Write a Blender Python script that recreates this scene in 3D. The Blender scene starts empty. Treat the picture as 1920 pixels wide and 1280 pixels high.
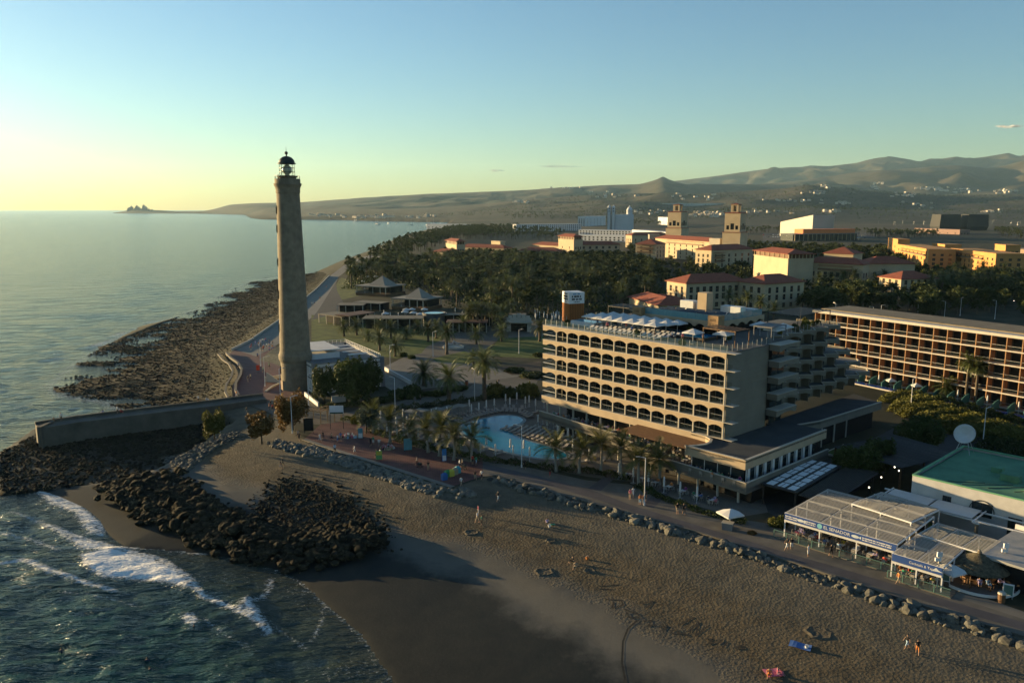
import bpy, bmesh, math, random
import numpy as np
from mathutils import Vector, Matrix
random.seed(7); RNG = np.random.default_rng(11)
R = math.radians
SC = bpy.context.scene
COL = SC.collection
# ------------------------------------------------------------------ camera
FPX = 1493.0; PIT = math.atan(250 / FPX); CZ = 48.0
cd = bpy.data.cameras.new('camera'); cam = bpy.data.objects.new('camera', cd); COL.objects.link(cam)
cd.sensor_width = 36; cd.lens = 36 * FPX / 1920; cd.clip_end = 60000; cd.clip_start = 0.5
cam.location = (0, 0, CZ); cam.rotation_euler = (R(90) - PIT, 0, 0); SC.camera = cam
# ------------------------------------------------------------------ sky, sun, exposure
SUN_AZ, SUN_EL = R(-61.5), R(4.8)
w = bpy.data.worlds.new('World'); SC.world = w; w.use_nodes = True
nt = w.node_tree; nt.nodes.clear()
sky = nt.nodes.new('ShaderNodeTexSky'); sky.sky_type = 'NISHITA'; sky.sun_disc = False
sky.sun_elevation = SUN_EL; sky.sun_rotation = SUN_AZ; sky.altitude = 50
sky.air_density = 1.0; sky.dust_density = 0.5; sky.ozone_density = 1.6
tint = nt.nodes.new('ShaderNodeMix'); tint.data_type = 'RGBA'; tint.blend_type = 'MULTIPLY'
tint.inputs[0].default_value = 1.0; tint.inputs[7].default_value = (0.82, 1.11, 1.41, 1)
bg = nt.nodes.new('ShaderNodeBackground'); bg.inputs[1].default_value = 0.054
out = nt.nodes.new('ShaderNodeOutputWorld')
nt.links.new(sky.outputs[0], tint.inputs[6]); nt.links.new(tint.outputs[2], bg.inputs[0]); nt.links.new(bg.outputs[0], out.inputs[0])
sl = bpy.data.lights.new('sun', 'SUN'); sl.energy = 5.0; sl.angle = R(0.53); sl.color = (1.0, 0.72, 0.36)
so = bpy.data.objects.new('sun', sl); COL.objects.link(so)
SV = Vector((math.sin(SUN_AZ) * math.cos(SUN_EL), math.cos(SUN_AZ) * math.cos(SUN_EL), math.sin(SUN_EL)))
so.rotation_euler = SV.to_track_quat('Z', 'Y').to_euler(); so.location = (-200, 100, 300)
vs = SC.view_settings; vs.view_transform = 'Standard'; vs.look = 'None'; vs.gamma = 1.0; vs.exposure = 1.85
SC.cycles.max_bounces = 6; SC.cycles.transparent_max_bounces = 12; SC.cycles.volume_bounces = 0
SC.cycles.use_denoising = True; SC.cycles.caustics_reflective = False; SC.cycles.caustics_refractive = False
try: SC.cycles.sample_clamp_indirect = 4.0
except Exception: pass
# ------------------------------------------------------------------ pixel -> place
GZ = 3.5
_c, _s = math.cos(PIT), math.sin(PIT)
def ray(x, y):
    dx = (x - 960) / FPX; dy = (640 - y) / FPX
    return dx, _c + dy * _s, -_s + dy * _c
def P(x, y, z=GZ):
    d = ray(x, y); t = (z - CZ) / d[2]
    return Vector((d[0] * t, d[1] * t, z))
def ZAT(x, y, Y):
    d = ray(x, y); t = Y / d[1]
    return CZ + d[2] * t
def XAT(x, y, Y):
    d = ray(x, y); return d[0] * Y / d[1]
# ------------------------------------------------------------------ materials
MATS = {}
ALB = 0.80      # the photograph is exposed for the sky, so surfaces sit a little under their usual reflectance
ORD = ['first', 'second', 'third', 'fourth', 'fifth', 'sixth', 'seventh', 'eighth']
def mat(name, rgb, rough=0.85, var=0.22, scale=1.5, bump=0.0, bscale=None, spec=0.3, metal=0.0, rnd=0.0, trans=0.0, alpha=1.0, emit=0.0, hue=None):
    if name in MATS: return MATS[name]
    rgb = tuple(c * ALB for c in rgb); hue = tuple(c * ALB for c in hue) if hue else None
    m = bpy.data.materials.new(name); m.use_nodes = True; n = m.node_tree; b = n.nodes['Principled BSDF']
    L = n.links.new
    g = n.nodes.new('ShaderNodeNewGeometry')
    no = n.nodes.new('ShaderNodeTexNoise'); no.inputs['Scale'].default_value = scale; no.inputs['Detail'].default_value = 5; no.inputs['Roughness'].default_value = 0.65
    L(g.outputs['Position'], no.inputs['Vector'])
    r = n.nodes.new('ShaderNodeValToRGB'); r.color_ramp.elements[0].position = 0.28; r.color_ramp.elements[1].position = 0.75
    c0 = tuple(max(0, c * (1 - var)) for c in rgb); c1 = tuple(min(1, c * (1 + var)) for c in (hue or rgb))
    r.color_ramp.elements[0].color = (*c0, 1); r.color_ramp.elements[1].color = (*c1, 1)
    L(no.outputs['Fac'], r.inputs['Fac']); col = r.outputs['Color']
    if rnd:
        oi = n.nodes.new('ShaderNodeObjectInfo'); hs = n.nodes.new('ShaderNodeHueSaturation')
        mr = n.nodes.new('ShaderNodeMapRange'); mr.inputs[3].default_value = 1 - rnd; mr.inputs[4].default_value = 1 + rnd
        L(oi.outputs['Random'], mr.inputs[0]); L(mr.outputs[0], hs.inputs['Value']); L(col, hs.inputs['Color']); col = hs.outputs['Color']
    L(col, b.inputs['Base Color'])
    b.inputs['Roughness'].default_value = rough; b.inputs['Metallic'].default_value = metal
    b.inputs['Specular IOR Level'].default_value = spec
    if alpha < 1: b.inputs['Alpha'].default_value = alpha
    if emit:
        b.inputs['Emission Strength'].default_value = emit; L(col, b.inputs['Emission Color'])
    if bump:
        n2 = n.nodes.new('ShaderNodeTexNoise'); n2.inputs['Scale'].default_value = bscale or scale * 4; n2.inputs['Detail'].default_value = 4
        L(g.outputs['Position'], n2.inputs['Vector'])
        bp = n.nodes.new('ShaderNodeBump'); bp.inputs['Strength'].default_value = min(1, bump * 4); bp.inputs['Distance'].default_value = bump
        L(n2.outputs['Fac'], bp.inputs['Height']); L(bp.outputs[0], b.inputs['Normal'])
    if trans:
        tr = n.nodes.new('ShaderNodeBsdfTranslucent'); mx = n.nodes.new('ShaderNodeMixShader'); mx.inputs[0].default_value = trans
        L(col, tr.inputs['Color']); o = n.nodes['Material Output']
        L(b.outputs[0], mx.inputs[1]); L(tr.outputs[0], mx.inputs[2]); L(mx.outputs[0], o.inputs['Surface'])
    MATS[name] = m; return m
# ------------------------------------------------------------------ mesh building
class MB:
    def __init__(s): s.v = []; s.f = []; s.m = []
    def add(s, vs, fs, m=0):
        o = len(s.v); s.v += [tuple(v) for v in vs]; s.f += [tuple(i + o for i in f) for f in fs]; s.m += [m] * len(fs); return s
    def box(s, x0, x1, y0, y1, z0, z1, m=0):
        return s.add([(x0, y0, z0), (x1, y0, z0), (x1, y1, z0), (x0, y1, z0), (x0, y0, z1), (x1, y0, z1), (x1, y1, z1), (x0, y1, z1)],
                     [(0, 3, 2, 1), (4, 5, 6, 7), (0, 1, 5, 4), (1, 2, 6, 5), (2, 3, 7, 6), (3, 0, 4, 7)], m)
    def prism(s, poly, z0, z1, m=0):
        n = len(poly); a = sum(poly[i][0] * poly[(i + 1) % n][1] - poly[(i + 1) % n][0] * poly[i][1] for i in range(n))
        if a < 0: poly = poly[::-1]
        zt = z1 if callable(z1) else (lambda p: z1)
        vs = [(p[0], p[1], z0) for p in poly] + [(p[0], p[1], zt(p)) for p in poly]
        fs = [tuple(range(n - 1, -1, -1)), tuple(range(n, 2 * n))] + [(i, (i + 1) % n, n + (i + 1) % n, n + i) for i in range(n)]
        return s.add(vs, fs, m)
    def tube(s, pts, rs, n=6, m=0, cap=True):
        pts = [Vector(p) for p in pts]
        if not hasattr(rs, '__len__'): rs = [rs] * len(pts)
        vs = []; fs = []
        for i, p in enumerate(pts):
            d = (pts[min(i + 1, len(pts) - 1)] - pts[max(i - 1, 0)]).normalized()
            u = d.cross(Vector((0, 0, 1)) if abs(d.z) < 0.95 else Vector((1, 0, 0))).normalized(); w_ = d.cross(u)
            for k in range(n):
                a = 2 * math.pi * k / n; vs.append(p + (u * math.cos(a) + w_ * math.sin(a)) * rs[i])
        for i in range(len(pts) - 1):
            for k in range(n): fs.append((i * n + k, i * n + (k + 1) % n, (i + 1) * n + (k + 1) % n, (i + 1) * n + k))
        if cap: fs += [tuple(range(n - 1, -1, -1)), tuple(range((len(pts) - 1) * n, len(pts) * n))]
        return s.add(vs, fs, m)
    def cyl(s, x, y, z0, z1, r0, r1=None, n=10, m=0): return s.tube([(x, y, z0), (x, y, z1)], [r0, r0 if r1 is None else r1], n, m)
    def lathe(s, prof, n=24, cx=0, cy=0, m=0, a0=0, a1=2 * math.pi):
        full = abs(a1 - a0 - 2 * math.pi) < 1e-6; k = n if full else n + 1; vs = []; fs = []
        for r_, z in prof:
            for i in range(k):
                a = a0 + (a1 - a0) * i / n; vs.append((cx + r_ * math.cos(a), cy + r_ * math.sin(a), z))
        for j in range(len(prof) - 1):
            for i in range(n):
                i2 = (i + 1) % k; fs.append((j * k + i, j * k + i2, (j + 1) * k + i2, (j + 1) * k + i))
        return s.add(vs, fs, m)
    def wall(s, L_, H, ops, x0=0, y=0, z0=0, t=0.25, m=0):
        """front wall in the plane y with openings (xa, xb, za, zb) and reveals running back by t"""
        xs = sorted({0, L_, *[o[0] for o in ops], *[o[1] for o in ops]}); zs = sorted({0, H, *[o[2] for o in ops], *[o[3] for o in ops]})
        for i in range(len(xs) - 1):
            for j in range(len(zs) - 1):
                cx = (xs[i] + xs[i + 1]) / 2; cz = (zs[j] + zs[j + 1]) / 2
                if any(o[0] < cx < o[1] and o[2] < cz < o[3] for o in ops): continue
                s.add([(x0 + xs[i], y, z0 + zs[j]), (x0 + xs[i + 1], y, z0 + zs[j]), (x0 + xs[i + 1], y, z0 + zs[j + 1]), (x0 + xs[i], y, z0 + zs[j + 1])], [(0, 1, 2, 3)], m)
        for a, b, c, d in ops:
            a += x0; b += x0; c += z0; d += z0
            s.add([(a, y, c), (b, y, c), (b, y, d), (a, y, d), (a, y + t, c), (b, y + t, c), (b, y + t, d), (a, y + t, d)],
                  [(0, 4, 5, 1), (1, 5, 6, 2), (2, 6, 7, 3), (3, 7, 4, 0)], m)
        return s
    def xf(s, M):
        s.v = [tuple(M @ Vector(v)) for v in s.v]; return s
    def mesh(s, name, mats, smooth=False):
        me = bpy.data.meshes.new(name); me.from_pydata(s.v, [], s.f)
        for m in (mats if isinstance(mats, (list, tuple)) else [mats]): me.materials.append(m)
        if any(s.m): me.polygons.foreach_set('material_index', s.m)
        if smooth: me.polygons.foreach_set('use_smooth', [True] * len(s.f))
        me.update(); return me
    def obj(s, name, mats, parent=None, loc=None, rz=0, smooth=False):
        return link(name, s.mesh(name, mats, smooth), parent, loc, rz)
def link(name, me, parent=None, loc=None, rz=0, sc=None):
    o = bpy.data.objects.new(name, me); COL.objects.link(o)
    if parent is not None: o.parent = parent
    if loc is not None: o.location = loc
    if rz: o.rotation_euler = (0, 0, rz)
    if sc is not None: o.scale = (sc, sc, sc) if not hasattr(sc, '__len__') else sc
    return o
def tag(o, label, cat, group=None):
    o['label'] = label; o['category'] = cat
    if group: o['group'] = group
    return o
def thing(name, label, cat, loc=(0, 0, 0), rz=0, group=None):
    return tag(link(name, None, None, loc, rz), label, cat, group)
def struct(o): o['kind'] = 'structure'; return o
def stuff(o, label=None, cat=None):
    o['kind'] = 'stuff'
    if label: o['label'] = label; o['category'] = cat
    return o
def copytree(o, loc=None, rz=None, label=None, group=None, sc=None, parent=None):
    c = o.copy(); COL.objects.link(c); c.parent = parent
    if loc is not None: c.location = loc
    if rz is not None: c.rotation_euler = (0, 0, rz)
    if sc is not None: c.scale = (sc, sc, sc)
    if label: c['label'] = label
    if group: c['group'] = group
    for ch in o.children: copytree(ch, parent=c)
    return c
def frame(p0, p1):
    """origin p0, rotation and length of the horizontal line p0 -> p1 (front of a building, outside on its right hand)"""
    d = p1 - p0; return p0, math.atan2(d.y, d.x), math.hypot(d.x, d.y)
def np_mesh(name, V, Fc, mats, smooth=False, mi=None):
    """V (n,3) and Fc (m,k) arrays"""
    me = bpy.data.meshes.new(name); k = Fc.shape[1]
    me.vertices.add(len(V)); me.vertices.foreach_set('co', np.ascontiguousarray(V, dtype=np.float32).ravel())
    me.loops.add(Fc.size); me.loops.foreach_set('vertex_index', np.ascontiguousarray(Fc, dtype=np.int32).ravel())
    me.polygons.add(len(Fc)); me.polygons.foreach_set('loop_start', np.arange(0, Fc.size, k, dtype=np.int32))
    try: me.polygons.foreach_set('loop_total', np.full(len(Fc), k, dtype=np.int32))
    except Exception: pass
    for m in (mats if isinstance(mats, (list, tuple)) else [mats]): me.materials.append(m)
    if mi is not None: me.polygons.foreach_set('material_index', np.ascontiguousarray(mi, dtype=np.int32))
    me.polygons.foreach_set('use_smooth', np.full(len(Fc), smooth))
    me.update(calc_edges=True); return me
def setattr_f(me, name, vals):
    a = me.attributes.new(name, 'FLOAT', 'POINT'); a.data.foreach_set('value', np.ascontiguousarray(vals, dtype=np.float32))
def inpoly(x, y, poly):
    x = np.asarray(x); y = np.asarray(y); r = np.zeros(x.shape, bool); n = len(poly)
    for i in range(n):
        x0, y0 = poly[i][:2]; x1, y1 = poly[(i + 1) % n][:2]
        if y0 == y1: continue
        c = ((y0 > y) != (y1 > y)) & (x < (x1 - x0) * (y - y0) / (y1 - y0) + x0); r ^= c
    return r
def dseg(x, y, pts, closed=False):
    d = np.full(np.asarray(x).shape, 1e9); q = list(pts) + ([pts[0]] if closed else [])
    for a, b in zip(q[:-1], q[1:]):
        ax, ay, bx, by = a[0], a[1], b[0], b[1]; l2 = (bx - ax) ** 2 + (by - ay) ** 2 + 1e-9
        t = np.clip(((x - ax) * (bx - ax) + (y - ay) * (by - ay)) / l2, 0, 1)
        d = np.minimum(d, np.hypot(x - ax - t * (bx - ax), y - ay - t * (by - ay)))
    return d
def vnoise(x, y, seed=0):
    """smooth value noise on arrays"""
    xi = np.floor(x).astype(np.int64); yi = np.floor(y).astype(np.int64); fx = x - xi; fy = y - yi
    def h(a, b):
        n = (a * 374761393 + b * 668265263 + seed * 974634777) & 0xffffffff
        n = ((n ^ (n >> 13)) * 1274126177) & 0xffffffff
        return ((n ^ (n >> 16)) & 0xffff) / 65535.0
    u = fx * fx * (3 - 2 * fx); v = fy * fy * (3 - 2 * fy)
    return (h(xi, yi) * (1 - u) + h(xi + 1, yi) * u) * (1 - v) + (h(xi, yi + 1) * (1 - u) + h(xi + 1, yi + 1) * u) * v
def fbm(x, y, o=4, seed=0):
    r = 0; a = 0.5
    for i in range(o): r = r + a * vnoise(x * 2 ** i, y * 2 ** i, seed + i); a *= 0.5
    return r
def poly_px(pts, z=GZ): return [P(a, b, z) for a, b in pts]
def sheet(name, pts, z, m, kind=True):
    """flat ground sheet, given as pixels (at height z)"""
    mb = MB(); q = [P(a, b, z) for a, b in pts] if len(pts[0]) == 2 and not isinstance(pts[0], Vector) else pts
    n = len(q); a = sum(q[i][0] * q[(i + 1) % n][1] - q[(i + 1) % n][0] * q[i][1] for i in range(n))
    if a < 0: q = q[::-1]
    mb.add([(p[0], p[1], z) for p in q], [tuple(range(n))])
    o = mb.obj(name, m)
    return struct(o) if kind else o
# ================================================================== SETTING: ground, sea, haze
def pz0(l): return [tuple(P(a, b, 0)[:2]) for a, b in l]
WATER = [(18, 30), (2, 55)] + pz0([(735, 1280), (675, 1190), (612, 1135), (555, 1085), (500, 1062), (400, 1040), (230, 1025), (187, 990), (150, 960), (70, 918), (0, 925)]) + [(-112, 132), (-116, 146)] + \
    pz0([(0, 848), (40, 820), (78, 792), (230, 772), (200, 755), (110, 742), (92, 724), (130, 690), (190, 652), (260, 612), (340, 592), (430, 548), (470, 527), (540, 518), (590, 511), (640, 489), (690, 471), (730, 453), (760, 441), (800, 431), (832, 424),
         (846, 417), (700, 414.5), (640, 412.5), (500, 411.5), (482, 409), (472, 403), (395, 401), (300, 400.6), (236, 400.2)]) + [(-4100, 8300), (-3300, 30000), (30000, 30000), (30000, -90), (40, -90)]
def pzp(l): return [tuple(P(a, b, GZ)[:2]) for a, b in l]
PLAT = [(95, 40)] + pzp([(1960, 1207), (1920, 1192), (1700, 1125), (1550, 1075), (1400, 1025), (1250, 980), (1100, 940), (1000, 912), (930, 890), (905, 893), (845, 915), (700, 869), (568, 825), (535, 790), (500, 771), (462, 757), (440, 742), (436, 722), (452, 700), (447, 680), (425, 668), (440, 655), (470, 640),
                       (525, 601), (560, 571), (595, 542), (618, 518), (650, 493), (700, 476), (765, 446), (846, 426)]) + [(200, 2700), (12500, 2700), (12500, -90), (110, -90)]
SKY1 = [(380, 396), (395, 395), (410, 390), (430, 384), (480, 381), (560, 380), (640, 374), (700, 370), (800, 364), (900, 360), (1000, 356), (1080, 351), (1130, 348), (1200, 346), (1228, 338), (1240, 331), (1256, 338), (1285, 346), (1400, 345), (1600, 350), (2100, 350)]
SKY0 = [(225, 397), (240, 393), (262, 392.5), (290, 394), (330, 396.5), (395, 396.5), (430, 397), (2100, 397)]
SKY2 = [(900, 390), (1050, 360), (1100, 352), (1200, 346), (1290, 336), (1400, 322), (1450, 315), (1500, 313), (1515, 310), (1550, 311), (1600, 305), (1620, 299), (1640, 295), (1660, 293), (1700, 300), (1718, 304), (1735, 298), (1760, 298), (1785, 294), (1800, 298), (1840, 293), (1880, 286), (1900, 293), (1920, 288), (2000, 280), (2200, 290)]
SKY3 = [(1200, 390), (1300, 366), (1400, 348), (1500, 338), (1560, 330), (1600, 323), (1700, 316), (1760, 311), (1800, 310), (1840, 315), (1870, 312), (1900, 304), (1920, 300), (2000, 292), (2200, 300)]
SKY4 = [(470, 402), (520, 400), (640, 394), (760, 392), (850, 388), (1000, 374), (1100, 366), (1200, 362), (1300, 364), (1400, 358), (1480, 352), (1510, 346), (1560, 352), (1650, 361), (1750, 366), (1920, 364), (2200, 362)]
LAYERS = [(SKY0, 7600, 7000, 300), (SKY1, 7800, 3300, 2500), (SKY2, 12300, 8200, 2500), (SKY3, 9000, 4800, 1500), (SKY4, 4700, 2300, 700)]
def hills(x, y):
    z = np.zeros_like(x); c = 960 + FPX * x / (0.986 * np.maximum(y, 1))
    for prof, Y0, Ys, back in LAYERS:
        pc = [p[0] for p in prof]; ph = [ZAT(p[0], p[1], Y0) for p in prof]
        h = np.interp(c, pc, ph, left=-30, right=ph[-1])
        wob = 250 * (fbm(x / 900, y / 900, 3, 5) - 0.45) * min(1, (Y0 - Ys) / 2500)
        t = np.clip((y + wob - Ys) / (Y0 - Ys), 0, 1)
        n = fbm(x / 420, y / 420, 5, 9) - 0.47
        up = h * (t ** 1.35) * (1 + 1.1 * n * 4 * t * (1 - t))
        dn = 1 - 0.45 * np.clip((y - Y0) / back, 0, 1)
        z = np.maximum(z, np.where(y > Y0, h * dn, up))
    return z
def ground_z(x, y):
    dW = dseg(x, y, WATER, True); inW = inpoly(x, y, WATER)
    dB = dseg(x, y, PLAT, True); inB = inpoly(x, y, PLAT)
    t = dW / (dW + dB + 1e-6)
    z = np.where(inB & inW, GZ, 3.35 * t ** 0.9)
    z = np.where(inW, z, -np.minimum(0.07 * dW + 0.1, 5.0))
    far = inW & (y > 2200)
    z = np.where(far, np.minimum(hills(x, y), 3 + dW * 0.35) + 2.0, z)
    return z, inW, inB, dW, dB, t
def grow(a, b, s0, g, cap=1e9):
    r = [a]; s = s0
    while r[-1] < b: s = min(s * g, cap); r.append(r[-1] + s)
    return r[1:]
def tensor(xs, ys):
    X, Y = np.meshgrid(np.array(xs), np.array(ys)); nx, ny = len(xs), len(ys)
    i = np.arange(nx * ny).reshape(ny, nx)
    F_ = np.stack([i[:-1, :-1], i[:-1, 1:], i[1:, 1:], i[1:, :-1]], -1).reshape(-1, 4)
    return X.ravel(), Y.ravel(), F_
ROCKFLAT = pz0([(235, 772), (95, 742), (85, 722), (130, 688), (190, 650), (350, 588), (470, 524), (592, 508)]) + pzp([(612, 512), (580, 550), (540, 583), (500, 612), (462, 640), (425, 662), (440, 690), (436, 740), (400, 755)])
ROCKLOW = pz0([(0, 850), (75, 812), (250, 800), (400, 790), (440, 812), (330, 880), (250, 905), (80, 922), (0, 930)])
ROCKMID = [tuple(P(a, b, 1.2)[:2]) for a, b in [(470, 960), (540, 905), (620, 930), (705, 985), (712, 1030), (560, 1045)]]
xs = [-a for a in grow(150, 4300, 2.2, 1.055, 90)][::-1] + list(np.arange(-150, 72, 0.65)) + grow(72, 9300, 1.0, 1.045, 62) + [9800, 10500, 11400, 12400]
ys = list(np.arange(-80, 60, 6.0)) + list(np.arange(60, 215, 0.65)) + grow(215, 1000, 0.8, 1.03) + list(np.arange(1030, 6000, 42)) + list(np.arange(6050, 13800, 85))
X, Y, Fg = tensor(xs, ys)
Z, inW, inB, dW, dB, tt = ground_z(X, Y)
near = (Y < 260)
foot = near & inW & ~inB
# berm, footprints and small hollows on the beach; stony tide flat
Z = np.where(foot, Z + 0.28 * np.exp(-((tt - 0.5) / 0.07) ** 2) + 0.05 * (vnoise(X / 1.1, Y / 1.1, 3) - 0.5) * np.clip((tt - 0.42) * 6, 0, 1) * np.clip((0.999 - tt) * 30, 0, 1) + 0.22 * (fbm(X / 9, Y / 9, 3, 4) - 0.45) * np.clip(tt * 4, 0, 1) * np.clip((1 - tt) * 6, 0, 1), Z)
rf = inpoly(X, Y, ROCKFLAT); dr = np.where(rf, np.clip(dseg(X, Y, ROCKFLAT, True) / 6, 0, 1), 0)
nz = fbm(X / 12, Y / 7, 5, 21) - 0.47
zf = -0.16 + 2.6 * tt ** 1.7 + 1.5 * nz * np.clip(1.3 - tt, 0.2, 1)
dr = np.where(rf, np.clip(np.maximum(dr, (tt < 0.5) * 1.0), 0, 1), 0)
Z = np.where(rf & inW, Z * (1 - dr) + np.minimum(zf, Z + 0.5) * dr, Z)
skirt = near & ~inW & (dseg(X, Y, ROCKFLAT, True) < 16) & (Y > 186)
Z = np.where((Y < 560) & ~inW & (dseg(X, Y, ROCKFLAT, True) < 16) & (Y > 186), -0.62 + 1.7 * (fbm(X / 9, Y / 6, 5, 22) - 0.33) - 0.05 * dseg(X, Y, ROCKFLAT, True), Z)
rl = inpoly(X, Y, ROCKLOW)
Z = np.where(rl, 0.25 + 0.55 * (fbm(X / 5, Y / 5, 4, 31) - 0.4) + 0.5 * tt, Z)
rm = inpoly(X, Y, ROCKMID)
me = np_mesh('ground', np.stack([X, Y, Z], 1), Fg, [], True)
setattr_f(me, 'sand', np.where(foot & ~rf, 1.0, 0.0))
setattr_f(me, 'rock', np.where(rf | rl | (~inW & (Y < 600)), np.clip(1.25 - 0.35 * np.maximum(Z, 0), 0.0, 1), np.where(rm, 0.75, 0.0)))
setattr_f(me, 'far', np.clip((Y - 900) / 900, 0, 1))
setattr_f(me, 'beach', np.where(foot, tt, 0))
GROUND_ARR = (X, Y, Z)
def ground_mat():
    m = bpy.data.materials.new('ground'); m.use_nodes = True; n = m.node_tree; N = n.nodes.new; L = n.links.new; b = n.nodes['Principled BSDF']
    g = N('ShaderNodeNewGeometry'); pos = g.outputs['Position']
    def noise(s, d=5, rough=0.6):
        q = N('ShaderNodeTexNoise'); q.inputs['Scale'].default_value = s; q.inputs['Detail'].default_value = d; q.inputs['Roughness'].default_value = rough; L(pos, q.inputs['Vector']); return q.outputs['Fac']
    def ramp(f, *st):
        r = N('ShaderNodeValToRGB'); e = r.color_ramp.elements
        while len(e) < len(st): e.new(0.5)
        for k, (p, c) in enumerate(st): e[k].position = p; e[k].color = (*c, 1)
        L(f, r.inputs[0]); return r.outputs[0]
    def mix(f, a, c):
        x = N('ShaderNodeMix'); x.data_type = 'RGBA'
        if isinstance(f, (int, float)): x.inputs[0].default_value = f
        else: L(f, x.inputs[0])
        L(a, x.inputs[6]); L(c, x.inputs[7]); return x.outputs[2]
    def attr(a): q = N('ShaderNodeAttribute'); q.attribute_name = a; return q.outputs['Fac']
    def mth(op, a, c=None):
        x = N('ShaderNodeMath'); x.operation = op
        for k, v in enumerate((a, c)):
            if v is None: continue
            if isinstance(v, (int, float)): x.inputs[k].default_value = v
            else: L(v, x.inputs[k])
        return x.outputs[0]
    earth = ramp(noise(0.12), (0.3, (0.022, 0.026, 0.013)), (0.7, (0.06, 0.055, 0.035)))
    bt = mth('ADD', attr('beach'), mth('MULTIPLY', mth('SUBTRACT', noise(0.11, 6, 0.7), 0.5), 0.26))
    sandc = ramp(bt, (0.0, (0.008, 0.011, 0.011)), (0.33, (0.012, 0.016, 0.016)), (0.42, (0.105, 0.10, 0.086)), (0.50, (0.10, 0.092, 0.076)), (0.58, (0.088, 0.066, 0.038)), (0.70, (0.092, 0.072, 0.044)), (0.80, (0.088, 0.078, 0.056)), (0.93, (0.115, 0.10, 0.072)))  # brown stops put the sunlit band of the beach into the sand colour
    dryf = N('ShaderNodeMapRange'); L(bt, dryf.inputs[0]); dryf.inputs[1].default_value = 0.44; dryf.inputs[2].default_value = 0.60; dryf.inputs[3].default_value = 0.10; dryf.inputs[4].default_value = 0.55
    sandc = mix(dryf.outputs[0], sandc, mix(noise(1.7, 6, 0.7), sandc, ramp(noise(0.5), (0.35, (0.025, 0.023, 0.016)), (0.6, (0.14, 0.118, 0.08)))))
    c = mix(attr('sand'), earth, sandc)
    rockc = ramp(noise(0.8, 6, 0.75), (0.3, (0.008, 0.008, 0.006)), (0.55, (0.018, 0.016, 0.009)), (0.8, (0.045, 0.039, 0.024)))
    c = mix(attr('rock'), c, rockc)
    hillc = ramp(noise(0.0035, 8, 0.62), (0.3, (0.028, 0.034, 0.017)), (0.45, (0.058, 0.050, 0.032)), (0.6, (0.085, 0.066, 0.043)), (0.75, (0.040, 0.046, 0.025)))
    hillc = mix(0.35, hillc, ramp(noise(0.02, 6, 0.7), (0.35, (0.018, 0.022, 0.012)), (0.65, (0.10, 0.083, 0.056))))
    c = mix(attr('far'), c, hillc)
    L(c, b.inputs['Base Color'])
    wet = mth('MULTIPLY', attr('sand'), mth('LESS_THAN', bt, 0.4))
    rg = N('ShaderNodeMapRange'); L(wet, rg.inputs[0]); rg.inputs[3].default_value = 0.95; rg.inputs[4].default_value = 0.72; L(rg.outputs[0], b.inputs['Roughness'])
    b.inputs['Specular IOR Level'].default_value = 0.15
    bp = N('ShaderNodeBump'); bp.inputs['Distance'].default_value = 0.075; bp.inputs['Strength'].default_value = 0.9
    dry = mth('MAXIMUM', mth('MULTIPLY', mth('GREATER_THAN', bt, 0.5), 1.0), 0.12)
    vo = N('ShaderNodeTexVoronoi'); vo.inputs['Scale'].default_value = 2.6; L(pos, vo.inputs['Vector'])
    hh = mth('ADD', mth('MULTIPLY', vo.outputs['Distance'], 0.8), noise(4.5, 5, 0.6))
    L(mth('MULTIPLY', hh, dry), bp.inputs['Height']); L(bp.outputs[0], b.inputs['Normal'])
    return m
me.materials.append(ground_mat())
struct(link('ground', me))
# ------------------------------------------------------------------ sea
FOAM = [([(150, 1040), (215, 1030), (280, 1045), (320, 1062), (345, 1080), (362, 1100), (378, 1114), (340, 1102), (300, 1092), (250, 1086), (190, 1082), (155, 1062)], 1.0),
        ([(60, 918), (110, 933), (160, 953), (185, 975), (188, 1002), (165, 1004), (150, 985), (140, 965), (90, 945)], 0.75),
        ([(85, 985), (110, 990), (140, 1008), (190, 1018), (228, 1030), (210, 1040), (150, 1032), (110, 1005)], 0.8),
        ([(50, 1050), (62, 1055), (103, 1066), (106, 1077), (85, 1078), (60, 1062)], 0.9), ([(118, 1082), (140, 1086), (166, 1094), (164, 1098), (140, 1093)], 0.7),
        ([(342, 1150), (360, 1150), (373, 1168), (357, 1176), (342, 1165)], 1.0), ([(448, 1132), (465, 1119), (477, 1130), (502, 1167), (495, 1173), (465, 1160), (455, 1145)], 0.85),
        ([(100, 668), (118, 658), (122, 664), (104, 674)], 0.8), ([(165, 650), (205, 632), (240, 614), (242, 619), (205, 640), (170, 654)], 0.55), ([(268, 604), (290, 594), (291, 598), (270, 608)], 0.5)]
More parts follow.
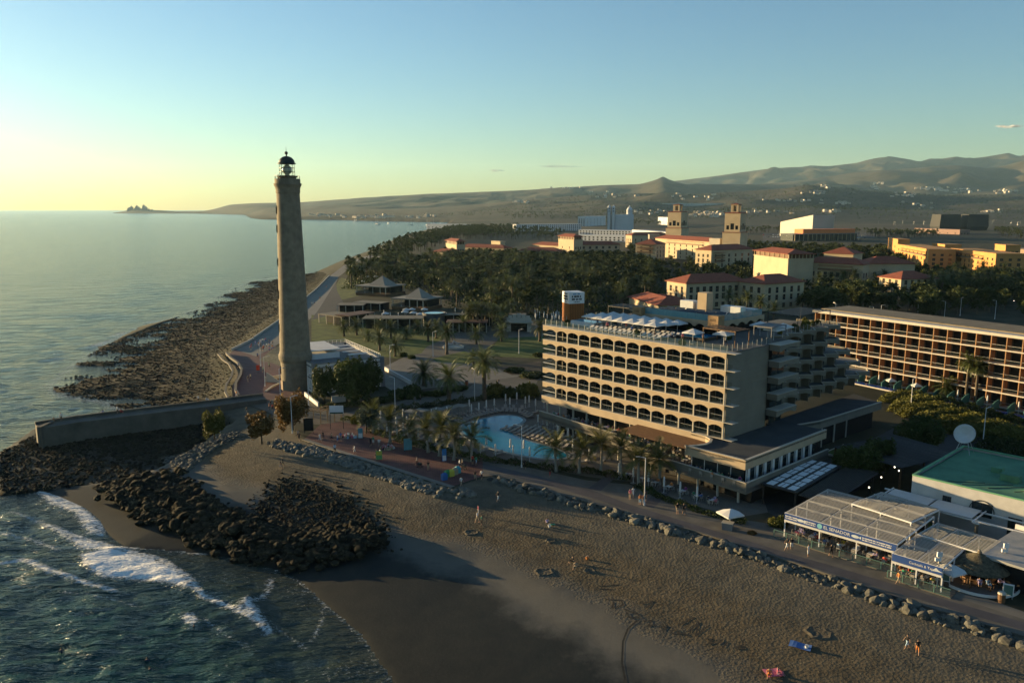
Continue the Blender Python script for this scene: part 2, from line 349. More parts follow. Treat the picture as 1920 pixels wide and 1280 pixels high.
LINES = [([(502, 1062), (555, 1085), (615, 1137), (675, 1190), (722, 1243), (745, 1290)], 0.24), ([(555, 1085), (600, 1118), (607, 1145), (595, 1180), (580, 1202)], 0.27), ([(0, 1056), (40, 1047), (60, 1055), (110, 1075), (165, 1095), (215, 1107)], 0.42), ([(85, 985), (150, 1008), (228, 1030), (300, 1048), (350, 1080), (380, 1118), (440, 1142), (475, 1160), (505, 1185)], 0.40), ([(60, 916), (140, 945), (187, 985), (190, 1003)], 0.42), ([(20, 960), (70, 975), (120, 1000)], 0.3), ([(110, 1110), (200, 1120), (260, 1135)], 0.25), ([(0, 1000), (60, 1010), (110, 1030)], 0.3), ([(380, 1160), (420, 1190), (470, 1215)], 0.25), ([(0, 700), (60, 690), (130, 672)], 0.3), ([(0, 640), (80, 625), (190, 600)], 0.25), ([(0, 770), (50, 760), (110, 752)], 0.3), ([(230, 1026), (300, 1027), (385, 1038)], 0.35), ([(500, 1165), (530, 1185), (575, 1215)], 0.25), ([(380, 1115), (440, 1142)], 0.3), ([(480, 1125), (500, 1110), (508, 1085)], 0.3)]
xs = [-a for a in grow(112, 16200, 1.2, 1.07)][::-1] + list(np.arange(-112, 6, 0.5)) + grow(6, 60, 2, 1.3) + [2600]
ys = list(np.arange(-80, 58, 4.0)) + list(np.arange(58, 150, 0.5)) + grow(150, 16300, 0.7, 1.035)
X, Y, Fs = tensor(xs, ys)
dsh = dseg(X, Y, WATER, True); land = inpoly(X, Y, WATER)
sh = np.clip(dsh / 9, 0.06, 1) * (~land) + 0.02
k = np.exp(-np.hypot(X, Y) / 900)
wob = fbm(X / 14, Y / 14, 3, 2) * 6
Zs = 0.30 * sh * (np.sin((0.83 * X + 0.56 * Y) / 1.9 + wob) * 0.45 + np.sin((0.6 * X + 0.8 * Y) / 1.1 + wob * 1.7) * 0.25 + (fbm(X / 2.2, Y / 1.5, 4, 6) - 0.47) * 2.0) * k
foam = np.zeros_like(X); nearS = (Y < 420)
for pts, a in FOAM:
    pl = pz0(pts); ins = inpoly(X, Y, pl); d = dseg(X, Y, pl, True)
    sd = np.where(ins, d, -d); foam = np.maximum(foam, a * np.clip(0.45 + sd / 1.6, 0, 1)); Zs += np.where(nearS, 0.38 * a * np.clip(0.5 + sd / 2.4, 0, 1), 0)
for pts, a in LINES:
    d = dseg(X, Y, pz0(pts)); foam = np.maximum(foam, a * 2.0 * np.clip(1 - d / (0.55 if a < 0.3 else 1.0), 0, 1))
trail = np.clip(1 - dsh / 26, 0, 1) * (Y < 140) * 0.26; foam = np.maximum(foam, trail * (fbm(X / 6, Y / 3.5, 3, 8) * 1.5))
foam = np.maximum(foam, np.clip(1 - dsh / 5, 0, 1) * 0.45 * (Y > 180) * (Y < 600))
me = np_mesh('sea', np.stack([X, Y, Zs], 1), Fs, [], True)
setattr_f(me, 'foam', foam); setattr_f(me, 'depth', np.where(land, 0, np.clip(dsh / 32, 0, 1)))
def sea_mat():
    m = bpy.data.materials.new('sea_water'); m.use_nodes = True; n = m.node_tree; N = n.nodes.new; L = n.links.new; b = n.nodes['Principled BSDF']
    g = N('ShaderNodeNewGeometry'); pos = g.outputs['Position']
    def noise(s, d=4, st=(1, 1, 1), rough=0.6):
        mp = N('ShaderNodeMapping'); mp.inputs['Scale'].default_value = st; mp.inputs['Rotation'].default_value = (0, 0, R(28)); L(pos, mp.inputs[0])
        q = N('ShaderNodeTexNoise'); q.inputs['Scale'].default_value = s; q.inputs['Detail'].default_value = d; q.inputs['Roughness'].default_value = rough; L(mp.outputs[0], q.inputs['Vector']); return q.outputs['Fac']
    at = N('ShaderNodeAttribute'); at.attribute_name = 'foam'; de = N('ShaderNodeAttribute'); de.attribute_name = 'depth'
    r = N('ShaderNodeValToRGB'); r.color_ramp.elements[0].color = (0.035, 0.042, 0.032, 1); r.color_ramp.elements[1].color = (0.005, 0.034, 0.030, 1); r.color_ramp.elements[1].position = 0.6
    L(de.outputs['Fac'], r.inputs[0])
    def mth(op, a, c, cl=False):
        x = N('ShaderNodeMath'); x.operation = op; x.use_clamp = cl
        for k_, v in enumerate((a, c)):
            if isinstance(v, (int, float)): x.inputs[k_].default_value = v
            else: L(v, x.inputs[k_])
        return x.outputs[0]
    fn = mth('MULTIPLY', mth('SUBTRACT', mth('ADD', mth('MULTIPLY', at.outputs['Fac'], 0.85), mth('MULTIPLY', noise(1.9, 8, (1, 1.5, 1), 0.78), 2.1)), 1.36), 2.4, True)
    mx = N('ShaderNodeMix'); mx.data_type = 'RGBA'; L(fn, mx.inputs[0]); L(r.outputs[0], mx.inputs[6]); mx.inputs[7].default_value = (0.72, 0.72, 0.70, 1); L(mx.outputs[2], b.inputs['Base Color'])
    rr = N('ShaderNodeMapRange'); L(fn, rr.inputs[0]); rr.inputs[3].default_value = 0.13; rr.inputs[4].default_value = 0.8; L(rr.outputs[0], b.inputs['Roughness'])
    b.inputs['IOR'].default_value = 1.33; b.inputs['Specular IOR Level'].default_value = 0.30
    b1 = N('ShaderNodeBump'); b1.inputs['Distance'].default_value = 0.7; b1.inputs['Strength'].default_value = 0.9; L(noise(0.42, 6, (0.55, 1.35, 1), 0.62), b1.inputs['Height'])
    b2 = N('ShaderNodeBump'); b2.inputs['Distance'].default_value = 4.0; b2.inputs['Strength'].default_value = 0.8; L(noise(0.10, 6, (0.45, 1.5, 1), 0.65), b2.inputs['Height']); L(b2.outputs[0], b1.inputs['Normal'])
    L(b1.outputs[0], b.inputs['Normal'])
    return m
me.materials.append(sea_mat()); struct(link('sea', me))
# ------------------------------------------------------------------ haze
hz = MB().box(-17000, 13500, -900, 17500, -9, 960)
hm = bpy.data.materials.new('haze'); hm.use_nodes = True; hn = hm.node_tree; hn.nodes.remove(hn.nodes['Principled BSDF'])
pv = hn.nodes.new('ShaderNodeVolumePrincipled'); pv.inputs['Color'].default_value = (0.50, 0.80, 1.0, 1); pv.inputs['Density'].default_value = 0.000022; pv.inputs['Anisotropy'].default_value = 0.25
hn.links.new(pv.outputs[0], hn.nodes['Material Output'].inputs['Volume'])
ho = hz.obj('haze', hm); ho['kind'] = 'stuff'
# ------------------------------------------------------------------ flat ground coverings (each a few mm above the one below)
M_pave = mat('paving', (0.13, 0.115, 0.09), 0.85, 0.25, 0.35, 0.01)
M_pave2 = mat('pale_paving', (0.20, 0.18, 0.145), 0.85, 0.2, 0.3, 0.01)
M_dark = mat('dark_walkway', (0.085, 0.080, 0.085), 0.8, 0.25, 0.4, 0.01)
M_conc = mat('concrete', (0.15, 0.135, 0.11), 0.9, 0.28, 0.45, 0.02)
M_lawn = mat('lawn', (0.030, 0.075, 0.010), 0.95, 0.45, 0.25, 0.08, 3, hue=(0.10, 0.125, 0.018))
M_soil = mat('garden_soil', (0.06, 0.045, 0.03), 0.95, 0.4, 0.4, 0.05)
M_asph = mat('asphalt', (0.05, 0.05, 0.05), 0.9, 0.25, 0.6)
def red_paving():
    m = mat('red_paving', (0.125, 0.056, 0.05), 0.8, 0.3, 0.5); n = m.node_tree; b = n.nodes['Principled BSDF']
    g = n.nodes.new('ShaderNodeNewGeometry'); mp = n.nodes.new('ShaderNodeMapping'); mp.inputs['Rotation'].default_value = (0, 0, R(38)); n.links.new(g.outputs['Position'], mp.inputs[0])
    br = n.nodes.new('ShaderNodeTexBrick'); br.inputs['Scale'].default_value = 0.9; br.inputs['Mortar Size'].default_value = 0.03
    br.inputs['Color1'].default_value = (1, 1, 1, 1); br.inputs['Color2'].default_value = (0.75, 0.75, 0.8, 1); br.inputs['Mortar'].default_value = (1.5, 1.4, 1.3, 1); n.links.new(mp.outputs[0], br.inputs[0])
    mx = n.nodes.new('ShaderNodeMix'); mx.data_type = 'RGBA'; mx.blend_type = 'MULTIPLY'; mx.inputs[0].default_value = 1
    src = b.inputs['Base Color'].links[0].from_socket; n.links.new(src, mx.inputs[6]); n.links.new(br.outputs[0], mx.inputs[7]); n.links.new(mx.outputs[2], b.inputs['Base Color']); return m
M_red = red_paving()
PROM_LO = [(905, 893), (930, 891), (1000, 913), (1100, 941), (1250, 981), (1400, 1026), (1550, 1076), (1700, 1126), (1920, 1193), (1990, 1216)]
PROM_UP = [(2040, 1190), (1920, 1150), (1760, 1098), (1680, 1068), (1560, 1023), (1470, 985), (1380, 972), (1280, 942), (1180, 908), (1100, 900), (1000, 878), (905, 858)]
sheet('promenade', PROM_LO + PROM_UP, GZ + 0.006, M_conc)
sheet('walkway', [(905, 868), (1000, 890), (1120, 922), (1180, 945), (1300, 982), (1450, 1028), (1600, 1072), (1760, 1120), (1920, 1166), (2000, 1188), (1990, 1200), (1920, 1181), (1760, 1134), (1600, 1086), (1450, 1040), (1300, 993), (1180, 957), (1120, 936), (1000, 902), (905, 877)], GZ + 0.012, M_dark)
sheet('walkway', [(1102, 916), (1150, 880), (1168, 882), (1126, 920)], GZ + 0.011, M_dark); sheet('walkway', [(1200, 946), (1240, 915), (1258, 920), (1225, 952)], GZ + 0.011, M_dark)
sheet('pavement', [(1655, 1072), (1690, 1060), (1790, 1100), (1920, 1146), (2030, 1180), (2010, 1192), (1920, 1160), (1780, 1115)], GZ + 0.018, M_pave2)
sheet('plaza', [(568, 825), (845, 913), (905, 892), (905, 858), (850, 848), (770, 822), (690, 800), (640, 790), (600, 796)], GZ + 0.008, M_red)
sheet('sand_strip', [(760, 822), (850, 848), (890, 858), (880, 866), (830, 852), (770, 836)], GZ + 0.012, mat('dry_sand', (0.26, 0.21, 0.14), 0.95, 0.25, 1.2, 0.03))
sheet('seafront_square', [(438, 742), (436, 722), (452, 700), (447, 680), (425, 668), (440, 655), (470, 641), (500, 635), (530, 660), (560, 690), (575, 740), (540, 790), (500, 771), (462, 757)], GZ + 0.007, M_red)
M_path = mat('path_paving', (0.22, 0.20, 0.165), 0.85, 0.2, 0.3, 0.01)
sheet('seafront_path', [(440, 655), (470, 640), (525, 601), (560, 571), (595, 542), (618, 518), (650, 493), (700, 476), (712, 476), (665, 495), (634, 520), (622, 548), (590, 590), (545, 630), (505, 655), (480, 668)], GZ + 0.010, M_path)
sheet('road', [(584, 600), (604, 570), (630, 528), (632, 545), (640, 560), (650, 580), (620, 590)], GZ + 0.014, M_asph)
sheet('lower_path', [(462, 757), (500, 771), (535, 790), (600, 796), (650, 788), (740, 770), (900, 742), (1005, 720), (1015, 700), (900, 715), (760, 745), (620, 765), (560, 742)], GZ + 0.010, M_pave)
sheet('shrub_bed', [(600, 762), (720, 742), (800, 728), (890, 718), (870, 732), (760, 750), (640, 775)], GZ + 0.014, M_soil)
sheet('garden_square', [(715, 690), (760, 668), (860, 670), (930, 690), (1012, 690), (1015, 712), (900, 722), (800, 732), (745, 738), (715, 720)], GZ + 0.008, M_pave2)
sheet('garden_path', [(880, 610), (1020, 604), (1018, 630), (930, 640), (905, 660), (860, 668), (800, 680), (760, 668), (800, 640), (850, 625)], GZ + 0.009, M_pave)
sheet('lawn', [(584, 590), (640, 596), (700, 606), (820, 612), (862, 620), (830, 636), (800, 650), (790, 662), (745, 672), (712, 668), (655, 640), (584, 640)], GZ + 0.012, M_lawn)
sheet('lawn', [(935, 634), (1020, 630), (1035, 660), (1010, 672), (930, 668), (905, 664), (925, 650)], GZ + 0.013, M_lawn)
sheet('lawn', [(812, 672), (870, 658), (905, 668), (880, 682), (818, 678)], GZ + 0.013, M_lawn)
sheet('lawn', [(625, 540), (640, 520), (662, 528), (690, 550), (650, 560), (632, 562)], GZ + 0.013, M_lawn)
sheet('lawn', [(485, 676), (510, 655), (530, 645), (585, 640), (585, 690), (535, 690), (510, 680)], GZ + 0.013, mat('flower_bed', (0.06, 0.08, 0.03), 0.95, 0.6, 0.9, 0.1, 3, hue=(0.2, 0.17, 0.1)))
sheet('garden_bed', [(930, 690), (1015, 676), (1015, 700), (960, 703)], GZ + 0.012, M_soil)
sheet('pool_deck', [(640, 790), (700, 765), (800, 768), (935, 745), (1030, 752), (1230, 815), (1240, 850), (1200, 905), (1100, 893), (1000, 872), (905, 852), (850, 842), (770, 816)], GZ + 0.005, M_pave)
sheet('terrace', [(1195, 905), (1240, 850), (1420, 900), (1440, 960), (1380, 970), (1280, 940)], GZ + 0.009, M_conc)
sheet('side_lane', [(1440, 960), (1400, 930), (1560, 860), (1700, 790), (1760, 775), (1900, 830), (2100, 900), (1980, 1000), (1700, 860), (1560, 950), (1480, 985)], GZ + 0.004, M_asph)
sheet('car_park', [(1430, 452), (1640, 446), (1640, 436), (1430, 438)], GZ + 0.02, M_asph)
# ================================================================== shared materials and libraries
M_stone = mat('tower_stone', (0.24, 0.20, 0.14), 0.9, 0.32, 0.6, 0.03, 3)
M_white = mat('white_render', (0.72, 0.70, 0.66), 0.8, 0.12, 0.4)
M_whitep = mat('white_paint', (0.75, 0.75, 0.75), 0.5, 0.06, 1.0)
M_grey = mat('grey_stone', (0.20, 0.20, 0.20), 0.85, 0.2, 0.8)
M_steel = mat('steel', (0.45, 0.45, 0.45), 0.4, 0.1, 2, metal=0.7)
M_dkmetal = mat('dark_metal', (0.05, 0.05, 0.05), 0.5, 0.2, 2, metal=0.4)
M_glass = mat('dark_glass', (0.018, 0.03, 0.034), 0.12, 0.2, 0.3, spec=0.5)
M_black = mat('interior', (0.012, 0.012, 0.012), 0.9, 0.3, 1)
M_wood = mat('timber', (0.16, 0.085, 0.04), 0.7, 0.3, 1.5)
M_woodl = mat('pale_timber', (0.34, 0.21, 0.10), 0.7, 0.25, 1.2)
M_canvas = mat('white_canvas', (0.74, 0.73, 0.70), 0.9, 0.08, 1.2, trans=0.12)
M_lounger = mat('lounger_fabric', (0.30, 0.27, 0.23), 0.9, 0.12, 1.5, rnd=0.1)
M_pool = mat('pool_water', (0.008, 0.20, 0.30), 0.15, 0.25, 0.35, 0.03, 1.2, spec=0.18)
M_tile = mat('roof_tile', (0.27, 0.075, 0.04), 0.85, 0.25, 0.7, 0.06, 2.2)
def glass_clear():
    m = bpy.data.materials.new('clear_glass'); m.use_nodes = True; n = m.node_tree; b = n.nodes['Principled BSDF']
    g = n.nodes.new('ShaderNodeNewGeometry'); no = n.nodes.new('ShaderNodeTexNoise'); no.inputs['Scale'].default_value = 0.5; n.links.new(g.outputs['Position'], no.inputs[0])
    r = n.nodes.new('ShaderNodeMapRange'); r.inputs[3].default_value = 0.05; r.inputs[4].default_value = 0.13; n.links.new(no.outputs[0], r.inputs[0]); n.links.new(r.outputs[0], b.inputs['Alpha'])
    b.inputs['Base Color'].default_value = (0.12, 0.2, 0.2, 1); b.inputs['Roughness'].default_value = 0.08; b.inputs['Specular IOR Level'].default_value = 0.35; return m
M_clear = glass_clear()
M_rail = mat('rail_glass', (0.03, 0.045, 0.045), 0.25, 0.1, 0.5, spec=0.12, alpha=0.12)
M_trunk = mat('palm_trunk', (0.13, 0.10, 0.07), 0.95, 0.35, 2.0, 0.05, 5)
M_trunkp = mat('pale_trunk', (0.30, 0.28, 0.24), 0.9, 0.25, 1.5)
M_bark = mat('bark', (0.09, 0.07, 0.05), 0.95, 0.3, 2)
M_frond = mat('palm_frond', (0.055, 0.085, 0.022), 0.5, 0.35, 0.5, rnd=0.35, trans=0.2, hue=(0.10, 0.11, 0.032), spec=0.35)
M_coco = mat('coconut_frond', (0.075, 0.105, 0.022), 0.5, 0.35, 0.6, rnd=0.25, trans=0.22, hue=(0.12, 0.11, 0.03), spec=0.25)
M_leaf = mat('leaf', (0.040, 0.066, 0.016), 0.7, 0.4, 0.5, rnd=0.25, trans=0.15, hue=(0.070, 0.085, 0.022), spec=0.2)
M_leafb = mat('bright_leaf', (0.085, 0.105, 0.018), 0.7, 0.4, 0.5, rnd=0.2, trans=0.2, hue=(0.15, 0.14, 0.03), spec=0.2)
M_leafr = mat('russet_leaf', (0.12, 0.075, 0.025), 0.75, 0.4, 0.6, rnd=0.2, trans=0.2, hue=(0.17, 0.10, 0.03), spec=0.2)
M_leafg = mat('grey_green_leaf', (0.10, 0.13, 0.095), 0.7, 0.35, 0.6, rnd=0.2, trans=0.2, spec=0.2)
# ------------------------------------------------------------------ palms
def frond_geo(V, F, base, az, el, ln, droop, pairs, wl, twist=0.0):
    p = Vector(base); e = el; n = 7; pts = []; seg = ln / n
    for i in range(n + 1):
        pts.append(p.copy()); d = Vector((math.cos(az) * math.cos(e), math.sin(az) * math.cos(e), math.sin(e))); p = p + d * seg; e -= droop / n * (0.5 + i / n)
    side = Vector((-math.sin(az), math.cos(az), 0))
    for i in range(n):                                    # rachis
        o = len(V); w0 = 0.05 * (1 - i / n) + 0.015; w1 = 0.05 * (1 - (i + 1) / n) + 0.012
        V += [pts[i] - side * w0, pts[i] + side * w0, pts[i + 1] + side * w1, pts[i + 1] - side * w1]; F.append((o, o + 1, o + 2, o + 3))
    for j in range(pairs):
        t = (j + 0.7) / pairs; q = t * n; i = min(int(q), n - 1); a = pts[i].lerp(pts[i + 1], q - i); d = (pts[i + 1] - pts[i]).normalized()
        up = side.cross(d); l = wl * (0.35 + 1.1 * math.sin(math.pi * min(1, 0.12 + 0.85 * t))) * random.uniform(0.85, 1.1); w2 = seg * n / pairs * 0.42
        for s in (-1, 1):
            tip = a + (side * s * 0.85 + d * 0.55 + up * (0.28 - 0.75 * t - 0.15 * random.random())) * l; o = len(V)
            V += [a - d * w2, a + d * w2, tip]; F.append((o, o + 1, o + 2) if s > 0 else (o, o + 2, o + 1))
def palm_crown(nf, ln, pairs, wl, lo, hi, droop, seed):
    random.seed(seed); V = []; F = []
    for k in range(nf):
        t = k / nf; el = R(hi + (lo - hi) * t ** 0.85 + random.uniform(-7, 7)); az = k * 2.39996 + random.uniform(-0.2, 0.2)
        frond_geo(V, F, (0.12 * math.cos(az), 0.12 * math.sin(az), 0.1 - 0.25 * t), az, el, ln * random.uniform(0.85, 1.08), R(droop) * random.uniform(0.75, 1.2), pairs, wl)
    mb = MB(); mb.v = [tuple(v) for v in V]; mb.f = F; mb.m = [0] * len(F); return mb
def trunk_mb(h, r0, r1, lean=0.0, ring=True):
    mb = MB(); n = 9; pts = []; rs = []
    for i in range(n + 1):
        t = i / n; pts.append((lean * t * t, 0.3 * lean * math.sin(3 * t), h * t)); rs.append((r0 + (r1 - r0) * t) * (1.35 if i == 0 else 1.0 + 0.06 * (i % 2)))
    return mb.tube(pts, rs, 8)
DATE = [palm_crown(46, 3.6, 15, 0.62, -48, 78, 62, s).mesh('crown', M_frond) for s in (1, 2, 3)]
SMALL = [palm_crown(30, 2.3, 12, 0.5, -35, 80, 55, s).mesh('crown', M_frond) for s in (4, 5)]
COCO = [palm_crown(18, 3.3, 16, 0.85, -25, 84, 75, s).mesh('crown', M_coco) for s in (6, 7, 8)]
TR = {}
def trunk_mesh(kind, h):
    k = (kind, round(h))
    if k not in TR:
        h = round(h)
        TR[k] = (trunk_mb(h, 0.42, 0.32) if kind == 'date' else trunk_mb(h, 0.2, 0.14) if kind == 'small' else trunk_mb(h, 0.24, 0.13, 0.35)).mesh('trunk', M_trunkp if kind == 'coco' else M_trunk, True)
    return TR[k]
def palm(loc, kind, h, label, group, sc=1.0, name='palm_tree'):
    h = max(1, round(h)); t = thing(name, label, 'palm', loc, random.uniform(0, 6.28), group)
    if sc != 1.0: t.scale = (sc, sc, sc)
    link('trunk', trunk_mesh(kind, h), t)
    c = link('crown', random.choice({'date': DATE, 'small': SMALL, 'coco': COCO}[kind]), t, (0.35 if kind == 'coco' else 0, 0, h - 0.1)); c.rotation_euler = (random.uniform(-0.08, 0.08), random.uniform(-0.08, 0.08), random.uniform(0, 6))
    return t
# ------------------------------------------------------------------ broadleaf crowns: leaf-sized faces through lobes
def leaf_cloud(lobes, n, size, seed, mname, m, hollow=0.55):
    rg = np.random.default_rng(seed); L_ = np.array(lobes, float); vol = (L_[:, 3] * L_[:, 4] * L_[:, 5]) ** 0.7; ids = rg.choice(len(L_), n, p=vol / vol.sum())
    d = rg.normal(size=(n, 3)); d /= np.linalg.norm(d, axis=1)[:, None]; rad = hollow + (1 - hollow) * rg.random(n) ** 0.6
    bumpy = 0.86 + 0.3 * np.sin(d[:, 0] * 7 + seed) * np.sin(d[:, 1] * 6 + 1) * np.sin(d[:, 2] * 6 + 2)
    c = L_[ids, :3] + d * L_[ids, 3:6] * (rad * bumpy)[:, None]
    u = rg.normal(size=(n, 3)); u /= np.linalg.norm(u, axis=1)[:, None]; v = np.cross(u, rg.normal(size=(n, 3))); v /= np.linalg.norm(v, axis=1)[:, None]
    s = size * (0.6 + 0.8 * rg.random(n))[:, None]
    V = np.concatenate([c - u * s, c + v * s * 0.55, c + u * s, c - v * s * 0.55]); i = np.arange(n)
    return np_mesh(mname, V, np.stack([i, i + n, i + 2 * n, i + 3 * n], 1), m)
def lobes_round(k, r, h, seed, zc):
    rg = random.Random(seed); out_ = [(0, 0, zc, r * 0.75, r * 0.75, h * 0.5)]
    for i in range(k):
        a = rg.uniform(0, 6.28); q = rg.uniform(0.35, 0.7) * r; z = zc + rg.uniform(-0.35, 0.4) * h; s = rg.uniform(0.3, 0.5)
        out_.append((q * math.cos(a), q * math.sin(a), z, r * s, r * s, h * s * 0.9))
    return out_
def limbs_mb(h, r, spread, seed):
    rg = random.Random(seed); mb = MB(); mb.tube([(0, 0, 0), (0.05, 0.02, h * 0.5), (0, 0, h)], [r * 1.3, r, r * 0.75], 7)
    for i in range(5):
        a = i * 1.3 + rg.random(); z0 = h * rg.uniform(0.6, 0.95); l = spread * rg.uniform(0.5, 0.8)
        mb.tube([(0, 0, z0), (l * 0.5 * math.cos(a), l * 0.5 * math.sin(a), z0 + l * 0.5), (l * math.cos(a), l * math.sin(a), z0 + l)], [r * 0.5, r * 0.35, r * 0.12], 5)
    return mb
ROUND = {k: [leaf_cloud(lobes_round(11, 1, 2.0, s, 0), 3600, 0.085, s, 'crown', m) for s in (1, 2)] for k, m in (('leaf', M_leaf), ('leafb', M_leafb), ('leafr', M_leafr), ('leafg', M_leafg))}
BUSH = {k: [leaf_cloud([(0, 0, 0.35, 0.8, 0.8, 0.5)] + [(0.5 * math.cos(a), 0.5 * math.sin(a), 0.3, 0.45, 0.45, 0.4) for a in (0.3, 1.6, 2.9, 4.1, 5.2)], 1100, 0.11, s + 20, 'foliage', m) for s in (1, 2)] for k, m in (('leaf', M_leaf), ('leafb', M_leafb), ('leafr', M_leafr), ('leafg', M_leafg))}
LIMB = limbs_mb(1.0, 0.05, 0.55, 3).mesh('trunk', M_bark, True)
STEM = limbs_mb(0.4, 0.03, 0.35, 5).mesh('stem', M_bark, True)
def tree(loc, r, h, trunk, kind, label, group=None, name='tree'):
    t = thing(name, label, 'tree', loc, random.uniform(0, 6.28), group)
    link('trunk', LIMB, t, sc=(max(trunk, r), max(trunk, r), trunk + h * 0.35)); link('crown', random.choice(ROUND[kind]), t, (0, 0, trunk + h * 0.5), sc=(r, r, h * 0.5)); return t
def bush(loc, r, h, kind, label, group=None, name='shrub'):
    t = thing(name, label, 'shrub', loc, random.uniform(0, 6.28), group)
    link('stem', STEM, t, sc=(r, r, h)); link('foliage', random.choice(BUSH[kind]), t, sc=(r, r, h)); return t
def hedge_mesh(pts, wid, h, dens, size, seed, m, name='foliage'):
    """leaf faces through a long low volume along a line of world points (local to the first)"""
    rg = np.random.default_rng(seed); o = Vector(pts[0]); V = []; allc = []
    for a, b in zip(pts[:-1], pts[1:]):
        a = Vector(a); b = Vector(b); l = (b - a).length; n = int(l * dens); t = rg.random(n); d = (b - a).normalized(); s = Vector((-d.y, d.x, 0))
        ang = rg.random(n) * math.pi; rad = (0.6 + 0.4 * rg.random(n)) * (0.8 + 0.35 * np.sin(t * l * 1.7 + seed) * np.sin(t * l * 0.6))
        q = np.stack([a.x - o.x + d.x * l * t, a.y - o.y + d.y * l * t, np.zeros(n)], 1); q += np.cos(ang)[:, None] * (rad * wid / 2)[:, None] * np.array([s.x, s.y, 0]); q[:, 2] = np.sin(ang) * rad * h
        allc.append(q)
    c = np.concatenate(allc); n = len(c); u = rg.normal(size=(n, 3)); u /= np.linalg.norm(u, axis=1)[:, None]; v = np.cross(u, rg.normal(size=(n, 3))); v /= np.linalg.norm(v, axis=1)[:, None]; s = size * (0.6 + 0.8 * rg.random(n))[:, None]
    V = np.concatenate([c - u * s, c + v * s * 0.6, c + u * s, c - v * s * 0.6]); i = np.arange(n)
    return np_mesh(name, V, np.stack([i, i + n, i + 2 * n, i + 3 * n], 1), m), o
def hedge(pts, wid, h, label, m=None, dens=90, size=0.16, seed=1, group=None):
    pts = [Vector(p) for p in pts]; me, o = hedge_mesh(pts, wid, h, dens, size, seed, m or M_leaf)
    t = thing('hedge', label, 'hedge', o, 0, group); link('foliage', me, t)
    mb = MB()
    for a, b in zip(pts[:-1], pts[1:]):
        n = max(1, int((b - a).length / 2.5))
        for i in range(n):
            p = a.lerp(b, (i + 0.5) / n) - o; mb.tube([(p.x, p.y, 0), (p.x + 0.1, p.y, h * 0.6)], [0.05, 0.02], 5)
    mb.obj('stems', M_bark, t); return t
# ------------------------------------------------------------------ rocks
def ico(sub=1):
    bm = bmesh.new(); bmesh.ops.create_icosphere(bm, subdivisions=sub, radius=1); V = np.array([v.co[:] for v in bm.verts]); F = np.array([[v.index for v in f.verts] for f in bm.faces]); bm.free(); return V, F
ICO1, ICO2 = ico(1), ico(2)
def rock_verts(base, seed, jag=0.28):
    V = base[0]; rg = np.random.default_rng(seed); off = rg.random(3) * 10
    for _ in range(7):                       # cut flat facets
        d = rg.normal(size=3); d /= np.linalg.norm(d); c = 0.62 + 0.28 * rg.random(); p = V @ d; V = V - np.outer(np.maximum(p - c, 0), d)
    V = V * (1 + jag * 0.3 * (np.sin(V[:, [1]] * 5 + off[0]) + np.sin(V[:, [2]] * 4 + off[1])))
    return V * np.array([1, 0.85 + 0.3 * rg.random(), 0.65 + 0.2 * rg.random()])
M_rockd = mat('basalt', (0.007, 0.007, 0.006), 0.95, 0.45, 0.9, 0.06, 3, rnd=0.35, hue=(0.032, 0.027, 0.017), spec=0.08)
M_rockg = mat('grey_rock', (0.085, 0.085, 0.075), 0.85, 0.35, 0.9, 0.06, 3, rnd=0.3, hue=(0.15, 0.14, 0.11))
ROCKD = [np_mesh('boulder', rock_verts(ICO2, 40 + i), ICO2[1], M_rockd) for i in range(6)]
ROCKG = [np_mesh('boulder', rock_verts(ICO2, 50 + i), ICO2[1], M_rockg) for i in range(6)]
RSMALL = [rock_verts(ICO1, 60 + i) for i in range(8)]
_X, _Y, _Z = GROUND_ARR
_xs = np.unique(_X); _ys = np.unique(_Y); _ZG = _Z.reshape(len(_ys), len(_xs))
def gz(x, y):
    i = np.clip(np.searchsorted(_xs, x) - 1, 0, len(_xs) - 2); j = np.clip(np.searchsorted(_ys, y) - 1, 0, len(_ys) - 2)
    u = (x - _xs[i]) / (_xs[i + 1] - _xs[i]); v = (y - _ys[j]) / (_ys[j + 1] - _ys[j])
    return (_ZG[j, i] * (1 - u) + _ZG[j, i + 1] * u) * (1 - v) + (_ZG[j + 1, i] * (1 - u) + _ZG[j + 1, i + 1] * u) * v
def sample_poly(poly, n, rg):
    a = np.array([p[:2] for p in poly]); lo, hi = a.min(0), a.max(0); out_ = np.zeros((0, 2))
    while len(out_) < n:
        q = lo + (hi - lo) * rg.random((n * 2, 2)); out_ = np.concatenate([out_, q[inpoly(q[:, 0], q[:, 1], poly)]])
    return out_[:n]
def scatter_rocks(name, xy, size, m, sink=0.25, rg=RNG, zoff=0.0):
    n = len(xy); nv, F0 = len(ICO1[0]), ICO1[1]; z = gz(xy[:, 0], xy[:, 1]) + zoff; a = rg.random(n) * 6.28; V = np.zeros((n, nv, 3)); ids = rg.integers(0, len(RSMALL), n)
    B = np.array(RSMALL)[ids]; c, s = np.cos(a)[:, None], np.sin(a)[:, None]
    V[:, :, 0] = (B[:, :, 0] * c - B[:, :, 1] * s) * size[:, None] + xy[:, [0]]; V[:, :, 1] = (B[:, :, 0] * s + B[:, :, 1] * c) * size[:, None] + xy[:, [1]]; V[:, :, 2] = (B[:, :, 2] + 1 - 2 * sink - 0.35) * size[:, None] + z[:, None]
    F_ = (F0[None] + (np.arange(n) * nv)[:, None, None]).reshape(-1, 3); return np_mesh(name, V.reshape(-1, 3), F_, m)
